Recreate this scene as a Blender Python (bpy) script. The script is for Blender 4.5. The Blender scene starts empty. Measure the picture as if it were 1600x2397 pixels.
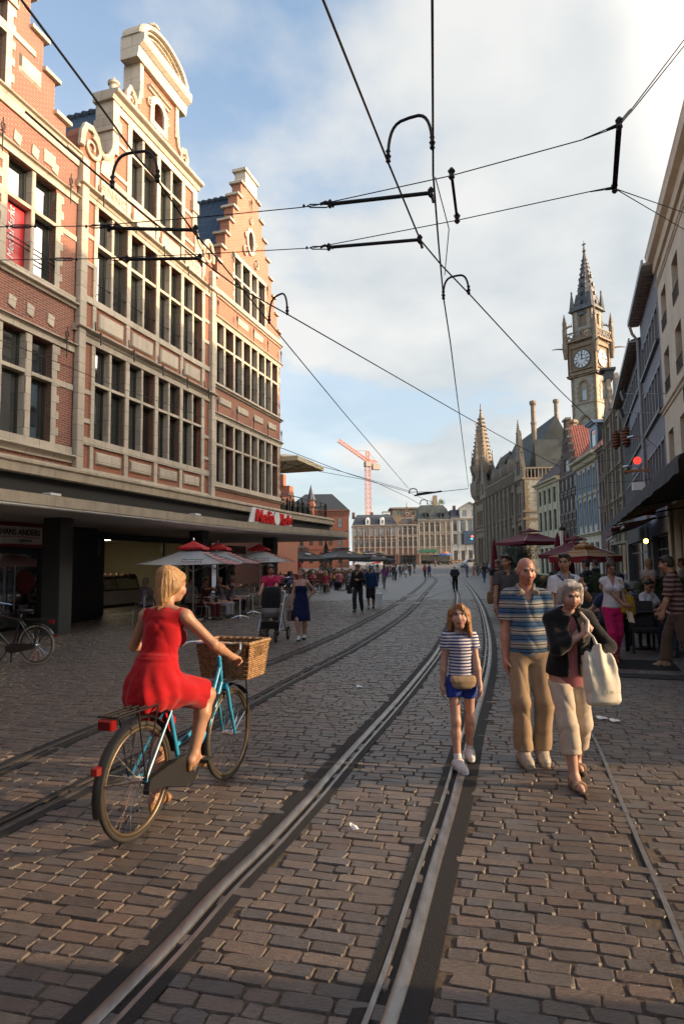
import bpy,bmesh,math,random
import numpy as np
from mathutils import Vector,Matrix,Euler
from mathutils.geometry import delaunay_2d_cdt
random.seed(7);RNG=np.random.default_rng(11)
SC=bpy.context.scene
COL=SC.collection
PI=math.pi
R=math.radians
F_PX,CX,CY,CZ=1470.0,800.0,1198.5,1.68
PITCH,ROLL=R(4.84),R(0.68)
_f=Vector((0,math.cos(PITCH),math.sin(PITCH)))
_u0=Vector((0,-math.sin(PITCH),math.cos(PITCH)))
_r=Vector((1,0,0))*math.cos(ROLL)-_u0*math.sin(ROLL)
_u=Vector((1,0,0))*math.sin(ROLL)+_u0*math.cos(ROLL)
cam_d=bpy.data.cameras.new('camera')
cam_d.sensor_fit='VERTICAL';cam_d.sensor_height=36.0
cam_d.lens=36.0*F_PX/2397.0
cam_d.clip_start=0.05;cam_d.clip_end=6000
cam=bpy.data.objects.new('camera',cam_d);COL.objects.link(cam)
_m=Matrix((_r,_u,-_f)).transposed().to_4x4();_m.translation=Vector((0,0,CZ))
cam.matrix_world=_m
SC.camera=cam
SUN_AZ,SUN_EL=R(97),R(18.5)
sv=Vector((math.sin(SUN_AZ)*math.cos(SUN_EL),math.cos(SUN_AZ)*math.cos(SUN_EL),math.sin(SUN_EL)))
sd=bpy.data.lights.new('sun','SUN');sd.energy=2.0;sd.angle=R(0.6);sd.color=(1.0,0.68,0.40)
so=bpy.data.objects.new('sun',sd);COL.objects.link(so)
so.rotation_euler=sv.to_track_quat('Z','Y').to_euler();so.location=(60,20,60)
W=bpy.data.worlds.new('World');SC.world=W;W.use_nodes=True
def build_sky():
 nt=W.node_tree;N=nt.nodes;L=nt.links;N.clear()
 def nd(t,**k):
  n=N.new(t)
  for a,b in k.items():setattr(n,a,b)
  return n
 out=nd('ShaderNodeOutputWorld');bg=nd('ShaderNodeBackground');bg.inputs[1].default_value=0.1
 sky=nd('ShaderNodeTexSky',sky_type='NISHITA',sun_disc=False)
 sky.sun_elevation=SUN_EL;sky.sun_rotation=SUN_AZ;sky.air_density=1.0;sky.dust_density=1.2;sky.ozone_density=1.6
 tc=nd('ShaderNodeTexCoord')
 sep=nd('ShaderNodeSeparateXYZ');L.new(tc.outputs['Generated'],sep.inputs[0])
 def math_(op,a,b=None,clamp=False):
  n=nd('ShaderNodeMath',operation=op);n.use_clamp=clamp
  for i,v in enumerate((a,b)):
   if v is None:continue
   if isinstance(v,(int,float)):n.inputs[i].default_value=v
   else:L.new(v,n.inputs[i])
  return n.outputs[0]
 zc=math_('ADD',math_('MAXIMUM',sep.outputs[2],0.0),0.22)
 cu=math_('DIVIDE',sep.outputs[0],zc);cv=math_('DIVIDE',sep.outputs[1],zc)
 comb=nd('ShaderNodeCombineXYZ');L.new(cu,comb.inputs[0]);L.new(cv,comb.inputs[1]);comb.inputs[2].default_value=3.7
 n1=nd('ShaderNodeTexNoise');n1.inputs['Scale'].default_value=1.15;n1.inputs['Detail'].default_value=9;n1.inputs['Roughness'].default_value=0.52
 L.new(comb.outputs[0],n1.inputs['Vector'])
 ln=nd('ShaderNodeVectorMath',operation='DOT_PRODUCT');L.new(tc.outputs['Generated'],ln.inputs[0]);ln.inputs[1].default_value=Vector((0.46,0.78,0.34)).normalized()
 bank=nd('ShaderNodeMapRange');bank.inputs['From Min'].default_value=0.64;bank.inputs['From Max'].default_value=0.93
 bank.inputs['To Min'].default_value=-0.16;bank.inputs['To Max'].default_value=0.19
 L.new(ln.outputs['Value'],bank.inputs['Value'])
 dens=math_('ADD',n1.outputs['Fac'],bank.outputs[0])
 ramp=nd('ShaderNodeMapRange',interpolation_type='SMOOTHSTEP');ramp.inputs['From Min'].default_value=0.44;ramp.inputs['From Max'].default_value=0.66
 L.new(dens,ramp.inputs['Value'])
 veil=nd('ShaderNodeMapRange');veil.inputs['From Min'].default_value=0.0;veil.inputs['From Max'].default_value=0.75
 veil.inputs['To Min'].default_value=0.93;veil.inputs['To Max'].default_value=0.10
 L.new(sep.outputs[2],veil.inputs['Value'])
 mask=math_('MAXIMUM',math_('MULTIPLY',ramp.outputs[0],0.96),veil.outputs[0])
 n2=nd('ShaderNodeTexNoise');n2.inputs['Scale'].default_value=2.3;n2.inputs['Detail'].default_value=5
 L.new(comb.outputs[0],n2.inputs['Vector'])
 cr=nd('ShaderNodeMix',data_type='RGBA');cr.inputs[6].default_value=(1.95,2.10,2.18,1);cr.inputs[7].default_value=(2.75,2.74,2.66,1)
 cf=nd('ShaderNodeMapRange');cf.inputs['From Min'].default_value=0.40;cf.inputs['From Max'].default_value=0.72
 L.new(math_('ADD',n2.outputs['Fac'],math_('MULTIPLY',sep.outputs[2],0.12)),cf.inputs['Value']);L.new(cf.outputs[0],cr.inputs[0])
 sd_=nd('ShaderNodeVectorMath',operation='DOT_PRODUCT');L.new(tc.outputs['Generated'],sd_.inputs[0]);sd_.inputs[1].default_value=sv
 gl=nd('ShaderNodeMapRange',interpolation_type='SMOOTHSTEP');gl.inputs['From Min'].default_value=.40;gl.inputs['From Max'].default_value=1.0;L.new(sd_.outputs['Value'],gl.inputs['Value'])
 gm=nd('ShaderNodeMix',data_type='RGBA');gm.inputs[6].default_value=(1,1,1,1);gm.inputs[7].default_value=(17.0,13.6,10.2,1);L.new(gl.outputs[0],gm.inputs[0])  # glow added to the mostly unseen sun-side clouds to brighten the left facades
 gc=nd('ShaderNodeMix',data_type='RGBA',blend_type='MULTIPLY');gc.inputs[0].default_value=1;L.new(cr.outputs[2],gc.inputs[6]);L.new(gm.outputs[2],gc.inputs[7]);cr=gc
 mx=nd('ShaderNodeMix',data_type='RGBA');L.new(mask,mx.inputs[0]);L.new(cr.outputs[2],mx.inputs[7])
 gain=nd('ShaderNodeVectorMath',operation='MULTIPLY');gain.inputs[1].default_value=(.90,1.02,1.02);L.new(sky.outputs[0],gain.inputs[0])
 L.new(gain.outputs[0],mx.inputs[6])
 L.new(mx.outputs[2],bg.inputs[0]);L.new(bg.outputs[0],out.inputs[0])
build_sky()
SC.view_settings.view_transform='Standard';SC.view_settings.look='None'
SC.view_settings.exposure=1.75;SC.view_settings.gamma=1.0;SC.view_settings.use_curve_mapping=False
SC.render.engine='CYCLES'
SC.cycles.use_denoising=True
SC.cycles.max_bounces=6;SC.cycles.diffuse_bounces=4;SC.cycles.glossy_bounces=3;SC.cycles.transparent_max_bounces=6
SC.cycles.caustics_reflective=False;SC.cycles.caustics_refractive=False
SC.cycles.sample_clamp_indirect=6.0
def ray(x,y):return _f+_r*((x-CX)/F_PX)-_u*((y-CY)/F_PX)
def gp(x,y,z=0.0):
 d=ray(x,y);t=(z-CZ)/d.z;return Vector((d.x*t,d.y*t,z))
def atY(x,y,Y):
 d=ray(x,y);t=Y/d.y;return Vector((d.x*t,Y,CZ+d.z*t))
def ground_z(Y):
 t=min(max((Y-80)/110,0),1);return 1.6*t*t*(3-2*t)
def tag(o,label=None,cat=None,group=None,kind=None):
 if label:o['label']=label
 if cat:o['category']=cat
 if group:o['group']=group
 if kind:o['kind']=kind
 return o
def thing(name,label,cat,loc=(0,0,0),rz=0.0,group=None):
 o=bpy.data.objects.new(name,None);COL.objects.link(o)
 o.location=loc;o.rotation_euler=(0,0,rz);o.empty_display_size=0.2
 return tag(o,label,cat,group)
def link_mesh(name,me,mat=None,parent=None):
 o=bpy.data.objects.new(name,me);COL.objects.link(o)
 if mat is not None:
  for m in (mat if isinstance(mat,(list,tuple)) else [mat]):me.materials.append(m)
 if parent is not None:o.parent=parent
 return o
def copy_tree(o,parent=None):
 c=o.copy();COL.objects.link(c)
 if parent is not None:c.parent=parent
 for ch in list(o.children):copy_tree(ch,c)
 return c
def smooth(me,ang=None):
 me.shade_smooth() if ang is None else None
 if ang is not None:
  me.shade_smooth()
  try:me.set_sharp_from_angle(angle=R(ang))
  except Exception:pass
class MB:
 """collects shapes; .build links them as ONE mesh object"""
 def __init__(s):s.v=[];s.f=[];s.mi=[];s.cur=0
 def add(s,verts,faces):
  n=len(s.v);s.v.extend(tuple(v) for v in verts)
  for f in faces:s.f.append([i+n for i in f]);s.mi.append(s.cur)
  return s
 def box(s,x0,x1,y0,y1,z0,z1):
  v=[(x,y,z) for z in (z0,z1) for y in (y0,y1) for x in (x0,x1)]
  return s.add(v,[(0,2,3,1),(4,5,7,6),(0,1,5,4),(2,6,7,3),(0,4,6,2),(1,3,7,5)])
 def cham(s,x0,x1,y0,y1,z0,z1,c):
  """box with a chamfered front (-y) face"""
  v=[(x0,y1,z0),(x1,y1,z0),(x1,y1,z1),(x0,y1,z1),(x0,y0+c,z0),(x1,y0+c,z0),(x1,y0+c,z1),(x0,y0+c,z1),(x0+c,y0,z0+c),(x1-c,y0,z0+c),(x1-c,y0,z1-c),(x0+c,y0,z1-c)]
  return s.add(v,[(0,3,2,1),(8,9,10,11),(4,5,9,8),(5,6,10,9),(6,7,11,10),(7,4,8,11),(0,1,5,4),(1,2,6,5),(2,3,7,6),(3,0,4,7)])
 def obox(s,c,ax,ay,az):
  c,ax,ay,az=Vector(c),Vector(ax),Vector(ay),Vector(az)
  v=[c+ax*i+ay*j+az*k for k in (-1,1) for j in (-1,1) for i in (-1,1)]
  return s.add(v,[(0,2,3,1),(4,5,7,6),(0,1,5,4),(2,6,7,3),(0,4,6,2),(1,3,7,5)])
 def bar(s,a,b,w,h=None):
  a,b=Vector(a),Vector(b);h=h or w;d=b-a;l=d.length
  if l<1e-6:return s
  d/=l;up=Vector((0,0,1)) if abs(d.z)<.95 else Vector((0,1,0))
  x=d.cross(up).normalized();z=x.cross(d)
  return s.obox((a+b)/2,x*w/2,d*l/2,z*h/2)
 def tube(s,pts,r,n=8,closed=False,cap=True):
  pts=[Vector(p) for p in pts];m=len(pts);rs=r if isinstance(r,(list,tuple)) else [r]*m
  rings=[];prev=None
  for i,p in enumerate(pts):
   if closed:t=pts[(i+1)%m]-pts[i-1]
   else:t=pts[min(i+1,m-1)]-pts[max(i-1,0)]
   t.normalize()
   if prev is None:
    up=Vector((0,0,1)) if abs(t.z)<.9 else Vector((1,0,0));x=t.cross(up).normalized()
   else:
    x=(prev-t*prev.dot(t));
    x=x.normalized() if x.length>1e-5 else t.cross(Vector((0,.3,1))).normalized()
   prev=x;y=t.cross(x)
   rings.append([p+(x*math.cos(2*PI*k/n)+y*math.sin(2*PI*k/n))*rs[i] for k in range(n)])
  v=[q for rg in rings for q in rg];f=[]
  for i in range(m if closed else m-1):
   a,b=i*n,((i+1)%m)*n
   for k in range(n):f.append((a+k,a+(k+1)%n,b+(k+1)%n,b+k))
  if cap and not closed:f.append(tuple(range(n-1,-1,-1)));f.append(tuple((m-1)*n+k for k in range(n)))
  return s.add(v,f)
 def lathe(s,prof,n=12,c=(0,0,0),ang0=0.0):
  c=Vector(c);v=[];f=[]
  for r,z in prof:
   for k in range(n):
    a=2*PI*k/n+ang0;v.append(c+Vector((r*math.cos(a),r*math.sin(a),z)))
  for i in range(len(prof)-1):
   for k in range(n):f.append((i*n+k,i*n+(k+1)%n,(i+1)*n+(k+1)%n,(i+1)*n+k))
  f.append(tuple(range(n-1,-1,-1)));f.append(tuple((len(prof)-1)*n+k for k in range(n)))
  return s.add(v,f)
 def plate(s,outline,holes=(),y0=0.0,y1=0.3,back=True):
  """outline and holes in (x,z); front at y0 (street side), back at y1"""
  pts=[Vector(p) for p in outline];faces=[list(range(len(pts)))]
  for h in holes:
   k=len(pts);pts+=[Vector(p) for p in h];faces.append(list(range(k,k+len(h))))
  vv,ee,ff,_ov,_oe,of_=delaunay_2d_cdt(pts,[],faces,1,1e-5)
  ff=[f for f,o in zip(ff,of_) if not any(q>0 for q in o)]
  def area(loop):return sum(vv[loop[i]].x*vv[loop[(i+1)%len(loop)]].y-vv[loop[(i+1)%len(loop)]].x*vv[loop[i]].y for i in range(len(loop)))
  ff=[list(f) if area(f)>0 else list(f)[::-1] for f in ff]
  n=len(vv);V=[(p.x,y0,p.y) for p in vv]+[(p.x,y1,p.y) for p in vv];Fs=[f for f in ff]
  if back:Fs+=[[i+n for i in f[::-1]] for f in ff]
  cnt={}
  for f in ff:
   for i in range(len(f)):
    a,b=f[i],f[(i+1)%len(f)];cnt[(a,b)]=cnt.get((a,b),0)+1
  for (a,b) in list(cnt):
   if (b,a) not in cnt:Fs.append([b,a,a+n,b+n])
  return s.add(V,Fs)
 def rings(s,rings,close=True,cap=True):
  n=len(rings[0]);v=[q for rg in rings for q in rg];f=[]
  for i in range(len(rings)-1):
   for k in range(n if close else n-1):f.append((i*n+k,i*n+(k+1)%n,(i+1)*n+(k+1)%n,(i+1)*n+k))
  if cap:f.append(tuple(range(n-1,-1,-1)));f.append(tuple((len(rings)-1)*n+k for k in range(n)))
  return s.add(v,f)
 def xf(s,M,start=0):
  for i in range(start,len(s.v)):s.v[i]=tuple(M@Vector(s.v[i]))
  return s
 def mark(s):s.marks=getattr(s,'marks',[])+[len(s.v)];return s
 def pieces(s,name,mat,parent=None,sm=None):
  """each marked piece (or each connected piece) becomes a part of its own"""
  n=len(s.v);lab=list(range(n))
  if getattr(s,'marks',None):
   k=0;mk=set(s.marks)
   for i in range(n):
    if i in mk:k=i
    lab[i]=k
  else:
   def root(i):
    while lab[i]!=i:lab[i]=lab[lab[i]];i=lab[i]
    return i
   for f in s.f:
    for q in f[1:]:lab[root(q)]=root(f[0])
   lab=[root(i) for i in range(n)]
  grp={}
  for f,m in zip(s.f,s.mi):grp.setdefault(lab[f[0]],[]).append(f)
  for k in sorted(grp):
   ids=sorted({i for f in grp[k] for i in f});mp={i:j for j,i in enumerate(ids)}
   MB().add([s.v[i] for i in ids],[[mp[i] for i in f] for f in grp[k]]).build(name,mat,parent,sm=sm)
 def mesh(s,name):
  me=bpy.data.meshes.new(name);me.from_pydata(s.v,[],s.f)
  if any(s.mi):me.polygons.foreach_set('material_index',s.mi)
  me.update();return me
 def build(s,name,mat,parent=None,label=None,sm=None,bev=None):
  me=s.mesh(name)
  if sm:smooth(me,sm)
  o=link_mesh(name,me,mat,parent)
  if label:o['label']=label
  if bev:
   b=o.modifiers.new('bevel','BEVEL');b.width=bev;b.segments=1;b.limit_method='ANGLE'
  return o
def rect(u0,u1,z0,z1):return [(u0,z0),(u1,z0),(u1,z1),(u0,z1)]
def arch(u0,u1,z0,z1,n=6,rise=None):
 c=(u0+u1)/2;r=(u1-u0)/2;rise=r if rise is None else rise
 return [(u0,z0),(u1,z0),(u1,z1-rise)]+[(c+r*math.cos(PI*k/n),z1-rise+rise*math.sin(PI*k/n)) for k in range(1,n)]+[(u0,z1-rise)]
def spline(pts,n=6):
 """Catmull-Rom through points"""
 P=[Vector(p) for p in pts];out=[]
 for i in range(len(P)-1):
  p0=P[max(i-1,0)];p1=P[i];p2=P[i+1];p3=P[min(i+2,len(P)-1)]
  for k in range(n):
   t=k/n
   out.append(0.5*((2*p1)+(p2-p0)*t+(2*p0-5*p1+4*p2-p3)*t*t+(3*p1-p0-3*p2+p3)*t**3))
 out.append(P[-1]);return out
def fit_text(name,txt,x0,x1,z0,z1,mat,parent,y=0.0,depth=.03,shear=.0,bold=.0):
 me=text_mesh(txt,1.0,depth=depth/max(.2,(z1-z0)),shear=shear,bold=bold);c=np.empty(len(me.vertices)*3);me.vertices.foreach_get('co',c);c=c.reshape(-1,3);lo,hi=c.min(0),c.max(0)
 v=(c-lo)/np.maximum(hi-lo,1e-6);o=np.stack([x0+v[:,0]*(x1-x0),y-(v[:,2]-.5)*depth*2,z0+v[:,1]*(z1-z0)],1);me.vertices.foreach_set('co',o.ravel());me.materials.clear();return link_mesh(name,me,mat,parent)
def text_mesh(txt,size,depth=0.01,shear=0.0,bold=0.0,align='CENTER',space=1.0):
 cu=bpy.data.curves.new('text','FONT');cu.body=txt;cu.size=size;cu.extrude=depth;cu.shear=shear;cu.offset=bold
 cu.align_x=align;cu.align_y='CENTER';cu.space_character=space
 o=bpy.data.objects.new('text',cu);COL.objects.link(o)
 dg=bpy.context.evaluated_depsgraph_get()
 me=bpy.data.meshes.new_from_object(o.evaluated_get(dg));bpy.data.objects.remove(o);bpy.data.curves.remove(cu)
 return me
def text_part(name,txt,size,mat,parent,loc,rot,**k):
 me=text_mesh(txt,size,**k);o=link_mesh(name,me,None,parent);me.materials.clear();me.materials.append(mat)
 o.location=loc;o.rotation_euler=rot;return o
MATS={}
class NT:
 def __init__(s,name):
  s.m=bpy.data.materials.new(name);s.m.use_nodes=True;s.t=s.m.node_tree;s.N=s.t.nodes;s.L=s.t.links
  s.b=s.N['Principled BSDF'];s.co=None
 def n(s,t,ins=None,**k):
  nd=s.N.new(t)
  for a,b in k.items():setattr(nd,a,b)
  for i,v in (ins or {}).items():
   if hasattr(v,'is_output') or isinstance(v,bpy.types.NodeSocket):s.L.new(v,nd.inputs[i])
   else:nd.inputs[i].default_value=v
  return nd
 def obj(s):
  if s.co is None:s.co=s.N.new('ShaderNodeTexCoord').outputs['Object']
  return s.co
 def noise(s,scale,detail=4,rough=.55,vec=None):return s.n('ShaderNodeTexNoise',{'Vector':vec or s.obj(),'Scale':scale,'Detail':detail,'Roughness':rough}).outputs['Fac']
 def ramp(s,fac,stops):
  r=s.n('ShaderNodeValToRGB',{'Fac':fac});e=r.color_ramp.elements
  while len(e)<len(stops):e.new(0.5)
  for el,(p,c) in zip(e,stops):el.position=p;el.color=(*c,1) if len(c)==3 else c
  return r.outputs['Color']
 def mix(s,fac,a,b,mode='MIX'):
  n=s.n('ShaderNodeMix',data_type='RGBA',blend_type=mode)
  for i,v in ((0,fac),(6,a),(7,b)):
   if isinstance(v,bpy.types.NodeSocket):s.L.new(v,n.inputs[i])
   elif isinstance(v,(int,float)):n.inputs[i].default_value=v
   else:n.inputs[i].default_value=(*v,1) if len(v)==3 else v
  return n.outputs[2]
 def math(s,op,a,b=0.0,clamp=False):
  n=s.n('ShaderNodeMath',operation=op);n.use_clamp=clamp
  for i,v in ((0,a),(1,b)):
   if isinstance(v,bpy.types.NodeSocket):s.L.new(v,n.inputs[i])
   else:n.inputs[i].default_value=v
  return n.outputs[0]
 def col(s,c):
  if isinstance(c,bpy.types.NodeSocket):s.L.new(c,s.b.inputs['Base Color'])
  else:s.b.inputs['Base Color'].default_value=(*c,1)
  return s
 def set(s,**k):
  for a,v in k.items():
   i=s.b.inputs[a.replace('_',' ')]
   if isinstance(v,bpy.types.NodeSocket):s.L.new(v,i)
   else:i.default_value=v
  return s
 def bump(s,h,strength=.3,dist=.01):
  b=s.n('ShaderNodeBump',{'Height':h,'Strength':strength,'Distance':dist});s.L.new(b.outputs[0],s.b.inputs['Normal']);return s
def plain(name,c,rough=.6,metal=0.0,var=.0,scale=8,bump=0.0,spec=None,coat=0.0):
 if name in MATS:return MATS[name]
 t=NT(name);t.set(Roughness=rough,Metallic=metal)
 if var:
  f=t.noise(scale,5)
  t.col(t.ramp(f,[(.3,tuple(max(0,x*(1-var)) for x in c)),(.7,tuple(min(1,x*(1+var)) for x in c))]))
  if bump:t.bump(f,bump,.01)
 else:t.col(c)
 if spec is not None:t.b.inputs['Specular IOR Level'].default_value=spec
 if coat:t.b.inputs['Coat Weight'].default_value=coat
 MATS[name]=t.m;return t.m
def fabric(name,c,rough=.85,var=.12):
 if name in MATS:return MATS[name]
 t=NT(name);t.set(Roughness=rough);t.b.inputs['Specular IOR Level'].default_value=.2
 f=t.noise(9,3);t.col(t.ramp(f,[(.3,tuple(x*(1-var) for x in c)),(.7,tuple(min(1,x*(1+var)) for x in c))]))
 w=t.noise(160,2);t.bump(t.math('ADD',t.math('MULTIPLY',w,.15),t.noise(22,3)),.35,.006)
 t.b.inputs['Sheen Weight'].default_value=.15
 MATS[name]=t.m;return t.m
def stripes(name,bands,period,rough=.85,axis=2,warp=.006):
 """bands = [(pos, colour), ...] hard steps over one period along a local axis"""
 if name in MATS:return MATS[name]
 t=NT(name);t.set(Roughness=rough);t.b.inputs['Specular IOR Level'].default_value=.2
 sp=t.n('ShaderNodeSeparateXYZ',{0:t.obj()})
 z=t.math('ADD',sp.outputs[axis],t.math('MULTIPLY',t.noise(7,2),warp*4))
 fr=t.math('FRACT',t.math('DIVIDE',z,period))
 r=t.n('ShaderNodeValToRGB',{'Fac':fr});r.color_ramp.interpolation='CONSTANT';e=r.color_ramp.elements
 while len(e)<len(bands):e.new(.5)
 for el,(p,c) in zip(e,bands):el.position=p;el.color=(*c,1)
 t.col(r.outputs['Color']);t.bump(t.noise(22,3),.35,.006)
 MATS[name]=t.m;return t.m
def checks(name,base,c1,c2,period=.06):
 if name in MATS:return MATS[name]
 t=NT(name);t.set(Roughness=.85);sp=t.n('ShaderNodeSeparateXYZ',{0:t.obj()})
 fx=t.math('LESS_THAN',t.math('FRACT',t.math('DIVIDE',sp.outputs[0],period)),.4)
 fz=t.math('LESS_THAN',t.math('FRACT',t.math('DIVIDE',sp.outputs[2],period)),.4)
 t.col(t.mix(t.math('MULTIPLY',fz,.6),t.mix(t.math('MULTIPLY',fx,.6),base,c1),c2));MATS[name]=t.m;return t.m
def brick(name,c1,c2,c3,mortar,bw=.215,rh=.062,ms=.011,dark=.35):
 t=NT(name);sp=t.n('ShaderNodeSeparateXYZ',{0:t.obj()})
 v=t.n('ShaderNodeCombineXYZ',{0:t.math('ADD',sp.outputs[0],sp.outputs[1]),1:sp.outputs[2]}).outputs[0]
 b=t.n('ShaderNodeTexBrick',{'Vector':v,'Color1':(0,0,0,1),'Color2':(1,1,1,1),'Mortar':(.5,.5,.5,1),'Scale':1.0,'Mortar Size':ms,'Mortar Smooth':.2,'Bias':0.0,'Brick Width':bw,'Row Height':rh})
 per=t.ramp(b.outputs['Color'],[(0.0,c1),(.5,c2),(1.0,c3)])
 big=t.noise(.9,5,.6)
 per=t.mix(t.math('MULTIPLY',t.ramp(big,[(.35,(0,0,0)),(.7,(1,1,1))]),dark),per,tuple(x*.55 for x in c1))
 fine=t.noise(35,3);per=t.mix(.25,per,t.ramp(fine,[(.3,tuple(x*.7 for x in c2)),(.7,tuple(min(1,x*1.25) for x in c2))]))
 t.col(t.mix(b.outputs['Fac'],per,mortar));t.set(Roughness=.85)
 t.bump(t.math('SUBTRACT',t.math('MULTIPLY',fine,.3),b.outputs['Fac']),.5,.012)
 MATS[name]=t.m;return t.m
def stone(name,c,stain=.45,scale=1.3,joint=None,rough=.8):
 t=NT(name);a=t.noise(scale,8,.62);f=t.noise(22,4)
 v=t.n('ShaderNodeMapping',{'Vector':t.obj(),'Scale':(3.2,3.2,.45)}).outputs[0];drip=t.noise(1.6,6,.6,v)
 base=t.ramp(a,[(.32,tuple(x*.80 for x in c)),(.68,tuple(min(1,x*1.12) for x in c))])
 base=t.mix(t.math('MULTIPLY',t.ramp(drip,[(.52,(0,0,0)),(.78,(1,1,1))]),stain),base,(c[0]*.42,c[1]*.36,c[2]*.28))
 base=t.mix(.2,base,t.ramp(f,[(.3,tuple(x*.6 for x in c)),(.7,tuple(min(1,x*1.2) for x in c))]))
 h=t.math('MULTIPLY',f,.5)
 if joint:
  sp=t.n('ShaderNodeSeparateXYZ',{0:t.obj()})
  v=t.n('ShaderNodeCombineXYZ',{0:t.math('ADD',sp.outputs[0],sp.outputs[1]),1:sp.outputs[2]}).outputs[0]
  b=t.n('ShaderNodeTexBrick',{'Vector':v,'Color1':(.86,.86,.86,1),'Color2':(1.05,1.05,1.05,1),'Scale':1.0,'Mortar Size':.006,'Mortar Smooth':.3,'Brick Width':joint[0],'Row Height':joint[1]})
  base=t.mix(1.0,base,b.outputs['Color'],'MULTIPLY');base=t.mix(t.math('MULTIPLY',b.outputs['Fac'],.6),base,tuple(x*.4 for x in c))
  h=t.math('SUBTRACT',h,b.outputs['Fac'])
 t.col(base);t.set(Roughness=rough);t.bump(h,.35,.012);MATS[name]=t.m;return t.m
def glass(name,c=(.012,.016,.016),rough=.03,wav=.05):
 t=NT(name);t.col(c);t.set(Roughness=rough,Metallic=0.0);t.b.inputs['Specular IOR Level'].default_value=.9;t.b.inputs['IOR'].default_value=2.1;t.b.inputs['Coat Weight'].default_value=.6
 t.bump(t.noise(1.1,2),wav,.02);MATS[name]=t.m;return t.m
def emit(name,c,s):
 t=NT(name);t.col(c);t.b.inputs['Emission Color'].default_value=(*c,1);t.b.inputs['Emission Strength'].default_value=s;MATS[name]=t.m;return t.m
def tiles(name,c,w=.24,h=.30,axis_u=1,axis_v=2):
 t=NT(name);sp=t.n('ShaderNodeSeparateXYZ',{0:t.obj()})
 vv=t.math('DIVIDE',sp.outputs[axis_v],h*.72);uu=t.math('DIVIDE',sp.outputs[axis_u],w)
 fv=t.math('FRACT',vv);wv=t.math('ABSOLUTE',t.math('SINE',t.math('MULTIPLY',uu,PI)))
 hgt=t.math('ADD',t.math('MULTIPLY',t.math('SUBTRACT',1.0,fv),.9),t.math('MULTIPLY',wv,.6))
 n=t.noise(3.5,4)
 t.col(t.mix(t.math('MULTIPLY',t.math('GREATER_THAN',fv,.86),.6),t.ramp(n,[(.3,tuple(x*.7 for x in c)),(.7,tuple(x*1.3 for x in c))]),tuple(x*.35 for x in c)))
 t.set(Roughness=.45);t.bump(hgt,1.0,.05);MATS[name]=t.m;return t.m
M_BRICK_O=brick('orange_brick',(.30,.070,.030),(.42,.105,.040),(.25,.066,.038),(.29,.22,.165))
M_BRICK_D=brick('dark_red_brick',(.22,.055,.035),(.33,.085,.045),(.15,.048,.038),(.29,.23,.18),dark=.5)
M_BRICK_P=brick('pink_brick',(.32,.092,.048),(.43,.125,.062),(.26,.075,.047),(.33,.255,.19))
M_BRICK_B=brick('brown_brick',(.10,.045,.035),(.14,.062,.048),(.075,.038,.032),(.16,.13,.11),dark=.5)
M_BRICK_R=brick('far_red_brick',(.21,.060,.035),(.26,.075,.045),(.17,.052,.035),(.22,.14,.10))
M_STONE=stone('pale_sandstone',(.56,.485,.38),.40,joint=(.9,.42))
M_STONE_T=stone('stained_travertine',(.44,.37,.275),.75,scale=2.2)
M_STONE_G=stone('grey_gothic_stone',(.27,.21,.15),.6,joint=(.7,.35))
M_STONE_L=stone('cream_tower_stone',(.44,.40,.32),.4,joint=(.4,.22))
M_STONE_W=stone('warm_tower_stone',(.30,.22,.14),.45,joint=(.6,.35))
M_PLASTER_C=stone('cream_plaster',(.60,.50,.375),.35,scale=.7)
M_PLASTER_Y=stone('yellow_cream_plaster',(.52,.45,.30),.25,scale=.7)
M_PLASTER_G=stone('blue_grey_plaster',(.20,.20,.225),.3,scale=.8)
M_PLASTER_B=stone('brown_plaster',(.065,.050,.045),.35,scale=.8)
M_PLASTER_W=stone('grey_white_plaster',(.36,.35,.33),.4,scale=.9)
M_SLATE=tiles('blue_black_roof_tile',(.030,.042,.060),w=.30,h=.42)
M_SLATE_F=plain('far_slate',(.035,.04,.045),.6,var=.25,scale=3)
M_COPPERS=plain('greenish_slate',(.040,.048,.044),.7,var=.4,scale=.8)
M_TILE_R=tiles('red_roof_tile',(.24,.062,.030),w=.28,h=.40)
M_GLASS=glass('window_glass');M_GLASS_F=glass('far_window_glass',(.02,.022,.024),.08,.12)
M_GLASS_B=glass('shop_glass',(.006,.007,.008),.05,.03)
M_SASH=plain('dark_green_sash',(.035,.042,.036),.45,var=.2)
M_SASH_W=plain('white_sash',(.55,.54,.50),.5,var=.1)
M_SASH_B=plain('pale_blue_paint',(.22,.30,.40),.5,var=.1)
M_IRON=plain('black_iron',(.012,.012,.013),.5,.3)
M_WIRE=plain('dark_wire',(.018,.018,.02),.5,.4)
M_STEEL=plain('brushed_aluminium',(.55,.55,.56),.28,.95,var=.1,scale=30)
M_CHROME=plain('chrome',(.75,.75,.76),.12,1.0)
M_BLACKP=plain('black_plastic',(.008,.008,.009),.5,var=.2)
M_RUBBER=plain('black_rubber',(.016,.015,.014),.8,var=.2)
M_WHITE=plain('white_paint',(.72,.72,.70),.5,var=.06)
M_RED=plain('shop_red',(.52,.010,.016),.4,var=.06)
M_SOFFIT=plain('painted_soffit',(.80,.79,.77),.7,var=.08,scale=1)
M_GRANITE=plain('dark_granite',(.055,.057,.056),.42,var=.45,scale=90)
M_BLACKW=plain('black_fascia',(.008,.008,.009),.5,var=.3,scale=2)
M_CREAMW=plain('cream_interior',(.38,.35,.25),.7,var=.06,scale=1)
M_WOODD=plain('dark_wood',(.055,.032,.020),.5,var=.35,scale=14)
M_CONC=plain('pale_concrete',(.22,.21,.19),.85,var=.2,scale=3)
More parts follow.
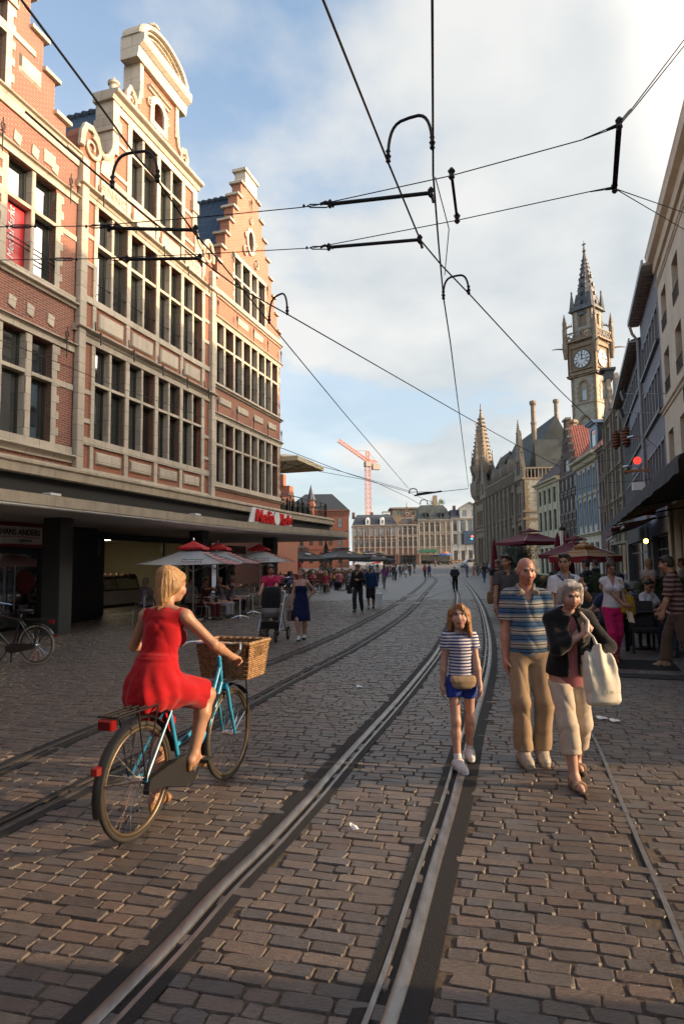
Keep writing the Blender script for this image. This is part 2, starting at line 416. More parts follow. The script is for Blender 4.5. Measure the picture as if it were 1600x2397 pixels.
M_LEAF=plain('hedge_leaf',(.035,.065,.022),.65,var=.5,scale=6)
M_LEAF_O=plain('olive_leaf',(.060,.078,.052),.65,var=.5,scale=5)
M_BARK=plain('bark',(.06,.045,.035),.9,var=.4,scale=12)
def mat_far_setts():
 t=NT('far_setts');v=t.n('ShaderNodeMapping',{'Vector':t.obj(),'Rotation':(0,0,R(14))}).outputs[0]
 b=t.n('ShaderNodeTexBrick',{'Vector':v,'Color1':(0,0,0,1),'Color2':(1,1,1,1),'Scale':1.0,'Mortar Size':.008,'Brick Width':.20,'Row Height':.088})
 per=t.ramp(b.outputs['Color'],[(0,(.060,.054,.050)),(.5,(.092,.082,.075)),(1,(.122,.110,.100))])
 big=t.noise(.35,5);per=t.mix(t.ramp(big,[(.3,(0,0,0)),(.7,(.45,.45,.45))]),per,(.060,.056,.054))
 t.col(t.mix(b.outputs['Fac'],per,(.030,.027,.025)));t.set(Roughness=.50);t.b.inputs['Specular IOR Level'].default_value=.7;t.bump(t.math('SUBTRACT',t.noise(9,3),b.outputs['Fac']),.5,.02)
 return t.m
def mat_setts():
 t=NT('sett_stone');a=t.n('ShaderNodeAttribute',attribute_name='col').outputs['Color']
 v=t.n('ShaderNodeMapping',{'Vector':t.obj(),'Rotation':(0,0,R(-14)),'Scale':(1,3.5,1)}).outputs[0]
 f=t.noise(26,6,.65,v);g=t.noise(7,4)
 c=t.mix(.75,a,t.ramp(f,[(.28,(.45,.42,.40)),(.72,(1.45,1.42,1.38))]),'MULTIPLY')
 c=t.mix(.5,c,t.ramp(g,[(.3,(.70,.68,.66)),(.7,(1.25,1.25,1.25))]),'MULTIPLY')
 t.col(c);t.set(Roughness=t.n('ShaderNodeMapRange',{'Value':f,'To Min':.34,'To Max':.56}).outputs[0])
 t.b.inputs['Specular IOR Level'].default_value=.75;t.bump(t.math('ADD',f,t.math('MULTIPLY',t.noise(90,3),.35)),.75,.012);return t.m
M_SETT=mat_setts()
M_JOINT=plain('sand_joint',(.082,.062,.043),.95,var=.35,scale=40,bump=.5)
M_TAR=plain('black_asphalt_filler',(.007,.007,.0075),.8,var=.35,scale=140,bump=.5)
def mat_rail():
 t=NT('polished_rail');v=t.n('ShaderNodeMapping',{'Vector':t.obj(),'Scale':(1.2,.35,1)}).outputs[0];f=t.noise(14,6,.65,v)
 t.col(t.ramp(f,[(.25,(.16,.14,.125)),(.55,(.27,.255,.24)),(.85,(.36,.35,.34))]));t.set(Metallic=.85,Roughness=t.n('ShaderNodeMapRange',{'Value':f,'To Min':.55,'To Max':.34}).outputs[0]);return t.m
M_RAIL=mat_rail();M_RAIL_D=plain('dull_rail',(.075,.066,.06),.6,.5,var=.4,scale=5);M_GROOVE=plain('rail_groove_black',(.010,.009,.008),.8,var=.5,scale=20)  # M_GROOVE: near-black mottled floor of the shallow rail groove
def build_ground():
 ys=[-400,-60,-10,0,10,20,30,30.3,40,60,80]+[80+10*k for k in range(1,13)]+[260,500,1200,4000]
 xs=[-3000,-600,-120,-40,-10,0,10,40,120,600,3000]
 v=[];f=[]
 for y in ys:
  z=-.0085 if y<30.1 else -.004
  for x in xs:v.append((x,y,z+ground_z(y)))
 n=len(xs)
 for j in range(len(ys)-1):
  for i in range(n-1):f.append((j*n+i,j*n+i+1,(j+1)*n+i+1,(j+1)*n+i))
 me=bpy.data.meshes.new('ground');me.from_pydata(v,[],f)
 o=link_mesh('ground',me,[M_JOINT,mat_far_setts()]);o['kind']='structure'
 me.shade_flat()
 for p in me.polygons:p.material_index=0 if p.center.y<30.2 and p.center.y>-60 else 1
build_ground()
RAILPX={'A':[(214,2397),(418,2189),(510,2081.6),(611.5,1986.5),(676.5,1917.6),(737.8,1852.6),(783.7,1799),(867.9,1707),(939.7,1629),(993,1564),(1020,1529.6),(1048,1478),(1066,1425),(1069.5,1402),(1066,1379.5),(1053,1352.7)],'B':[(909.5,2397),(964,2227),(1010,2049),(1056,1900),(1086,1783.7),(1114.7,1669),(1140.7,1583),(1146.5,1529.6),(1144.5,1483.7),(1131,1430),(1114,1396),(1097,1371.8),(1080,1353)],'C':[(0,1943),(122.4,1882),(245,1820.8),(580,1652),(695,1587),(809.6,1529.6),(886,1483.7),(962.7,1430),(993,1391.8),(1016,1365),(1022,1356),(1003,1345)],'D':[(0,1800),(122,1747),(265,1688),(629.7,1552.6),(771,1495),(848,1457),(932,1411),(982,1372.7),(997,1357),(992,1347)],'E':[(1280,1560),(1330,1640),(1385,1714.6),(1427,1815),(1479,1937.8),(1534,2064),(1569.6,2148),(1600,2225.6)],'X':[(1027,1404),(1007,1396),(1040,1388),(1067,1379),(1090,1372)],'Y':[(982,1412),(1000,1398),(1030,1390),(1060,1384)]}
def rail_curve(k,ext0=8,ext1=0):
 P=[gp(*q) for q in RAILPX[k]]
 if k=='X':P=[gp(985,1410),gp(1007,1396),gp(1040,1386),gp(1067,1377),gp(1085,1370)]
 if k=='Y':P=[gp(940,1404),gp(965,1394),gp(1000,1383),gp(1030,1376),gp(1060,1366)]
 if k=='E':P=P[::-1]
 S=spline(P,10)
 for it in range(30):
  S=[S[0]]+[(S[i-1]+S[i]*2+S[i+1])/4 for i in range(1,len(S)-1)]+[S[-1]]
 if ext0:d=(S[0]-S[2]).normalized();S=[S[0]+d*ext0]+S
 if ext1:d=(S[-1]-S[-3]).normalized();S=S+[S[-1]+d*ext1]
 return S
def sweep(mb,S,prof,side=1):
 rings=[]
 for i,p in enumerate(S):
  t=(S[min(i+1,len(S)-1)]-S[max(i-1,0)]);t.z=0;t.normalize();x=Vector((t.y,-t.x,0))*side
  rings.append([(p+x*o)+Vector((0,0,z+ground_z(p.y))) for o,z in prof])
 n0=len(mb.v);mb.rings(rings,close=False,cap=False)
 if side<0:
  for i in range(len(mb.f)):mb.f[i]=mb.f[i][::-1]
RAILS={}
def build_rail(k,side,label,wide=.15):
 S=rail_curve(k);RAILS[k]=S
 t=thing('tram_rail',label,'rail',(0,0,0),0,'tram rails in the street')
 a=MB();sweep(a,S,[(-wide,-.02),(-wide,.004),(-.031,.005)],side);sweep(a,S,[(.094,.005),(.15,.004),(.15,-.02)],side);a.build('asphalt_strip',M_TAR,t)
 a=MB();sweep(a,S,[(-.031,-.01),(-.031,.007),(-.022,.011),(0,.012),(.022,.011),(.031,.006),(.031,-.009)],side);sweep(a,S,[(.072,-.009),(.072,.008),(.094,.008),(.094,-.01)],side);a.build('rail_head',M_RAIL if k in 'AB' else M_RAIL_D,t,sm=40)
 a=MB();sweep(a,S,[(.030,-.0078),(.073,-.0078)],side);a.build('rail_groove',M_GROOVE,t)
build_rail('A',1,'near left tram rail with wide black asphalt strip, running from bottom left of picture',.125)
build_rail('B',-1,'near right tram rail under the feet of the girl in blue shorts',.13)
build_rail('C',-1,'far track rail nearer the viewer, passing under the wheels of the blue bicycle',.11)
build_rail('D',1,'outermost tram rail, nearest to the cafe terrace on the left',.11)
def build_small():
 t=thing('drain_channel','thin steel slot drain in the setts beside the old lady','drain',(0,0,0))
 S=rail_curve('E',3);RAILS['E']=S;a=MB();sweep(a,S,[(-.014,-.01),(-.014,.004),(.014,.004),(.014,-.01)]);a.build('steel_lip',M_RAIL,t)
 a=MB();sweep(a,S,[(-.045,-.012),(-.014,-.004)]);sweep(a,S,[(.014,-.008),(.06,-.010)]);a.build('dark_joint',M_TAR,t)
 for k,lab in (('X','thin curved crossover rail joining the two tracks, nearer of the two'),('Y','thin curved crossover rail joining the two tracks, farther of the two')):
  S=rail_curve(k,0);a=MB();sweep(a,S,[(-.05,.0),(-.02,.008),(.02,.008),(.05,.0)]);o=a.build('crossover_rail',M_RAIL_D);tag(o,lab,'rail','crossover rails')
  RAILS[k]=S
 for x,y,w,lab in ((958,1395,.9,'pale steel point plate by the outermost rail'),(1000,1397,.8,'pale steel point plate at the rail crossing, lower one'),(1008,1384,.7,'pale steel point plate at the rail crossing, upper one'),(1090,1369,.5,'pale steel point plate beside the bowed man'),(935,1412,.5,'small pale plate beside the outermost rail'),(975,1412,.5,'small pale plate between the left rails')):
  p=gp(x,y);a=MB();a.cham(-.16,.16,-w*.8,w*.8,.004,.016,.004);o=a.build('point_plate',plain('worn_plate',(.26,.25,.24),.6,.3,var=.2,scale=20));o.location=p;o.rotation_euler=(0,0,R(-28));tag(o,lab,'plate','point plates on the tram track')
build_small()
def build_setts():
 az=R(14);ca,sa=math.cos(az),math.sin(az)
 cen=[];L=[];Wd=[]
 for j in range(-50,440):
  b=j*.088;n=330
  l=RNG.uniform(.13,.25,n);l[RNG.random(n)<.18]*=.6
  e=np.cumsum(l)-32+RNG.uniform(0,.2);c=e-l/2
  x=c*ca+b*sa;y=-c*sa+b*ca
  m=(y>.9)&(y<30.3)&(np.abs(x)<.60*y+1.0)
  cen.append(np.stack([x[m],y[m]],1));L.append(l[m]);Wd.append(np.full(m.sum(),.088))
 cen=np.concatenate(cen);L=np.concatenate(L);Wd=np.concatenate(Wd)
 keep=np.ones(len(cen),bool)
 for k,S in RAILS.items():
  side=-1 if k in 'BC' else 1;lim=.10 if k in 'ABCD' else .03
  P=np.array([(p.x,p.y) for p in S]);seg=[]
  for i in range(len(P)-1):
   m=max(2,int(np.linalg.norm(P[i+1]-P[i])/.06));seg.append(P[i]+(P[i+1]-P[i])*np.linspace(0,1,m,endpoint=False)[:,None])
  Q=np.concatenate(seg);Q=Q[(Q[:,1]<31)&(Q[:,1]>.5)]
  for c0 in range(0,len(cen),4000):
   d=np.min(((cen[c0:c0+4000,None,:]-Q[None])**2).sum(-1),1) if len(Q) else np.full(4000,9.)
   keep[c0:c0+4000]&=(d>lim**2)[:len(keep[c0:c0+4000])]
 cen,L,Wd=cen[keep],L[keep],Wd[keep];n=len(cen)
 g=.0028
 hl,hw=L/2-g,Wd/2-g
 c=np.minimum(.013,hw*.3)*RNG.uniform(.4,1.4,(8,n))
 sx=np.array([-1,1,1,1,1,-1,-1,-1]);px=np.stack([-hl+c[0],hl-c[1],hl,hl,hl-c[4],-hl+c[5],-hl,-hl]);py=np.stack([-hw,-hw,-hw+c[2],hw-c[3],hw,hw,hw-c[6],-hw+c[7]])
 px+=RNG.normal(0,.0035,px.shape);py+=RNG.normal(0,.003,py.shape)
 rot=RNG.normal(0,.018,n);cr,sr=np.cos(rot),np.sin(rot);px,py=px*cr-py*sr,px*sr+py*cr
 hz=RNG.normal(0,.0022,n);tx=RNG.normal(0,.012,n);ty=RNG.normal(0,.018,n)
 bev=.925-RNG.uniform(0,.05,n)
 def world(ax,by,z):return np.stack([cen[:,0]+ax*ca+by*sa,cen[:,1]-ax*sa+by*ca,z],-1)
 V=np.empty((n,16,3))
 for k in range(8):
  V[:,k]=world(px[k],py[k],np.full(n,-.0095));V[:,8+k]=world(px[k]*(1-.006/np.maximum(hl,.03)),py[k]*bev,hz+px[k]*tx+py[k]*ty+RNG.normal(0,.0012,n))
 V[:,8:,2]=np.clip(V[:,8:,2],-.008,.006)
 base=(np.arange(n)*16)[:,None]
 top=base+np.arange(8,16)[None]
 sides=np.stack([np.stack([base[:,0]+k,base[:,0]+(k+1)%8,base[:,0]+8+(k+1)%8,base[:,0]+8+k],1) for k in range(8)],1)
 me=bpy.data.meshes.new('sett_paving')
 me.vertices.add(n*16);me.vertices.foreach_set('co',V.ravel())
 loops=np.concatenate([top,sides.reshape(n,32)],1).ravel();tot=np.tile(np.array([8]+[4]*8),n)
 me.loops.add(len(loops));me.loops.foreach_set('vertex_index',loops.astype(np.int32))
 me.polygons.add(len(tot));st=np.concatenate([[0],np.cumsum(tot)[:-1]]);me.polygons.foreach_set('loop_start',st.astype(np.int32))
 try:me.polygons.foreach_set('loop_total',tot.astype(np.int32))
 except Exception:pass
 pal=np.array([(.092,.076,.064),(.106,.086,.070),(.076,.066,.059),(.118,.096,.076),(.086,.080,.076),(.102,.076,.060)])
 cc=1.12*pal[RNG.integers(0,len(pal),n)]*RNG.uniform(.78,1.22,(n,1))
 colr=np.ones((n,16,4));colr[:,:,:3]=cc[:,None];colr[:,:8,:3]=np.array((.082,.062,.044))
 at=me.color_attributes.new('col','FLOAT_COLOR','POINT');at.data.foreach_set('color',colr.ravel())
 me.update(calc_edges=True);me.shade_flat();me.validate()
 o=link_mesh('sett_paving',me,M_SETT);o['kind']='structure'
 print('setts',n)
build_setts()
FL=Vector((-7.15564,15.97163,0));FAZ=R(17.443)
FD=Vector((math.sin(FAZ),math.cos(FAZ),0));FN=Vector((math.cos(FAZ),-math.sin(FAZ),0))
FROT=math.atan2(FD.y,FD.x)
def fl(u,off=0,z=0):return FL+FD*u+FN*off+Vector((0,0,z))
def anchor(mb,u,z,y=-.06,h=.45,curl=True):
 mb.mark()
 mb.tube([(u,y,z-h*.5),(u,y,z+h*.15)],[.012,.02],5)
 if curl:
  mb.tube([(u+.055*math.cos(a),y,z+h*.33+.085*math.sin(a)) for a in [k*PI/5 for k in range(10)]],.016,5,closed=True)
  mb.tube([(u-.06,y,z+h*.16),(u+.06,y,z+h*.16)],.016,5);mb.tube([(u,y,z+h*.15),(u,y,z+h*.6)],.014,5)
def cross_window(parent,u0,u1,z0,z1,mull,trans,fw=.0,dep=.20,post=.10,y=-.03,guard=False,label=None,mat=None,drop=.0,glassmat=None,sash=.05):
 """stone cross window: mullions and transom, dark sash, glass set back"""
 m=MB();us=[u0]+[x for mu in mull for x in (mu-post/2,mu+post/2)]+[u1]
 zs=[z0]+[x for t in trans for x in (t-.045,t+.045)]+[z1]
 for mu in mull:m.cham(mu-post/2,mu+post/2,y,dep+.05,z0,z1,.018)
 for t in trans:
  for a,b in zip(us[0::2],us[1::2]):m.box(a,b,y+.004,dep+.05,t-.045,t+.045)
 s=MB();g=MB()
 for a,b in zip(us[0::2],us[1::2]):
  for c,d in zip(zs[0::2],zs[1::2]):
   s.plate(rect(a,b,c,d),[rect(a+sash,b-sash,c+sash,d-sash)],dep-.03,dep+.03)
   tl=random.uniform(-.004,.004);tv=random.uniform(-.006,.006)
   g.add([(a,dep+tl,c+tv*0),(b,dep-tl,c),(b,dep-tl+tv,d),(a,dep+tl+tv,d)],[(0,1,2,3)])
 w=m.build('window',mat or M_STONE,parent,label) if m.v else s.build('window',M_SASH,parent,label)
 if m.v:s.build('sash',M_SASH,w)
 g.build('pane',glassmat or M_GLASS,w)
 if guard:
  q=MB()
  for a,b in zip(us[0::2],us[1::2]):
   for zz in guard:q.tube([(a,-.01,zz),(b,-.01,zz)],.014,5);q.lathe([(.001,-.03),(.032,0),(.001,.03)],6,(b-.06,-.01,zz))
  q.build('guard_bar',M_IRON,w)
 return w
def urn(mb,u,y,z,s=1.0,n=10):
 mb.lathe([(.16*s,0),(.16*s,.08*s),(.09*s,.12*s),(.08*s,.2*s),(.17*s,.42*s),(.19*s,.62*s),(.15*s,.68*s),(.25*s,.74*s),(.25*s,.82*s),(.1*s,.90*s),(.06*s,.97*s),(.02,1.05*s)],n,(u,y,z))
def moulding(mb,u0,u1,z,h=.15,proud=.16,y1=.05):
 """cornice with a stepped, sloped profile"""
 mb.mark();pr=[(y1,z-h),(-proud*.35,z-h),(-proud*.5,z-h*.55),(-proud*.9,z-h*.4),(-proud,z-h*.3),(-proud,z-.02),(-proud*.85,z),(y1,z+.03)]
 mb.rings([[(u0,a,b) for a,b in pr],[(u1,a,b) for a,b in pr]])
def volute_mesh(mb,c,r,y0,y1,turns=1.6,sgn=1,th=.11):
 pts=[]
 for k in range(26):
  a=PI*.5+sgn*turns*2*PI*(1-k/25);rr=r*(0.18+.82*k/25);pts.append((c[0]+rr*math.cos(a),y0,c[1]+rr*math.sin(a)))
 mb.tube(pts,[th*(.35+.65*k/25)*.5 for k in range(26)],6)
def build_anno():
 t=thing('gabled_house','brick gabled house with pale stone scrolls, urns and ANNO 1715 panels','house',FL,FROT)
 C=4.0
 left=[(.32,4.26),(.32,12.05),(.36,13.25),(.40,13.65),(.52,13.92),(.75,13.98),(.95,13.85),(1.08,13.55),(1.28,13.48),(1.50,13.62),(1.68,13.95),(1.74,14.4),(1.72,15.6),(2.30,15.72),(2.30,16.25),(2.42,16.5),(2.60,16.42),(2.72,16.25),(2.86,16.35),(2.93,16.7),(2.96,17.05),(2.90,17.7),(2.90,18.1)]
 out=left+[(2*C-x,z) for x,z in left[::-1]]
 bays=[(1.10,2.44),(2.61,3.94),(4.12,5.41),(5.58,6.86)];mul=[1.78,3.295,4.775,6.26]
 holes=[rect(a,b,5.21,7.82) for a,b in bays]+[rect(a,b,9.13,11.86) for a,b in bays]
 cb=[(2.58,3.90),(4.10,5.40)];cm=[3.18,4.78]
 holes+=[rect(a,b,13.02,15.25) for a,b in cb]
 oc=arch(3.66,4.22,16.30,17.02,8);holes+=[oc]
 MB().plate(out,holes,0,.55).build('brick_wall',M_BRICK_O,t)
 d=MB()
 for u0,u1 in ((.32,.58),(7.41,7.66)):
  d.cham(u0,u1,-.16,.05,4.28,12.9,.015)
 for u0,u1 in ((.96,1.10),(6.86,7.05)):d.box(u0,u1,-.045,.05,4.28,13.2)
 for u0,u1 in ((2.44,2.61),(3.94,4.12),(5.41,5.58)):d.box(u0,u1,-.05,.3,4.28,12.0)
 for u0,u1 in ((2.36,2.56),(3.90,4.10),(5.40,5.60)):d.box(u0,u1,-.048,.3,12.0,15.5)
 for z0,z1 in ((4.26,4.36),(5.00,5.21),(7.82,8.0),(8.95,9.13),(11.86,12.0)):d.box(.58,7.41,-.06,.04,z0,z1)
 for z0,z1 in ((12.86,13.02),(15.25,15.5)):d.box(1.75,6.25,-.06,.04,z0,z1)
 for z in (6.40,10.8,10.0,5.6):d.box(.58,.96,-.035,.04,z,z+.12);d.box(7.05,7.41,-.035,.04,z,z+.12)
 for z in (13.25,14.3):d.box(1.75,2.36,-.035,.04,z,z+.12);d.box(5.6,6.25,-.035,.04,z,z+.12)
 d.build('stone_dressing',M_STONE,t)
 k=MB();moulding(k,.22,7.76,8.17,.17,.24);moulding(k,.22,7.76,12.17,.17,.24);moulding(k,1.52,6.48,15.78,.28,.30,.60);moulding(k,2.62,5.46,18.46,.75,.38,.5)
 k.pieces('cornice',M_STONE,t)
 for z0,z1 in ((4.53,4.87),(8.36,8.83)):
  for a,b in bays:MB().cham(a+.12,b-.14,-.06,.03,z0,z1,.035).build('stone_panel',M_STONE,t)
 for i,(a,b) in enumerate(bays):
  pn=MB().cham(a+.10,b-.10,-.05,.03,12.26,12.78,.02);pn.build('stone_panel',M_STONE,t)
 M_CUT=plain('cut_letters',(.30,.23,.16),.9)
 for tx,u in (('ANNO',1.77),('1715',6.22)):text_part('inscription',tx,.38,M_CUT,t,(u,-.052,12.52),(PI/2,0,0),depth=.006,space=1.1)
 e=MB()
 for sg in (1,-1):
  e.mark();f=lambda p:((p[0] if sg>0 else 2*C-p[0]),-.03,p[1])
  e.tube([f(p) for p in left[2:12]],.10,6);e.tube([f(p) for p in left[13:21]],.09,6)
  volute_mesh(e,(.78 if sg>0 else 2*C-.78,13.42),.36,-.05,0,1.4,-sg,.15);volute_mesh(e,(2.50 if sg>0 else 2*C-2.5,16.12),.24,-.05,0,1.3,-sg,.12)
  a,b=(1.62,1.90) if sg>0 else (2*C-1.90,2*C-1.62);e.box(a,b,-.07,.56,13.9,15.5);e.box(a-.06,b+.06,-.12,.58,14.55,14.95)
  e.lathe([(.30,0),(.30,.02),(.1,.05)],12,(0,0,0)) if False else None
  pn=[(1.15,12.95),(1.72,12.95),(1.72,13.7),(1.60,13.9),(1.45,13.62),(1.2,13.3)];pn=[(x if sg>0 else 2*C-x,z) for x,z in pn];e.plate(pn if sg>0 else pn[::-1],[],-.05,.0)
  a,b=(2.88,3.06) if sg>0 else (2*C-3.06,2*C-2.88);e.box(a,b,-.06,.56,16.6,17.72)
 e.pieces('gable_scroll',M_STONE,t,sm=50)
 p=MB();n=18;R0=2.9-1.5
 arc=[(C+.02+1.32*math.cos(PI*k/n),18.46+.80*math.sin(PI*k/n)) for k in range(n+1)]
 p.plate(arc,[],0,.4)
 for rr,pr,w in ((1.38,-.30,.17),(1.20,-.18,.10),(1.02,-.10,.06)):
  rings=[]
  for k in range(n+1):
   a=PI*k/n;ring=[]
   for dr,dy in ((-w,.05),(-w,pr),(0,pr),(w*.35,pr*.7),(w*.35,.42)):ring.append((C+.02+(rr+dr)*math.cos(a),dy,18.46+(rr+dr)*.60*math.sin(a)))
   rings.append(ring)
  p.rings(rings)
 p.build('pediment',M_STONE,t)
 for u,z,s in ((C,19.30,.80),(2.02,15.80,.74),(5.98,15.80,.75)):
  q=MB();urn(q,u,.25,z,s,10 if s<.8 else 6);q.build('urn',M_STONE,t,sm=40)
 q=MB();of=arch(3.46,4.42,16.10,17.22,10,.42);q.plate(of,[oc],-.07,.03);moulding(q,3.35,4.53,17.34,.14,.16)
 for sx in (3.44,4.44):volute_mesh(q,(sx,16.75),.14,-.06,0,1.2,1,.08)
 volute_mesh(q,(3.9,16.06),.12,-.06,0,1.2,1,.08)
 w=q.build('gable_window',M_STONE,t);MB().box(3.6,4.3,.25,.30,16.25,17.1).build('wooden_shutter',M_WOODD,w)
 for i,(a,b) in enumerate(bays):
  cross_window(t,a,b,5.21,7.82,[mul[i]],[6.765]);cross_window(t,a,b,9.13,11.86,[mul[i]],[10.77],guard=(9.62,))
 for i,(a,b) in enumerate(cb):cross_window(t,a,b,13.02,15.25,[cm[i]],[14.42],label=None)
 q=MB()
 for z in (8.12,12.12):
  for u in (1.03,2.52,4.03,5.5,6.95):q.mark();q.tube([(u,-.27,z-.32),(u,-.27,z+.02),(u,-.10,z+.05),(u,-.08,z+.38)],[.02,.026,.026,.014],5)
 q.pieces('wall_anchor',M_IRON,t)
 r=MB();r.rings([[(.5,.3,12.2),(C,.3,17.45),(7.6,.3,12.2)],[(.5,14,12.2),(C,14,17.45),(7.6,14,12.2)]]);rf=r.build('roof',M_SLATE,t)
 q=MB()
 for k in range(46):q.tube([(C,.4+k*.3,17.46),(C,.66+k*.3,17.5)],[.085,.11],6)
 q.build('ridge_tiles',M_SLATE,rf)
 b=MB();b.box(.34,7.64,.56,14,4.26,12.2);b.build('rear_walls',M_BRICK_D,t)
build_anno()
def build_step_right():
 t=thing('gabled_house','pink brick house with stepped gable and scrolled oval window, right of the ANNO house','house',FL,FROT)
 C=10.93
 st=[(7.66,12.86),(8.02,12.86),(8.02,13.60),(8.32,13.60),(8.32,14.32),(8.66,14.32),(8.66,15.06),(9.0,15.06),(9.0,15.80),(9.34,15.80),(9.34,16.55),(9.70,16.55),(9.70,17.28),(10.04,17.28),(10.04,18.0),(10.38,18.0),(10.38,18.74)]
 st=[(7.66,4.26)]+st;out=st+[(2*C-x,z) for x,z in st[::-1]]
 bays=[(7.99,9.36),(9.50,10.90),(11.03,12.38),(12.50,13.84)];mul=[8.62,10.21,11.70,13.16]
 holes=[rect(a,b,4.89,7.26) for a,b in bays]+[rect(a,b,8.74,11.13) for a,b in bays]
 cb=[(9.47,10.88),(11.04,12.44)];cm=[10.12,11.68]
 holes+=[rect(a,b,12.52,14.45) for a,b in cb]
 oc=[(C+.26*math.cos(2*PI*k/12),15.82+.45*math.sin(2*PI*k/12)) for k in range(12)];holes.append(oc)
 MB().plate(out,holes,0,.42).build('brick_wall',M_BRICK_P,t)
 d=MB()
 for (a,b),(a2,b2) in zip(bays[:-1],bays[1:]):d.box(b,a2,-.03,.3,4.89,7.3);d.box(b,a2,-.03,.3,8.74,11.2)
 d.box(cb[0][1],cb[1][0],-.03,.3,12.5,14.5)
 for a,b in ((7.66,14.2),):
  for z0,z1 in ((7.26,7.40),(11.13,11.24),(4.66,4.89),(8.52,8.74),(12.2,12.5)):d.box(a,b,-.045,.04,z0,z1)
 for z0,zn in ((4.89,7.26),(8.74,11.13),(12.52,14.45)):
  k=0;z=z0;l,r=(7.99,13.84) if z0<12 else (9.47,12.44)
  while z<zn-.1:
   w=.18 if k%2 else .09;d.box(l-w,l,-.025,.12,z,z+.2);d.box(r,r+w,-.025,.12,z,z+.2);z+=.2;k+=1
 d.box(9.3,12.6,-.05,.04,14.45,14.62)
 for z in (6.9,5.0,8.9,10.4):d.box(14.0,14.2,-.02,.43,z,z+.22)
 d.build('stone_dressing',M_STONE,t)
 k=MB();moulding(k,7.62,14.34,7.55,.14,.14);moulding(k,7.62,14.34,11.36,.13,.14);moulding(k,7.62,14.34,8.64,.12,.14);moulding(k,7.62,14.34,12.28,.13,.14);moulding(k,7.62,14.34,4.72,.12,.14);k.pieces('cornice',M_STONE,t)
 cp=MB()
 for i in range(1,len(st)-1,2):
  for sg in (0,1):
   (x0,z0),x1=st[i],st[i+1][0]
   if sg:x0,x1=2*C-x0,2*C-x1
   lo,hi=min(x0,x1),max(x0,x1);lo-=.10 if not sg else 0;hi+=.10 if sg else 0
   cp.box(lo,hi,-.10,.52,z0,z0+.09)
 cp.box(10.26,2*C-10.26,-.12,.54,18.74,18.86);cp.box(10.36,2*C-10.36,-.05,.45,18.05,18.74)
 cp.pieces('gable_coping',M_STONE,t)
 for z0,z1 in ((7.95,8.24),(11.66,11.98)):
  for i,(a,b) in enumerate(bays):
   if z0>9 and i not in (1,2):continue
   MB().cham(a+.22,b-.18,-.05,.03,z0,z1,.035).build('stone_panel',M_STONE,t)
 q=MB();of=[(C+.42*math.cos(2*PI*k/16),15.82+.62*math.sin(2*PI*k/16)) for k in range(16)];q.plate(of,[oc],-.07,.03)
 for sx,sz,rr in ((-.52,15.15,.22),(.52,15.0,.22),(0,16.75,.15),(-.45,15.9,.12),(.45,15.9,.12)):volute_mesh(q,(C+sx,sz),rr,-.06,0,1.3,1 if sx<0 else -1,.1)
 w=q.build('gable_window',M_STONE,t,sm=50);MB().plate(oc,[],.2,.22).build('pane',M_GLASS,w)
 for i,(a,b) in enumerate(bays):
  cross_window(t,a,b,4.89,7.26,[mul[i]],[6.335],post=.16);cross_window(t,a,b,8.74,11.13,[mul[i]],[10.255],post=.16,guard=(9.35,))
 for i,(a,b) in enumerate(cb):cross_window(t,a,b,12.52,14.45,[cm[i]],[13.64],post=.16)
 q=MB()
 for z in (7.75,11.62):
  for u in (7.82,9.43,10.97,12.44,13.98):anchor(q,u,z,-.16,.55)
 for u,z in ((C,17.45),(9.3,14.25),(12.6,14.25)):anchor(q,u,z,-.08,.55)
 q.pieces('wall_anchor',M_IRON,t)
 r=MB();r.rings([[(7.7,.2,12.3),(C,.2,18.05),(14.15,.2,12.3)],[(7.7,14,12.3),(C,14,18.05),(14.15,14,12.3)]]);rf=r.build('roof',M_SLATE,t)
 q=MB()
 for k in range(46):q.tube([(C,.3+k*.3,18.06),(C,.56+k*.3,18.1)],[.085,.11],6)
 q.build('ridge_tiles',M_SLATE,rf)
 MB().box(7.68,14.19,.43,14,4.26,12.3).build('rear_walls',M_BRICK_D,t)
build_step_right()
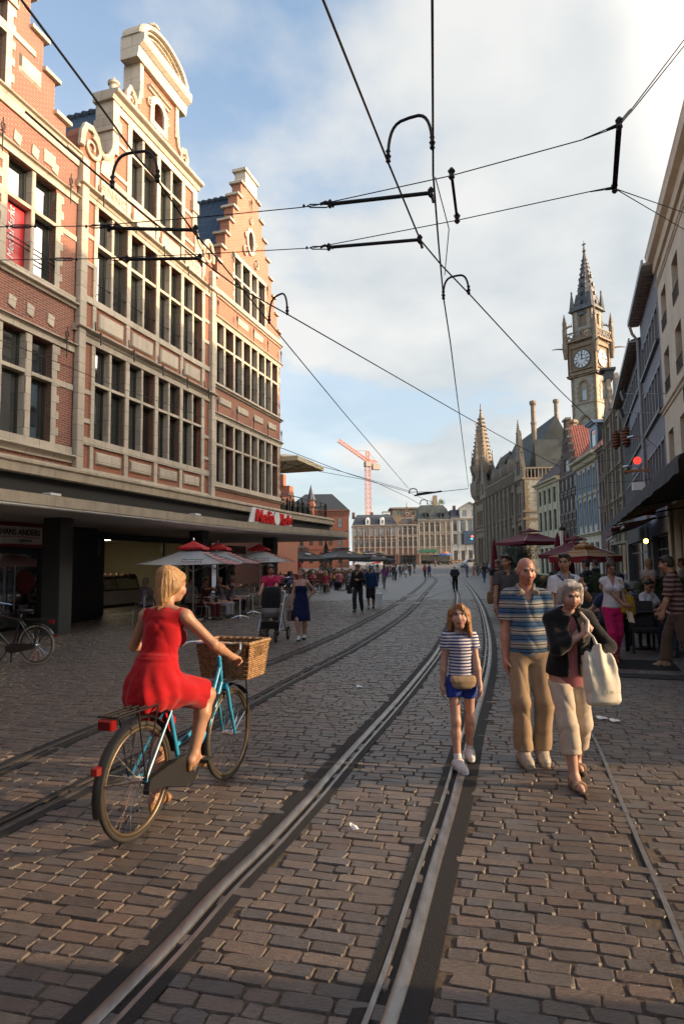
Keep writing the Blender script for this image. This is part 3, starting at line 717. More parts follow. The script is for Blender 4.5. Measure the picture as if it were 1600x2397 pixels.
def build_step_left():
 t=thing('gabled_house','red brick house with stepped gable at the left edge, red banner in window','house',FL,FROT)
 C=-3.55
 st=[(.28,4.26),(.28,12.82),(-.20,12.82),(-.20,13.46),(-.63,13.46),(-.63,14.32),(-1.05,14.32),(-1.05,15.10),(-1.50,15.10),(-1.50,15.9),(-1.95,15.9),(-1.95,16.7),(-2.4,16.7),(-2.4,17.5),(-2.85,17.5),(-2.85,18.5)]
 out=[(2*C-x,z) for x,z in st]+st[::-1]
 bays=[(-2.02,-.47),(-4.3,-2.75),(-6.63,-5.08)];mul=[-1.235,-3.52,-5.85]
 holes=[rect(a,b,4.83,7.36) for a,b in bays]+[rect(a,b,8.88,11.48) for a,b in bays]+[rect(-4.9,-2.2,13.05,15.2)]
 MB().plate(out,holes,0,.45).build('brick_wall',M_BRICK_D,t)
 d=MB()
 for z0,zn,BB in ((4.83,7.36,bays),(8.88,11.48,bays),(13.05,15.2,[(-4.9,-2.2)])):
  for a,b in BB:
   z=z0;k=0
   while z<zn-.1:
    w=.26 if k%2 else .17;d.box(a-w,a,-.022,.12,z,z+.21);d.box(b,b+w,-.022,.12,z,z+.21);z+=.21;k+=1
 for z0,z1 in ((6.35,6.5),(10.44,10.58),(14.45,14.6)):
  d.box(2*C+.1 if z0<14 else -5.6,.26 if z0<14 else -1.3,-.03,.04,z0,z1) if z0>14 else [d.box(b,(bays[i-1][0] if i else .28),-.03,.04,z0,z1) for i,(a,b) in enumerate(bays)]
 for z0,z1 in ((4.42,4.83),(8.62,8.88),(12.58,12.86),(11.5,11.66),(7.38,7.54),(15.2,15.4)):d.box(2*C-.26 if z0<15 else -5.2,.28 if z0<15 else -1.9,-.05,.04,z0,z1)
 for a,b in bays[:1]:
  for zz in (7.95,12.0):
   for uu in (a+.12,(a+b)/2-.1,b-.2):d.plate([(uu,zz-.1),(uu+.2,zz-.16),(uu+.24,zz+.12),(uu+.02,zz+.16)],[],-.03,.02)
 d.build('stone_dressing',M_STONE,t)
 k=MB()
 for z,h,p in ((4.62,.14,.18),(8.72,.14,.16),(11.72,.1,.14),(7.60,.1,.14),(12.96,.14,.16)):moulding(k,2*C-.28,.30,z,h,p)
 k.pieces('cornice',M_STONE,t)
 cp=MB()
 for i in range(1,len(st)-1,2):
  for sg in (0,1):
   (x0,z0),x1=st[i],st[i+1][0]
   if sg:x0,x1=2*C-x0,2*C-x1
   lo,hi=min(x0,x1),max(x0,x1);lo-=.13 if sg else .0;hi+=.13 if not sg else 0
   cp.box(lo,hi,-.10,.55,z0,z0+.10)
 cp.pieces('gable_coping',M_STONE,t)
 MB().cham(-1.80,-1.10,-.05,.03,13.72,14.2,.05).build('stone_panel',M_STONE,t)
 MB().cham(-.95,-.55,-.04,.03,11.95,12.3,.02).build('stone_panel',M_STONE,t)
 for i,(a,b) in enumerate(bays):
  cross_window(t,a,b,4.83,7.36,[mul[i]],[6.41],post=.2);w=cross_window(t,a,b,8.88,11.48,[mul[i]],[10.5],post=.12,guard=(9.4,9.52))
  if i==0:
   bn=MB().box(-1.98,-1.33,.16,.17,8.95,10.42).build('red_banner',M_RED,w)
   text_part('banner_lettering','MediaMarkt',.27,M_WHITE,bn,(-1.72,.15,9.7),(PI/2,-PI/2,0),depth=.003,shear=.2)
 cross_window(t,-4.9,-2.2,13.05,15.2,[-4.0,-3.1],[14.4],post=.14)
 q=MB()
 for z in (7.45,11.6):
  for u in (-.18,-2.38,-4.7):anchor(q,u,z,-.2,.75)
 anchor(q,-2.0,15.5,-.12,.6);q.pieces('wall_anchor',M_IRON,t)
 r=MB();r.rings([[(.2,.2,12.3),(C,.2,17.9),(2*C,.2,12.3)],[(.2,14,12.3),(C,14,17.9),(2*C,14,12.3)]]);r.build('roof',M_SLATE,t)
 MB().box(2*C-.25,.26,.46,14,4.26,12.3).build('rear_walls',M_BRICK_D,t)
build_step_left()
def path_offset(P,d):
 out=[]
 for i,p in enumerate(P):
  t=(P[min(i+1,len(P)-1)]-P[max(i-1,0)]).normalized();out.append(p+Vector((t.y,-t.x))*d)
 return out
def build_canopy():
 t=thing('shop_canopy','long curved stone edged canopy with white soffit over the ground floor shops','canopy',FL,FROT)
 E=[(-9,-1.5),(-4,-1.5),(0,-1.5),(4,-1.5),(8,-1.6),(10,-1.85),(12,-2.15),(13.4,-2.42),(14.2,-2.6),(15.2,-2.75),(16.2,-2.7),(17.2,-2.3),(18.0,-1.5),(18.5,-.4),(18.7,1.0),(18.7,4)]
 S=[Vector((p.x,p.y)) for p in spline([Vector((a,b,0)) for a,b in E],6)]
 def sw(prof):
  rings=[[] for _ in S]
  for o,z in prof:
   Q=path_offset(S,o)
   for i,q in enumerate(Q):rings[i].append((q.x,q.y,z))
  m=MB();m.rings(rings,close=False,cap=False);return m
 sw([(-.9,3.285),(.0,3.275),(.0,3.04),(-.03,3.035)]).build('stone_edge',M_STONE_T,t)
 sw([(-.03,3.035),(-.02,3.0),(-.05,2.97),(-.16,2.965),(-.2,3.0)]).build('white_trim',M_WHITE,t)
 sof=MB();P=path_offset(S,-.16);sof.add([(q.x,q.y,2.985) for q in P]+[(q.x,9,2.985) for q in P],[(i,i+1,len(P)+i+1,len(P)+i) for i in range(len(P)-1)]);sof.build('soffit',M_SOFFIT,t)
 top=MB();top.add([(q.x,q.y,3.283) for q in S]+[(q.x,6,3.283) for q in S],[(i+1,i,len(P)+i,len(P)+i+1) for i in range(len(P)-1)]);top.build('canopy_top',M_CONC,t)
 E2=[(-9,-.16),(0,-.16),(10,-.17),(14.3,-.25),(17,-.40),(19.5,-.55),(20.8,-.45),(22.0,.1),(22.8,1.2),(23.0,2.6),(23.0,6)]
 S=[Vector((p.x,p.y)) for p in spline([Vector((a,b,0)) for a,b in E2],6)]
 sw([(-.5,4.29),(.02,4.28),(.05,4.24),(.05,4.18),(.0,4.14),(-.02,3.94),(-.06,3.93),(-.5,3.93)]).build('stone_band',M_STONE_T,t)
 top=MB();P=path_offset(S,-.3);top.add([(q.x,q.y,4.285) for q in P]+[(q.x,7,4.285) for q in P],[(i+1,i,len(P)+i,len(P)+i+1) for i in range(len(P)-1)]);top.add([(q.x,q.y,3.94) for q in P]+[(q.x,7,3.94) for q in P],[(i,i+1,len(P)+i+1,len(P)+i) for i in range(len(P)-1)]);top.build('terrace_slab',M_CONC,t)
 S=path_offset(S,-.22)
 sw([(0,3.94),(0,3.25)]).build('black_fascia',M_BLACKW,t)
 q=MB()
 for u in (-1.45,4.9):q.cham(u,u+.34,-.98,-.74,3.29,3.42,.01)
 q.box(11.7,11.95,-1.5,-1.3,3.28,3.4);q.build('canopy_floodlight',M_WHITE,t)
build_canopy()
M_REDTXT=plain('sign_red',(.62,.012,.012),.35)
def build_columns():
 for i,(u,lab) in enumerate(((0.0,'dark granite column nearest the parked black bicycle'),(7.05,'dark granite column behind the first striped parasol'),(13.4,'dark granite column behind the third striped parasol'))):
  o=MB().cham(u,u+.46,0.0,.55,-.02,3.0,.012).build('granite_column',M_GRANITE);o.location=FL;o.rotation_euler=(0,0,FROT);tag(o,lab,'column','granite columns under the canopy')
 o=MB().cham(16.2,16.6,5.2,5.7,-.02,3.0,.012).build('granite_column',M_GRANITE);o.location=FL;o.rotation_euler=(0,0,FROT);tag(o,'dark column deep under the canopy, right of the shop doors','column','granite columns under the canopy')
 s=thing('shop_sign','red MediaMarkt sign with swirl standing on the canopy edge','sign',fl(9.95,.62,3.60),FROT)
 bk=MB();bk.plate([(-.25,-.18),(4.05,-.18),(4.2,.42),(.12,.48)],[],.06,.12);bk.build('white_backing',M_WHITE,s)
 fit_text('sign_lettering','Media',.25,2.02,-.12,.42,M_REDTXT,s,0,.05,.28,.012);fit_text('sign_lettering','Markt',2.62,4.10,-.12,.40,M_REDTXT,s,0,.05,.28,.012)
 sw=MB();sw.cur=0;sw.lathe([(.33,0),(.33,.04)],24)
 for k in range(9):
  a0=2*PI*k/9;pts=[]
  for j in range(9):
   r=.04+.29*j/8;a=a0+1.5*j/8;pts.append((r*math.cos(a),r*math.sin(a),-.015))
  sw.cur=1;sw.tube(pts,[.012+.022*j/8 for j in range(9)],5)
 o=sw.build('swirl_logo',[M_WHITE,M_REDTXT],s);o.location=(2.32,-.02,.14);o.scale=(.9,.9,1);o.rotation_euler=(PI/2,0,0)
build_columns()
def build_shops():
 t=thing('optician_shop','dark opticians shop front with red framed HANS ANDERS sign and glass doors','shop front',FL,FROT)
 w=MB();w.plate(rect(-9,2.6,0,2.98),[rect(-1.2,.1,.1,2.1),rect(.25,1.75,.1,2.1),rect(1.95,2.35,.1,2.3)],2.3,2.4);w.box(2.6,4.3,2.3,2.4,0,2.98);w.build('black_wall',M_BLACKW,t)
 g=MB();g.box(-1.2,.1,2.33,2.34,.1,2.1);g.box(.25,1.75,2.33,2.34,.1,2.1);g.box(1.95,2.35,2.33,2.34,.1,2.3);g.build('glass_door',M_GLASS_B,t)
 q=MB()
 for u in (.42,.78):q.tube([(u,2.2,.55),(u,2.2,1.75)],.02,8);q.tube([(u,2.2,.7),(u,2.33,.7)],.012,6);q.tube([(u,2.2,1.6),(u,2.33,1.6)],.012,6)
 q.build('door_handle',M_STEEL,t)
 MB().lathe([(.34,0),(.34,.01)],24).xf(Matrix.Translation((1.28,2.32,1.32))@Matrix.Rotation(PI/2,4,'X')).build('red_door_sticker',plain('dull_red',(.16,.008,.01),.5),t)
 s=thing('shop_sign','white HANS ANDERS sign in a dark red frame','sign',fl(.55,-2.2,2.52),FROT)
 MB().plate(rect(-1.9,1.27,-.24,.44),[rect(-1.82,1.17,-.15,.34)],-.06,.06).build('red_frame',plain('dark_red_frame',(.20,.006,.010),.4),s)
 MB().box(-1.82,1.17,-.02,.02,-.15,.34).build('white_face',M_WHITE,s)
 MK=plain('sign_black',(.01,.01,.01),.5)
 fit_text('sign_lettering','HANS ANDERS',-.33,1.07,.10,.27,MK,s,-.03,.006,0,.012)
 text_part('sign_lettering','opticiens',.13,plain('sign_grey',(.12,.12,.12),.5),s,(.55,-.03,-.04),(PI/2,0,0),depth=.006)
 MB().tube([(-.5+.155*k,-.03,.03+.03*math.sin(PI*k/10)) for k in range(11)],.008,5).build('red_underline',M_RED,s)
 s=thing('shop_sign','small grey HANS ANDERS sign on the black wall right of the first column','sign',fl(5.25,-3.55,2.45),FROT)
 MB().box(-.75,.7,-.02,.05,-.30,.28).build('grey_face',plain('grey_face',(.22,.22,.22),.6),s)
 text_part('sign_lettering','HANS ANDERS',.17,MK,s,(0,-.03,.02),(PI/2,0,0),depth=.006)
 text_part('sign_lettering','opticiens',.08,MK,s,(.2,-.03,-.14),(PI/2,0,0),depth=.006)
 t=thing('ice_cream_parlour','open ice cream parlour with cream walls behind a black framed opening','shop front',FL,FROT)
 b=MB();b.box(4.3,6.2,3.62,3.72,0,2.98);b.box(4.25,4.3,2.4,3.7,0,2.98);b.box(6.16,6.22,3.7,8.6,0,2.98);b.box(6.2,12.6,3.66,3.78,2.72,2.98)
 for u in (6.22,10.1,11.75,12.5):b.box(u,u+.12,3.64,3.78,0,2.72)
 b.build('black_frame',M_BLACKW,t)
 MB().box(6.2,12.6,8.6,8.7,0,2.98).box(12.6,12.7,3.7,8.6,0,2.98).build('cream_wall',M_CREAMW,t)
 MB().box(-9,18,3.75,8.6,-.02,.02).build('shop_floor',plain('dark_floor_tile',(.04,.037,.034),.5,var=.2),t)
 MB().box(6.3,12.5,4.0,8.5,2.9,2.95).build('ceiling',M_WHITE,t)
 lp=MB();lp.box(7.9,9.2,5.6,5.8,2.84,2.89);lp.build('ceiling_lamp',emit('lit_tube',(1.0,.84,.55),12.0),t)
 g=MB();g.box(10.22,11.75,3.70,3.71,0,2.72);g.box(11.87,12.5,3.70,3.71,0,2.72)
 c=thing('ice_cream_counter','ice cream display counter with slanted glass front and white base','counter',fl(8.2,-5.55,0),FROT)
 MB().box(0,3.0,0,.75,.14,.72).build('counter_base',M_WHITE,c);MB().box(0.05,2.95,.05,.7,.0,.14).build('kick_plate',M_BLACKP,c)
 fr=MB();fr.box(-.02,3.02,-.03,.78,.72,.78)
 for u in (0,.5,1.5,2.98):fr.bar((u,0,.76),(u,.18,1.28),.04)
 fr.bar((0,.18,1.28),(3,.18,1.28),.05);fr.box(0,3,.18,.7,1.26,1.31);fr.build('black_glass_frame',M_BLACKP,c)
 MB().add([(0,.02,.78),(3,.02,.78),(3,.18,1.26),(0,.18,1.26)],[(0,1,2,3)]).build('glass_front',glass('counter_glass',(.05,.05,.045),.04),c)
 q=MB()
 for k in range(7):q.lathe([(.001,0),(.09,.03),(.1,.08),(.06,.14),(.001,.16)],8,(.3+k*.4,.38,1.31 if k%3==0 else 1.30))
 q.build('ice_cream_tub',plain('tub_brown',(.14,.08,.05),.5),c)
 mb=thing('menu_board','red ice cream menu board with white price lines','menu board',fl(8.3,-5.9,1.98),FROT)
 MB().box(-.42,.5,-.02,.05,-.62,.52).build('red_face',M_RED,mb)
 text_part('menu_title','GLACES',.14,M_WHITE,mb,(.04,-.03,.40),(PI/2,0,0),depth=.004)
 l=MB()
 for k in range(11):l.box(-.36,-.36+random.uniform(.25,.5),-.026,-.021,.22-k*.07,.25-k*.07);l.box(.32,.44,-.026,-.021,.22-k*.07,.25-k*.07)
 l.build('menu_lines',M_WHITE,mb)
 cm=thing('coffee_machine','dark coffee machine on the counter by the cream wall','machine',fl(10.9,-5.7,0.9),FROT)
 MB().cham(-.22,.22,0,.35,0,.5,.02).build('body',M_BLACKP,cm);MB().box(-.25,.25,.0,.4,-.9,0).build('stand',M_WOODD,cm)
 t=thing('electronics_shop','dark electronics shop front with red posters behind the striped parasols','shop front',FL,FROT)
 w=MB();w.box(12.7,18.5,6.0,6.1,0,2.98);w.build('dark_glazing',M_GLASS_B,t)
 f=MB()
 for k in range(6):f.box(12.7+k*1.1,12.78+k*1.1,5.95,6.0,0,2.98)
 f.build('mullion',M_BLACKW,t)
 MRD=plain('poster_red',(.13,.008,.012),.5);MBL=plain('poster_blue',(.03,.04,.16),.5)
 q=MB()
 for u,z0,z1,w_ in ((11.9,2.35,2.75,2.6),(15.2,2.35,2.75,2.6)):q.box(u,u+w_,3.55,3.6,z0,z1)
 q.build('red_fascia',MRD,t);text_part('fascia_lettering','DAMASS',.3,plain('dull_white',(.25,.22,.22),.6),t,(13.1,3.54,2.57),(PI/2,0,0),depth=.004)
 p=MB();p.cur=0;p.box(13.2,14.0,3.5,3.55,.2,1.55);p.cur=1;p.box(13.2,14.0,3.5,3.55,1.6,2.2);p.build('poster',[MRD,MBL],t)
 text_part('poster_lettering','Technologie',.15,plain('poster_pink',(.5,.15,.15),.6),t,(13.6,3.49,1.2),(PI/2,0,0),depth=.003)
 st=thing('gift_stand','dark rack of small shiny souvenirs beside the shop door','stand',fl(15.3,-3.2,0),FROT)
 MB().box(-.5,.5,0,.5,0,2.3).build('rack',M_BLACKP,st);q=[MB() for _ in range(4)]
 for k in range(120):
  u,z=random.uniform(-.48,.45),random.uniform(.3,2.25);s=random.uniform(.02,.06);q[k%4].box(u,u+s,-.04,0.0,z,z+s*1.5)
 for m,nm,c in zip(q,('goods_white','goods_yellow','goods_red','goods_grey'),((.6,.6,.58),(.5,.4,.08),(.4,.05,.05),(.2,.2,.22))):m.build('souvenirs',plain(nm,c,.4),st)
 MB().box(-9,4.25,5.5,5.6,0,2.98).box(14,19,8.6,8.7,0,2.98).build('back_wall',M_BLACKW,t)
build_shops()
def build_terrace():
 t=thing('terrace_railing','black glass and metal railing along the roof terrace above the canopy','railing',FL,FROT)
 E2=[(14.6,.15),(17,.0),(19.5,-.15),(20.8,-.02),(21.8,.5),(22.4,1.4),(22.6,2.6)]
 S=spline([Vector((a,b,0)) for a,b in E2],4);q=MB()
 for p in S[::2]:q.box(p.x-.02,p.x+.02,p.y-.02,p.y+.02,4.28,5.15)
 q.tube([(p.x,p.y,5.15) for p in S],.025,6);q.tube([(p.x,p.y,4.75) for p in S],.012,5);q.build('rail_post',M_IRON,t)
 q=MB()
 for i in range(7):
  u=14.8+i*.75;q.box(u,u+.5,.5,.9,4.3,4.75);q.box(u,u+.06,.5,.56,4.3,5.1);q.box(u,u+.5,.86,.9,4.75,5.1)
 q.build('terrace_chair',M_IRON,t)
 p=thing('parasol','cream terrace parasol with red logo above the canopy, lit by the sun','parasol',fl(16.6,-1.2,4.5),FROT)
 M_CREAMF=fabric('cream_canvas',(.62,.52,.34))
 a=1.9;z=2.45;q=MB();q.add([(-a,-a,z),(a,-a,z),(a,a,z),(-a,a,z),(0,0,z+.55),(-a,-a,z-.22),(a,-a,z-.22),(a,a,z-.22),(-a,a,z-.22)],[(0,1,4),(1,2,4),(2,3,4),(3,0,4),(0,5,6,1),(1,6,7,2),(2,7,8,3),(3,8,5,0)]);q.build('canopy',M_CREAMF,p)
 MB().tube([(0,0,0),(0,0,z+.6)],.035,8).build('pole',M_WHITE,p)
 q=MB()
 for sx in (-1,1):
  for sy in (-1,1):q.bar((0,0,z-.5),(sx*a*.6,sy*a*.6,z+.12),.03)
 q.build('strut',M_WOODD,p)
 MB().box(.9,1.35,-a-.004,-a-.001,z+.02,z+.0).build('hem',M_CREAMF,p) if False else None
 MB().obox((1.0,-a*.78-.0,z+.13),(.2,0,0),(0,.005,0),(0,.05,.1)).build('red_logo',M_RED,p)
 b=thing('brick_house','small sunlit orange brick house behind the roof terrace','house',fl(27.1,-4.7,0),FROT)
 MB().plate([(-3,0),(1.2,0),(1.2,5.6),(.6,6.4),(.4,7.2),(-.2,7.2),(-.4,6.4),(-3,6.0)],[rect(-1.9,-1.3,3.9,5.1),rect(-.7,-.1,3.9,5.1)],0,4).build('wall',M_BRICK_O,b);MB().box(-.4,.1,.4,.9,7.2,8.0).build('chimney',M_BRICK_O,b);q=MB();q.box(-3.1,1.3,-.12,.02,5.25,5.45);q.box(-3.1,1.3,-.08,.02,3.6,3.75);q.build('stone_band',M_STONE,b)
 MB().box(-1.9,-1.3,.15,.2,3.9,5.1).box(-.7,-.1,.15,.2,3.9,5.1).build('window',M_GLASS,b)
build_terrace()
def fthing(name,label,cat,Pfar,Pnear,z=0.0,group=None):
 a,b=Vector((*Pfar,0)),Vector((*Pnear,0));d=b-a
 t=thing(name,label,cat,(a.x,a.y,z),math.atan2(d.y,d.x),group);t['w']=d.length;return t,d.length
def swin(parent,outline_rect,nx=2,trans=(),fw=.06,dep=.18,mat=None,pane=None,label=None,surround=None,sw=.10,y=-.03,arched=False,name='window'):
 u0,u1,z0,z1=outline_rect;m=MB();o=arch(u0,u1,z0,z1) if arched else rect(u0,u1,z0,z1)
 top=z1-(u1-u0)/2*(1 if arched else 0)
 ins=arch(u0+fw,u1-fw,z0+fw,z1-fw) if arched else rect(u0+fw,u1-fw,z0+fw,z1-fw)
 m.plate(o,[ins],dep-.03,dep+.03)
 for k in range(1,nx):x=u0+(u1-u0)*k/nx;m.box(x-fw*.5,x+fw*.5,dep-.035,dep+.02,z0+fw,z1-fw)
 for tz in trans:m.box(u0+fw,u1-fw,dep-.04,dep+.015,tz-fw*.5,tz+fw*.5)
 w=m.build(name,mat or M_SASH,parent,label)
 g=MB();g.plate(o,[],dep+.005,dep+.01,back=False);p=g.build('pane',pane or M_GLASS,w)
 if surround:
  s=MB();oo=arch(u0-sw,u1+sw,z0-sw*.6,z1+sw) if arched else rect(u0-sw,u1+sw,z0-sw*.8,z1+sw)
  s.plate(oo,[o],y,.02);s.build('surround',surround,w)
 return w
def wall(t,outline,holes,mat,th=.35,name='wall'):return MB().plate(outline,holes,0,th).build(name,mat,t)
def body(t,w,H,depth,mat,name='rear_walls',z0=0):return MB().box(.02,w-.02,.36,depth,z0,H-.02).build(name,mat,t)
def build_R1():
 t,w=fthing('plastered_house','cream plastered house with tall windows and heavy eaves at the right edge','house',(14.12,27.0),(6.75,6.4))
 us=[.75+2.95*k for k in range(7)];rows=[(4.62,7.12),(8.72,10.52),(11.42,13.15)]
 holes=[rect(u,u+1.35,a,b) for u in us for a,b in rows]
 gl=[(2.4,3.3),(5.2,8.2),(10.4,13.2),(15,18)];holes+=[rect(a,b,.15 if i else .05,3.1) for i,(a,b) in enumerate(gl)]
 wall(t,rect(0,w,0,15.1),holes,M_PLASTER_C,.45)
 body(t,w,15.0,7,M_PLASTER_C)
 for u in us:
  for i,(a,b) in enumerate(rows):swin(t,(u,u+1.35,a,b),2,(b-.65,),.07,.30,M_SASH_W if i==0 else M_SASH)
 for i,(a,b) in enumerate(gl):
  g=swin(t,(a,b,.15 if i else .05,3.1),1 if not i else 3,(2.2,),.08,.3,M_SASH if i else M_SASH_W,M_GLASS_B,name='shop_window')
 k=MB();moulding(k,-.1,w+.1,8.26,.22,.14);moulding(k,-.05,w+.1,13.9,.14,.10);moulding(k,-.1,w+.1,4.42,.25,.30)
 k.build('string_course',M_PLASTER_C,t)
 c=MB();pr=[(.1,14.5),(-.12,14.5),(-.16,14.85),(-.38,14.95),(-.40,15.2),(-.44,15.35),(-.36,15.42),(.2,15.8)]
 c.rings([[(-.15,a,b) for a,b in pr],[(w+.2,a,b) for a,b in pr]]);c.build('eaves_cornice',M_PLASTER_C,t)
 MB().rings([[(0,.2,15.7),(0,3.5,16.4),(0,7,15.7)],[(w,.2,15.7),(w,3.5,16.4),(w,7,15.7)]]).build('roof',M_SLATE,t)
 for u in us[:3]:
  for z in (8.72,11.42):
   q=MB();q.tube([(u,-.02,z+.55),(u+1.35,-.02,z+.55)],.018,5)
   for j in range(8):q.tube([(u+.08+j*.17,-.02,z+.05),(u+.08+j*.17,-.02,z+.55)],.01,4)
   q.build('window_guard',M_IRON,t)
 p=MB()
 for u in (.1,3.5,8.5,13.5,18.6):p.cham(u,u+.62,-.12,.1,0,4.2,.02)
 p.build('pilaster',M_PLASTER_C,t)
 text_part('fascia_lettering','Trattoria',.85,plain('letter_iron',(.03,.03,.035),.5),t,(6.6,-.06,7.62),(PI/2,0,0),depth=.04)
 a=thing('awning','large black folding arm awning at the right edge with grey valance','awning',tuple(t.location),t.rotation_euler.z)
 q=MB();q.cur=0
 for k in range(1):q.rings([[(-.6,-.1,4.15),(-.6,-2.6,3.25),(-.6,-2.6,3.20),(-.6,-.1,4.08)],[(w-2,-.1,4.15),(w-2,-2.6,3.25),(w-2,-2.6,3.2),(w-2,-.1,4.08)]])
 q.build('black_canvas',fabric('black_awning',(.012,.012,.013)),a)
 q=MB();n=60
 q.add([(-.6+(w-1.4)*k/n,-2.62-.006*math.sin(k*1.9),3.25) for k in range(n+1)]+[(-.6+(w-1.4)*k/n,-2.63+.012*math.sin(k*1.9),2.98+.012*math.sin(k*1.1)) for k in range(n+1)],[(k,k+1,n+2+k,n+1+k) for k in range(n)]);q.build('valance',fabric('black_awning',(.012,.012,.013)),a)
 q=MB()
 for u in (.5,5.5,10.5):q.bar((u,-.05,3.6),(u,-2.5,3.22),.05)
 q.build('folding_arm',M_IRON,a)
 a=thing('awning','half rolled pale grey canvas awning above the black one','awning',tuple(t.location),t.rotation_euler.z)
 q=MB();q.tube([(2.0,-.3,4.3),(w-2,-.3,4.3)],.12,10);q.build('roller',M_IRON,a)
 q=MB();n=40;rings=[]
 for k in range(n+1):
  u=2.2+(w-4.4)*k/n;rings.append([(u,-.35,4.36),(u,-.9,4.12+.015*math.sin(k*2)),(u,-1.5,3.84+.02*math.sin(k*1.3)),(u,-1.5,3.72+.02*math.sin(k*1.7))])
 q.rings(rings,close=False,cap=False);q.build('grey_canvas',fabric('grey_awning',(.18,.18,.18)),a)
 for u,z,l,lab in ((1.0,8.75,1.6,'upper black floodlight on a long arm from the cream facade'),(-.2,8.2,1.6,'lower black floodlight on a long arm near the drainpipe')):
  f=thing('floodlight',lab,'floodlight',t.matrix_basis@Vector((u,0,z)),t.rotation_euler.z,'floodlights on the cream facade')
  MB().tube([(0,0,0),(0,-l,.15)],.025,6).build('arm',M_STEEL,f);MB().obox((0,-l-.1,.12),(.16,.02,0),(0,.06,.03),(0,-.05,.2)).build('lamp_head',M_BLACKP,f)
 f=thing('camera_box','pale grey outdoor loudspeaker box on a bracket low on the cream facade','loudspeaker',t.matrix_basis@Vector((-.3,0,5.0)),t.rotation_euler.z)
 MB().cham(-.2,.2,-1.4,-.9,-.18,.18,.03).build('box',M_WHITE,f);MB().tube([(0,-.9,0),(0,0,0)],.03,6).build('bracket',M_STEEL,f)
build_R1()
def build_R2():
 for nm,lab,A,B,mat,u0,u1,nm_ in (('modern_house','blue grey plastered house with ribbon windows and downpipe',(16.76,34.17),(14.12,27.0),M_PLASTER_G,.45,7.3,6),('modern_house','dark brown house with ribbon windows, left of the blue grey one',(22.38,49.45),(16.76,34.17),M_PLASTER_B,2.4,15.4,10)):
  t,w=fthing(nm,lab,'house',A,B);dk=mat is M_PLASTER_B
  rows=[(4.98,7.20),(8.48,10.60),(11.60,13.30)]
  holes=[rect(u0,u1,a,b) for a,b in rows]+[rect(.6,w-.6,.2,3.0)]
  HE=13.95 if dk else 14.85;wall(t,rect(0,w,0,HE),holes,mat);body(t,w,HE-.05,11,mat)
  for a,b in rows:
   x=[u0+(u1-u0)*k/nm_ for k in range(nm_+1)]
   m=MB()
   for k in range(nm_+1):m.box(max(u0,x[k]-.06),min(u1,x[k]+.06),-.03,.25,a,b)
   m.box(u0,u1,-.025,.24,a,a+.1);m.box(u0,u1,-.02,.24,b-.1,b);wd=m.build('window',plain('pale_mullion',(.20,.20,.21) if not dk else (.16,.15,.14),.5),t)
   g=MB()
   for k in range(nm_):tl=random.uniform(-.01,.01);g.add([(x[k],.14+tl,a),(x[k+1],.14-tl,a),(x[k+1],.14-tl,b),(x[k],.14+tl,b)],[(0,1,2,3)])
   g.build('pane',M_GLASS,wd);s=MB();s.box(u0-.1,u1+.1,-.16,.02,a-.14,a-.002);s.build('sill',M_SASH,wd)
   if dk:
    s=MB();s.box(u0+5.2,u1,-.03,.02,a-1.05,a-.16);s.build('slab_band',M_PLASTER_G,t)
  swin(t,(.6,w-.6,.2,3.0),4,(2.3,),.08,.3,M_SASH,M_GLASS_B,name='shop_window')
  e=MB();e.box(-.3 if dk else 0,w+(.2 if not dk else 0),-.56,.3,HE,HE+.1);e.box(-.3 if dk else 0,w+(.2 if not dk else 0),-.62,-.54,HE-.02,HE+.26);e.build('eaves',plain('eaves_white',(.40,.38,.35),.6,var=.15),t)
  for k in range(int(w/.45)):pass
  d=MB()
  for k in range(int(w/.45)):d.box(.1+k*.45,.25+k*.45,-.5,-.05,HE-.1,HE)
  d.build('eaves_bracket',plain('bracket_brown',(.22,.20,.18),.6),t)
  MB().rings([[(0,-.5,HE+.15),(0,5,HE+1.3),(0,11,HE+.15)],[(w,-.5,HE+.15),(w,5,HE+1.3),(w,11,HE+.15)]]).build('roof',M_SLATE,t)
  if not dk:
   p=MB();p.tube([(.05,-.5,14.8),(.05,-.4,14.4),(.02,-.14,14.0),(.02,-.14,0)],.085,8);p.build('downpipe',plain('pipe_grey',(.25,.25,.25),.5),t)
   for u,z in ((1.6,6.7),(5.2,7.6)):
    q=MB();q.tube([(u,-.05,z-.6),(u,-.6,z),(u,-1.0,z+.03)],.025,6);q.lathe([(.02,.12),(.24,.06),(.26,0),(.02,-.03)],10,(u,-1.1,z));q.build('wall_lamp',M_STEEL,t)
 s=thing('shop_sign','red shop sign with yellow letters projecting below the black awning','sign',(13.0,26.0,3.9),R(-110))
 MB().cham(-.05,.05,-.9,.0,-.3,.4,.01).build('red_board',M_RED,s);text_part('sign_lettering','pizza',.34,plain('sign_yellow',(.7,.4,.03),.5),s,(-.06,-.45,.05),(PI/2,0,-PI/2),depth=.004)
 s=thing('neon_sign','glowing red neon sign on the brown house','neon sign',atY(1490,1078,33.5),R(-110))
 MB().lathe([(.02,-.06),(.2,-.05),(.2,.05),(.02,.06)],16).xf(Matrix.Rotation(PI/2,4,'Y')).build('disc',emit('neon_red',(1,.05,.03),.4),s);MB().box(-.08,.08,-.7,.7,-.62,-.50).build('bracket',plain('sign_orange',(.5,.18,.03),.5),s)
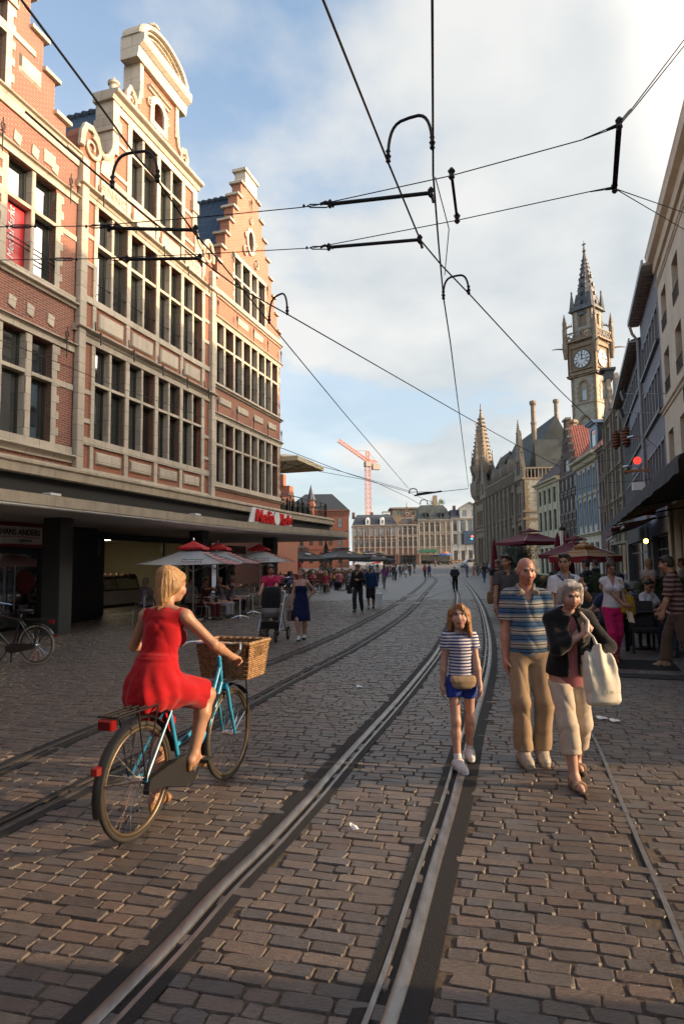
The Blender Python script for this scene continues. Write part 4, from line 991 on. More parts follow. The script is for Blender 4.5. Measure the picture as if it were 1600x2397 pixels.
 for x,y,z,lab in ((*atY(1464,1023,43.5),'orange and black striped hanging sign, right one'),(*atY(1440,1030,48.0),'orange and black striped hanging sign, left one')):
  s=thing('hanging_sign',lab,'sign',(x,y,z),R(-110),'striped hanging signs')
  MB().lathe([(.05,-.75),(.28,-.5),(.32,0),(.28,.5),(.05,.75)],10).build('lantern',stripes('lantern_bands',[(0,(.32,.09,.04)),(.5,(.02,.02,.02))],.22,warp=0),s);MB().tube([(0,0,.7),(.0,.8,.7)],.02,5).build('bracket',M_IRON,s)
build_R2()
def build_R4():
 t,w=fthing('ornate_house','weathered grey ornate house with curved twin gables and dense windows','house',(24.79,58.45),(22.38,49.45))
 def gab(c,hw,z0,z1):return [(c-hw,z0),(c-hw*.95,z0+1.0),(c-hw*.62,z0+1.5),(c-hw*.58,z0+2.4),(c-hw*.28,z0+2.9),(c-hw*.25,z1-.6),(c,z1),(c+hw*.25,z1-.6),(c+hw*.28,z0+2.9),(c+hw*.58,z0+2.4),(c+hw*.62,z0+1.5),(c+hw*.95,z0+1.0),(c+hw,z0)]
 out=[(0,0),(w,0)]+gab(6.8,2.4,13.2,17.6)[::-1]+gab(2.3,2.2,14.6,19.0)[::-1]
 cols=[.5+1.5*k for k in range(6)];rows=[(4.6,6.4),(7.3,9.2),(10.0,11.8),(12.5,13.8)]
 holes=[rect(u,u+1.05,a,b) for u in cols for a,b in rows]+[rect(.6,w-.6,.2,3.2)]+[arch(1.9,2.7,15.4,16.8),arch(6.4,7.2,14.2,15.5)]
 wall(t,out,holes,M_STONE_G);body(t,w,13,10,M_STONE_G)
 for u in cols:
  for a,b in rows:swin(t,(u,u+1.05,a,b),2,((a+b)/2+.3,),.07,.16,M_SASH_W,M_GLASS)
 swin(t,(.6,w-.6,.2,3.2),4,(2.3,),.08,.3,M_SASH,M_GLASS_B,name='shop_window')
 k=MB()
 for z in (4.2,6.9,9.6,12.2,14.4):moulding(k,-.1,w+.1,z,.2,.25)
 for u in (.1,1.85,4.7,6.3,9.1):k.cham(u-.12,u+.12,-.18,.05,3.4,14.4,.02)
 k.build('cornice',M_STONE_G,t)
 q=MB();q.box(1.5,3.1,-.5,.8,19.0,19.2);q.box(1.7,2.9,-.1,.6,18.2,19.0);q.build('gable_dormer',M_SLATE_F,t)
 for sgn,u,z in ((1,.3,15.6),(1,4.4,15.4),(1,9.1,14.2)):
  q=MB();urn(q,u,.1,z-1.2,1.1,8);q.build('urn',M_STONE_G,t,sm=40)
 t,w=fthing('narrow_house','narrow brown brick house with an orange drainpipe','house',(25.35,61.64),(24.79,58.45))
 holes=[rect(.5,1.3,a,a+1.8) for a in (4.6,7.6,10.2)]+[rect(1.8,2.6,a,a+1.8) for a in (4.6,7.6,10.2)]+[rect(.5,2.7,.2,3)]
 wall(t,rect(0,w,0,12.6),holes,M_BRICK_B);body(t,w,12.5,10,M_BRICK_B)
 for h in holes:swin(t,(h[0][0],h[1][0],h[0][1],h[2][1]),2,(),.07,.15,M_SASH_W)
 k=MB();moulding(k,-.05,w+.05,12.7,.3,.35);moulding(k,-.02,w+.02,7.1,.15,.12);k.build('cornice',M_STONE_G,t);MB().tube([(w-.15,-.1,0),(w-.15,-.1,12.3)],.07,6).build('drainpipe',plain('orange_pipe',(.30,.09,.03),.6),t)
 t,w=fthing('ornate_house','pale stone house with tall blue framed arched windows and a blue dormer','house',(26.39,70.09),(25.35,61.64))
 us=[.7+1.95*k for k in range(4)];rows=[(5.5,8.2),(9.0,11.3)]
 holes=[arch(u,u+1.15,a,b) for u in us for a,b in rows]+[rect(u-.1,u+1.25,.3,3.7) for u in us]
 wall(t,rect(0,w,0,12.4),holes,M_PLASTER_C);body(t,w,12.3,10,M_PLASTER_C)
 for u in us:
  for a,b in rows:swin(t,(u,u+1.15,a,b),2,(b-.75,),.13,.16,M_SASH_B,None,surround=M_STONE,arched=True,sw=.14)
  swin(t,(u-.1,u+1.25,.3,3.7),1,(2.8,),.1,.2,M_SASH_B,M_GLASS_B,name='shop_window')
 k=MB();moulding(k,-.25,w+.25,12.75,.75,.75);moulding(k,-.1,w+.1,4.7,.3,.35);moulding(k,-.1,w+.1,8.75,.2,.2)
 for j in range(14):k.box(.2+j*.6,.42+j*.6,-.45,.0,11.85,12.1)
 k.build('cornice',M_PLASTER_Y,t)
 p=MB()
 for u in us+[8.4]:p.tube([(u-.3,-.12,4.8),(u-.3,-.12,11.6)],.09,8)
 p.build('blue_column',M_SASH_B,t)
 MB().rings([[(0,-.2,12.7),(0,3.2,17.4),(0,10,12.7)],[(w,-.2,12.7),(w,3.2,17.4),(w,10,12.7)]]).build('roof',M_TILE_R,t)
 d=thing('roof_dormer','blue painted dormer window on the red tiled roof','dormer',t.matrix_basis@Vector((5.6,.3,12.7)),t.rotation_euler.z)
 MB().box(-1.1,1.1,.3,3.2,0,3.2).build('side_walls',M_SLATE_F,d);q=MB();q.plate(rect(-1.2,1.2,0,3.3),[rect(-.8,.8,.5,2.7)],.15,.3);q.build('front',M_SASH_B,d);q=MB();moulding(q,-1.4,1.4,3.5,.3,.35,3.2);q.build('cornice',M_SASH_B,d);MB().box(-.8,.8,.22,.25,.5,2.7).build('pane',M_GLASS,d)
 t,w=fthing('gabled_house','dark brown brick house with a tall stepped gable below the clock tower','house',(27.07,77.84),(26.39,70.09))
 C=w/2;st=[(0,11.8),(.5,11.8),(.5,12.7),(.95,12.7),(.95,13.6),(1.4,13.6),(1.4,14.5),(1.85,14.5),(1.85,15.4),(2.3,15.4),(2.3,16.3),(2.75,16.3),(2.75,17.3),(3.2,17.3),(3.2,18.6)]
 out=[(0,0)]+st+[(2*C-x,z) for x,z in st[::-1]]+[(w,0)]
 holes=[];W_=[]
 for a,b in ((4.6,6.4),(7.6,9.4),(10.1,11.7)):
  for k in range(4):W_.append((.5+1.78*k,1.95+1.78*k,a,b))
 W_+=[(C-1.2,C+1.2,12.4,13.9),(C-.9,C-.1,14.8,15.8),(C+.1,C+.9,14.8,15.8),(C-.35,C+.35,16.5,17.4),(.6,w-.6,.2,3.4)]
 wall(t,out,[rect(*q) for q in W_],M_BRICK_B);body(t,w,11.8,10,M_BRICK_B)
 for i,q in enumerate(W_):swin(t,q,3 if i<13 else 2,((q[2]+q[3])/2+.2,),.08,.12,plain('window_stone',(.22,.20,.16),.7),None,name='window' if q[3]>3.5 else 'shop_window')
 k=MB()
 for z in (4.4,6.6,7.4,9.6,9.95,11.9):k.box(0,w,-.05,.03,z,z+.12)
 for i in range(1,len(st)-1,2):
  for sg in (0,1):
   x0,z0=st[i];x1=st[i+1][0]
   if sg:x0,x1=2*C-x0,2*C-x1
   k.box(min(x0,x1)-.12,max(x0,x1)+.12,-.12,.5,z0-.05,z0+.22)
 k.box(3.0,w-3.0,-.12,.5,18.55,18.8);k.build('stone_trim',plain('window_stone',(.22,.20,.16),.7),t)
 q=MB()
 for z in (4.2,7.0,9.8):
  for u in range(5):q.tube([(.4+u*1.75,-.08,z-.5),(.4+u*1.75,-.08,z+.5)],.045,5)
 q.build('wall_anchor',M_IRON,t)
 MB().rings([[(.2,.3,11.6),(C,.3,18.0),(w-.2,.3,11.6)],[(.2,12,11.6),(C,12,18.0),(w-.2,12,11.6)]]).build('roof',M_TILE_R,t)
 t,w=fthing('plastered_house','pale yellow cream house with flat pilasters between the post office and gable','house',(27.33,87.65),(27.07,77.84))
 us=[.95+2.1*k for k in range(4)];rows=[(5.9,8.5),(9.4,11.4)]
 holes=[rect(u,u+1.1,a,b) for u in us for a,b in rows]+[rect(u-.2,u+1.3,.2,3.6) for u in us]
 wall(t,rect(0,w,0,12.3),holes,M_PLASTER_Y);body(t,w,12.2,10,M_PLASTER_Y)
 for u in us:
  for a,b in rows:swin(t,(u,u+1.1,a,b),2,((a+b)/2+.4,),.08,.16,M_SASH)
  swin(t,(u-.2,u+1.3,.2,3.6),1,(2.7,),.1,.2,M_SASH,M_GLASS_B,name='shop_window')
 p=MB()
 for u in [.2]+[u+1.36 for u in us]:p.box(u,u+.45,-.07,.03,5.2,11.8)
 p.build('pilaster',M_PLASTER_Y,t)
 k=MB();moulding(k,-.3,w+.2,12.5,.6,.6);moulding(k,-.1,w+.1,5.0,.3,.3);moulding(k,-.1,w+.1,4.2,.2,.2);k.build('cornice',M_PLASTER_Y,t)
 MB().rings([[(0,-.4,12.4),(0,4,16.6),(0,10,12.4)],[(w,-.4,12.4),(w,4,16.6),(w,10,12.4)]]).build('roof',plain('brown_tile',(.07,.035,.028),.7,var=.3,scale=3),t)
 MB().cham(3.0,3.9,-.15,.0,4.3,5.0,.05).build('neon_fire_sign',emit('neon_orange',(1,.05,.02),.4),t);MB().cham(4.0,5.6,-.12,.0,4.5,5.0,.03).build('shop_plate',M_WOODD,t)
build_R4()
def build_south():
 t,w=fthing('plastered_house','cream corner house beyond the side street, outside the picture','house',(5.2,2.05),(-.8,-16.0))
 holes=[rect(1+2.6*k,2.3+2.6*k,a,a+2) for k in range(7) for a in (4.6,8,11)]
 wall(t,rect(0,w,0,14.5),holes,M_PLASTER_W);body(t,w,14.4,16,M_PLASTER_W)
 m=MB()
 for h in holes:m.box(h[0][0],h[1][0],.2,.25,h[0][1],h[2][1])
 m.build('pane',M_GLASS,t)
 t,w=fthing('brick_house','long brick house row on the left behind the viewer, outside the picture','house',(-15.2,-12.0),(-9.55,9.2))
 holes=[rect(1+2.6*k,2.3+2.6*k,a,a+2) for k in range(8) for a in (4.6,8,11)]
 o=wall(t,rect(0,w,0,14),holes,M_BRICK_D);body(t,w,13.9,12,M_BRICK_D)
 m=MB()
 for h in holes:m.box(h[0][0],h[1][0],.2,.25,h[0][1],h[2][1])
 m.build('pane',M_GLASS,t)
build_south()
def pinnacle(mb,x,y,z,h,r,n=4,crockets=True):
 mb.lathe([(r,0),(r,h*.35),(r*1.25,h*.36),(r*1.25,h*.40),(r*.8,h*.42),(r*.12,h*.93),(r*.3,h*.95),(r*.3,h*.97),(.01,h)],n,(x,y,z),PI/4)
 if crockets:
  for k in range(5):
   zz=z+h*(.48+.09*k);rr=r*.8*(1-(.48+.09*k-.42)/.51)+.06*r
   for j in range(4):a=PI/4+j*PI/2;mb.box(x+rr*math.cos(a)-r*.16,x+rr*math.cos(a)+r*.16,y+rr*math.sin(a)-r*.16,y+rr*math.sin(a)+r*.16,zz,zz+h*.03)
def build_post():
 t,w=fthing('post_office','long grey gothic post office with slate roofs, pinnacles and corner turret','post office',(28.34,133.7),(27.66,94.65))
 holes=[];up=[];lo=[]
 for u in (1.2,3.2,5.4,7.4):up.append((u,u+1.1,9.4,12.4))
 for k in range(7):u=13.2+k*3.0;up.append((u,u+1.9,9.3,13.2));lo.append((u,u+1.9,1.2,7.4))
 for u in (34.9,36.6):up.append((u,u+1.1,9.4,12.6))
 for u in (1.2,3.6,6.2,8.6):lo.append((u,u+1.6,1.0,7.0))
 lo.append((35.0,37.4,1.0,7.6))
 wall(t,[(0,0),(w,0),(w,14.4),(0,14.4)],[arch(*q) for q in up+lo],M_STONE_G,.5)
 for q in up+lo:swin(t,q,2,((q[2]+q[3])/2,),.12,.35,plain('gothic_sash',(.05,.045,.04),.6),M_GLASS_F,surround=M_STONE_W,arched=True,sw=.22,y=-.12)
 body(t,w,14.3,30,M_STONE_L)
 k=MB()
 for z,h,p in ((14.5,.35,.45),(9.1,.25,.3),(8.3,.25,.3),(13.9,.15,.2),(.9,.3,.2)):moulding(k,-.2,w+.2,z,h,p,.3)
 for u in [0.3,10.3,12.4,34.2,38.8]+[15.4+3*j for j in range(6)]:k.cham(u-.3,u+.3,-.45,.1,0,14.2,.1)
 k.build('buttress_and_bands',M_STONE_G,t)
 b=MB()
 for u0,u1 in ((12.6,33.8),):
  b.box(u0,u1,-.35,-.15,16.0,16.25);n=int((u1-u0)/.55)
  for j in range(n+1):b.box(u0+j*.55-.08,u0+j*.55+.08,-.32,-.18,14.6,16.0)
 b.box(w-.35,w-.15,0,12,16.0,16.25)
 for j in range(22):b.box(w-.32,w-.18,j*.55,j*.55+.16,14.6,16.0)
 b.build('balustrade',M_STONE_G,t)
 s=thing('dummy','x','x');bpy.data.objects.remove(s)
 sd=MB();M_=Matrix.Translation((w,0,0))@Matrix.Rotation(PI/2,4,'Z')
 st=len(sd.v);sd.plate(rect(0,14,0,14.4),[arch(2.2,4.6,1.2,7.4),arch(2.2,4.6,9.6,13.2),arch(8.0,10.4,1.2,7.4),arch(8,10.4,9.6,13.2)],-.25,.02)
 sd.xf(M_,st);sd.build('side_wall',M_STONE_L,t)
 sd=MB();st=len(sd.v)
 for (a,b_) in ((2.2,4.6),(8,10.4)):
  for z0,z1 in ((1.2,7.4),(9.6,13.2)):sd.plate(arch(a-.35,b_+.35,z0-.2,z1+.35),[arch(a,b_,z0,z1)],-.32,-.2)
 for z in (9.3,8.2,14.3,3.5,5.2,11,12.2):sd.box(-.4,14,-.36 if z in (9.3,8.2,14.3) else -.27,0,z,z+(.3 if z in (9.3,8.2,14.3) else .1))
 z=.5
 while z<14:sd.box(-.05,.45+.2*(int(z*2)%2),-.29,0,z,z+.45);z+=.5
 sd.xf(M_,st);sd.build('side_trim',M_STONE_W,t)
 sd=MB();st=len(sd.v);sd.box(1.9,10.6,.03,.06,1,13.5);sd.xf(M_,st);sd.build('side_glazing',M_GLASS_F,t)
 r=MB();r.rings([[(9.5,1,14.4),(9.5,6.5,25.2),(9.5,12,14.4)],[(35,1,14.4),(35,6.5,25.2),(35,12,14.4)]]);r.rings([[(1,.3,14.4),(1,5.5,24),(1,11,14.4)],[(10,.3,14.4),(10,5.5,24),(10,11,14.4)]])
 rf=r.build('roof',M_COPPERS,t)
 r=MB();r.rings([[(33,2,14.4),(38.2,2,20.6),(38.9,2,14.4)],[(33,26,14.4),(38.2,26,20.6),(38.9,26,14.4)]]);r.build('roof',M_COPPERS,t)
 MB().box(9,35,.6,1.1,14.4,16.4).build('attic_wall',M_PLASTER_W,rf)
 def gable(c,hw,z1,lab):
  g=MB();g.plate([(c-hw,14.3),(c+hw,14.3),(c+hw,15.6),(c+hw*.72,17.0),(c+hw*.55,18.3),(c+hw*.38,19.6),(c+hw*.2,z1-.6),(c,z1),(c-hw*.2,z1-.6),(c-hw*.38,19.6),(c-hw*.55,18.3),(c-hw*.72,17.0),(c-hw,15.6)],[arch(c-.9,c-.15,15.4,17.6),arch(c+.15,c+.9,15.4,17.6)],-.1,.5)
  for dx in (-hw,-hw*.5,0,hw*.5,hw):pinnacle(g,c+dx,.1,14.3+(1-abs(dx)/hw)*(z1-16),4.2 if abs(dx)==hw else 3.4,.34)
  gg=g.build('wall_gable',M_STONE_G,t);MB().box(c-1,c+1,.2,.3,15.2,17.7).build('window',M_GLASS_F,gg)
 gable(36.2,2.4,22.5,'');gable(9.0,2.6,23.5,'')
 d=MB()
 for k in range(3):
  c=17.5+k*6;d.plate([(c-1.1,14.5),(c+1.1,14.5),(c+1.1,16.6),(c,19.2),(c-1.1,16.6)],[arch(c-.6,c+.6,15,16.6)],0,2);pinnacle(d,c-1.2,.1,14.5,3.6,.25);pinnacle(d,c+1.2,.1,14.5,3.6,.25);pinnacle(d,c,.3,18.4,2.2,.2)
 for k in range(12):pinnacle(d,13+k*1.8,-.2,15.9,1.8,.18)
 d.build('dormer',M_STONE_G,t)
 for u,y,z0,h,r_,m in ((37.8,8.0,14.4,9.2,.75,M_STONE_W),(36.9,2.4,17,10,.42,M_STONE_G),(33.8,7,19,9.0,.38,M_STONE_G)):
  q=MB();q.lathe([(r_,0),(r_,h*.62),(r_*1.15,h*.63),(r_*1.15,h*.66),(r_*.9,h*.67),(r_*.9,h*.92),(r_*1.35,h*.95),(r_*1.35,h*.98),(r_*1.1,h)],8,(u,y,z0));q.build('chimney',m,t)
 q=MB();q.lathe([(1.9,0),(1.9,15),(2.5,15.8),(2.7,17.0),(2.7,18.6),(2.35,18.7),(2.2,20.5),(2.5,21.0),(2.7,22.2),(2.3,22.4),(1.55,26.5),(.9,30.6),(.35,33.2),(.16,34.2),(.3,34.4),(.1,34.7),(.1,35.7),(.02,36)],8,(1.3,1.6,0))
 for k in range(12):
  for j in range(8):a=j*PI/4;rr=2.15-1.8*k/12+.1;z=23+k*.85;q.box(1.3+rr*math.cos(a)-.13,1.3+rr*math.cos(a)+.13,1.6+rr*math.sin(a)-.13,1.6+rr*math.sin(a)+.13,z,z+.3)
 for j in range(8):a=j*PI/4+.2;pinnacle(q,1.3+2.3*math.cos(a),1.6+2.3*math.sin(a),20.5,5,.26,4,False)
 pinnacle(q,3.4,.1,18.5,13,.42);q.build('turret',M_STONE_G,t)
 w2=MB()
 for j in range(8):a=j*PI/4+PI/8;w2.obox((1.3+2.05*math.cos(a),1.6+2.05*math.sin(a),19.6),(-.35*math.sin(a),.35*math.cos(a),0),(.1*math.cos(a),.1*math.sin(a),0),(0,0,.8))
 w2.build('turret_opening',M_BLACKP,t)
build_post()
def build_tower():
 th=R(129-90)
 c=Vector((42.8,105.6,0));az=R(-39.5)
 d=Vector((-math.sin(az),-math.cos(az),0))
 t=thing('clock_tower','tall pale stone clock tower with two white dials, gallery and spire','clock tower',c,math.atan2(d.y,d.x))
 hw=2.22
 def four(fn):
  m=MB()
  for k in range(4):st=len(m.v);fn(m);m.xf(Matrix.Rotation(k*PI/2,4,'Z'),st)
  return m
 ar=[arch(-.62,.62,29.0,32.3),arch(-.62,.62,23.0,26.2),arch(-.62,.62,16,19)]
 four(lambda m:m.plate(rect(-hw,hw,0,33.4),ar,-hw,-hw+.4)).build('shaft',M_STONE_L,t)
 def trim(m):
  for s in (-1,1):
   z=1.0;k=0
   while z<33:ww=.55 if k%2 else .35;m.box(s*hw-(ww if s>0 else 0),s*hw+(ww if s<0 else 0),-hw-.05,-hw+.02,z,z+.5);z+=.5;k+=1
  for z0,z1 in ((29.0,32.3),(23,26.2)):
   m.plate(arch(-.95,.95,z0-.2,z1+.35),[arch(-.62,.62,z0,z1)],-hw-.06,-hw+.02);z=z0;k=0
   while z<z1-.8:
    if k%2:m.box(-1.25,-.9,-hw-.05,-hw+.02,z,z+.4);m.box(.9,1.25,-hw-.05,-hw+.02,z,z+.4)
    z+=.4;k+=1
  for z in (28.3,22.3):m.box(-hw-.1,hw+.1,-hw-.12,-hw+.02,z,z+.22)
 four(trim).build('warm_trim',M_STONE_W,t)
 four(lambda m:[m.box(-.36,.36,-hw+.22,-hw+.3,z0,z0+1.7) for z0 in (29.0,23.0)]).build('dark_window',M_GLASS_F,t)
 four(lambda m:[m.box(-.62,.62,-hw+.25,-hw+.38,z0,z0+3.4) for z0 in (29.0,23.0,16.0)]).build('blind_panel',M_STONE_L,t)
 H=2.55
 four(lambda m:m.plate(rect(-H,H,33.4,39.2),[rect(-1.95,1.95,34.0,38.2)],-H,-H+.35)).build('clock_stage',M_STONE_W,t)
 four(lambda m:[m.box(-1.95,1.95,-H+.3,-H+.4,34.0,38.2),moulding(m,-H-.15,H+.15,33.55,.4,H+.28,-H),moulding(m,-2.0,2.0,34.3,.35,H+.1,-H+.3),moulding(m,-H-.1,H+.1,39.4,.5,H+.45,-H)]).build('clock_stage_trim',M_STONE_W,t)
 M_DIAL=plain('dial_white',(.74,.74,.72),.45);M_DB=plain('dial_black',(.015,.015,.018),.5)
 for k in range(4):
  rot=Matrix.Rotation(k*PI/2,4,'Z');
  dl=MB();st=0;dl.lathe([(1.5,-.06),(1.5,.06)],40).xf(Matrix.Translation((0,-H+.2,36.1))@Matrix.Rotation(PI/2,4,'X'));dl.xf(rot);D=dl.build('clock_dial',M_DIAL,t)
  n=MB();T=Matrix.Translation((0,-H+.12,36.1))
  n.tube([(1.5*math.cos(a),0,1.5*math.sin(a)) for a in [2*PI*j/40 for j in range(40)]],.05,5,closed=True)
  n.tube([(.78*math.cos(a),0,.78*math.sin(a)) for a in [2*PI*j/30 for j in range(30)]],.03,5,closed=True)
  romans=['XII','I','II','III','IIII','V','VI','VII','VIII','IX','X','XI']
  n.xf(T@Matrix.Identity(4));n.xf(rot);n.build('dial_ring',M_DB,D)
  q=MB()
  for j,rm in enumerate(romans):
   a=-j*PI/6;st=len(q.v);wd={'I':.07,'V':.15,'X':.16};tot=sum(wd[ch] for ch in rm);x=-tot/2
   for ch in rm:
    if ch=='I':q.box(x+.015,x+.055,-.02,.0,.92,1.38)
    elif ch=='V':q.bar((x+.02,-.01,1.38),(x+.075,-.01,.92),.04,.02);q.bar((x+.13,-.01,1.38),(x+.075,-.01,.92),.025,.02)
    else:q.bar((x+.02,-.01,1.38),(x+.14,-.01,.92),.045,.02);q.bar((x+.14,-.01,1.38),(x+.02,-.01,.92),.025,.02)
    x+=wd[ch]
   q.xf(Matrix.Rotation(-a,4,'Y'),st)
  q.xf(rot@T);q.build('roman_numerals',M_DB,D)
  h=MB();h.bar((0,-.03,0),(.03,-.03,.78),.12,.03);h.lathe([(.01,0),(.16,.1),(.01,.34)],6,(.03,-.03,.55));h.bar((-.3,-.05,.0),(1.2,-.05,-.08),.09,.03);h.lathe([(.14,-.05),(.14,.05)],10,(0,-.03,0));h.xf(rot@T);h.build('clock_hands',M_DB,D)
 def gal(m):
  m.box(-H-.35,H+.35,-H-.38,-H-.2,40.75,40.95);m.box(-H-.35,H+.35,-H-.36,-H-.22,39.4,39.6)
  for j in range(6):
   x=-H+j*.95;m.bar((x,-H-.29,39.6),(x+.9,-H-.29,40.8),.13,.12);m.bar((x+.9,-H-.29,39.6),(x,-H-.29,40.8),.13,.12)
 four(gal).build('gallery_balustrade',M_STONE_G,t)
 MB().box(-H-.2,H+.2,-H-.2,H+.2,39.2,39.45).build('gallery_floor',M_STONE_W,t)
 q=MB()
 for sx in (-1,1):
  for sy in (-1,1):
   x,y=sx*(H+.2),sy*(H+.2);q.lathe([(.28,36.6),(.48,38.2),(.5,39.3),(.42,39.4),(.40,42.0)],8,(x,y,0));pinnacle(q,x,y,42,2.6,.34)
   pts=[(x,y,41.2),(x*.94,y*.94,42.0),(x*.82,y*.82,42.4),(x*.68,y*.68,42.45)];q.tube(pts,.16,6)
   for j in range(3):q.lathe([(.1,0),(.02,.5)],5,(x*(.9-.1*j),y*(.9-.1*j),42.2+.15*j))
   q.tube([(x,y,38.4),(x+sx*.9,y+sy*.9,38.5),(x+sx*1.6,y+sy*1.6,38.4)],[.16,.12,.06],6)
 q.build('pinnacle',M_STONE_G,t)
 h2=1.75
 four(lambda m:m.plate(rect(-h2,h2,39.4,45.0),[arch(-.5,.5,42.2,44.2),arch(-.5,.5,40.0,41.5)],-h2,-h2+.3)).build('belfry',M_STONE_L,t)
 def bt(m):
  m.plate(arch(-.8,.8,42,44.5),[arch(-.5,.5,42.2,44.2)],-h2-.06,-h2);m.box(-.5,.5,-h2+.2,-h2+.25,40,44.2)
  for s in (-1,1):
   for j in range(11):ww=.4 if j%2 else .25;m.box(s*h2-(ww if s>0 else 0),s*h2+(ww if s<0 else 0),-h2-.04,-h2+.02,39.5+j*.5,40+j*.5)
 four(bt).build('belfry_trim',M_STONE_W,t)
 M_SP=plain('spire_slate',(.13,.125,.12),.75,var=.45,scale=1.1)
 q=MB();q.lathe([(h2*1.414+.75,44.85),(h2*1.414+.55,45.2),(2.2,46.0),(1.75,48.0)],4,(0,0,0),PI/4);q.lathe([(2.05,45.6),(1.78,48),(.62,54.6),(.2,57.2),(.34,57.5),(.14,57.8),(.1,58.8),(.02,59.4)],8,(0,0,-1.6),PI/8)
 for k in range(8):
  for j in range(8):a=PI/8+j*PI/4;z=46+k*.95;rr=2.05-(z-44.0)*.158+.03;q.box(rr*math.cos(a)-.1,rr*math.cos(a)+.1,rr*math.sin(a)-.1,rr*math.sin(a)+.1,z,z+.25)
 for k in range(3):
  for j in range(8):a=PI/8+j*PI/4;z=52.6+.75*k;rr=.66-.13*k;q.box(rr*math.cos(a)-.13,rr*math.cos(a)+.13,rr*math.sin(a)-.13,rr*math.sin(a)+.13,z,z+.2)
 q.box(-.35,.35,-.07,.07,57.0,57.2);q.box(-.07,.07,-.35,.35,56.2,56.4)
 for sx in (-1,1):
  for sy in (-1,1):q.lathe([(.55,0),(.5,.6),(.12,3.2),(.2,3.3),(.02,3.7)],6,(sx*1.75,sy*1.75,45.0))
 q.build('spire',M_SP,t)
 four(lambda m:[m.obox((0,-1.78+.245*j,46.2+j*1.6),(.16,0,0),(0,.15,0),(0,0,.3)) for j in range(4)]).build('spire_lucarne',M_BLACKP,t)
build_tower()
def far_house(name,label,x0,x1,Y,H,mat,rows,cols,trim,roof=None,ground=True,base=1.5,winw=.62):
 t=thing(name,label,'house',(x0,Y,0),0);w=x1-x0;holes=[];W_=[]
 for z0,z1 in rows:
  for k in range(cols):u=(k+.5)*w/cols;hw=winw*w/cols/2;W_.append((u-hw,u+hw,z0,z1))
 holes=[rect(*q) for q in W_];G=[(.6,w-.6,base+.2,base+2.9)] if ground else []
 wall(t,rect(0,w,-.5,H),holes+[rect(*q) for q in G],mat,.4);body(t,w,H,14,mat,z0=-.5)
 for q in W_:swin(t,q,2,(q[3]-(q[3]-q[2])*.32,),.10,.2,trim[1],M_GLASS_F)
 for q in G:swin(t,q,5,(base+2.1,),.12,.3,M_SASH,M_GLASS_B,name='shop_window')
 k=MB()
 for z0,z1 in rows:moulding(k,0,w,z0-.1,.2,.2);moulding(k,0,w,z1+.25,.2,.15)
 moulding(k,-.2,w+.2,H+.1,.45,.5)
 for j in range(cols+1):u=min(max(j*w/cols,.15),w-.15);k.cham(u-.15,u+.15,-.14,.05,base+3.2,H-.3,.03)
 k.build('stone_bands',trim[0],t)
 if roof:
  hr,m=roof;MB().rings([[(-.2,-.3,H+.1),(.8,2.2,H+hr*.72),(1.5,5,H+hr),(1.5,9,H+hr),(-.2,14,H+.1)],[(w+.2,-.3,H+.1),(w-.8,2.2,H+hr*.72),(w-1.5,5,H+hr),(w-1.5,9,H+hr),(w+.2,14,H+.1)]]).build('roof',m,t)
 return t,w
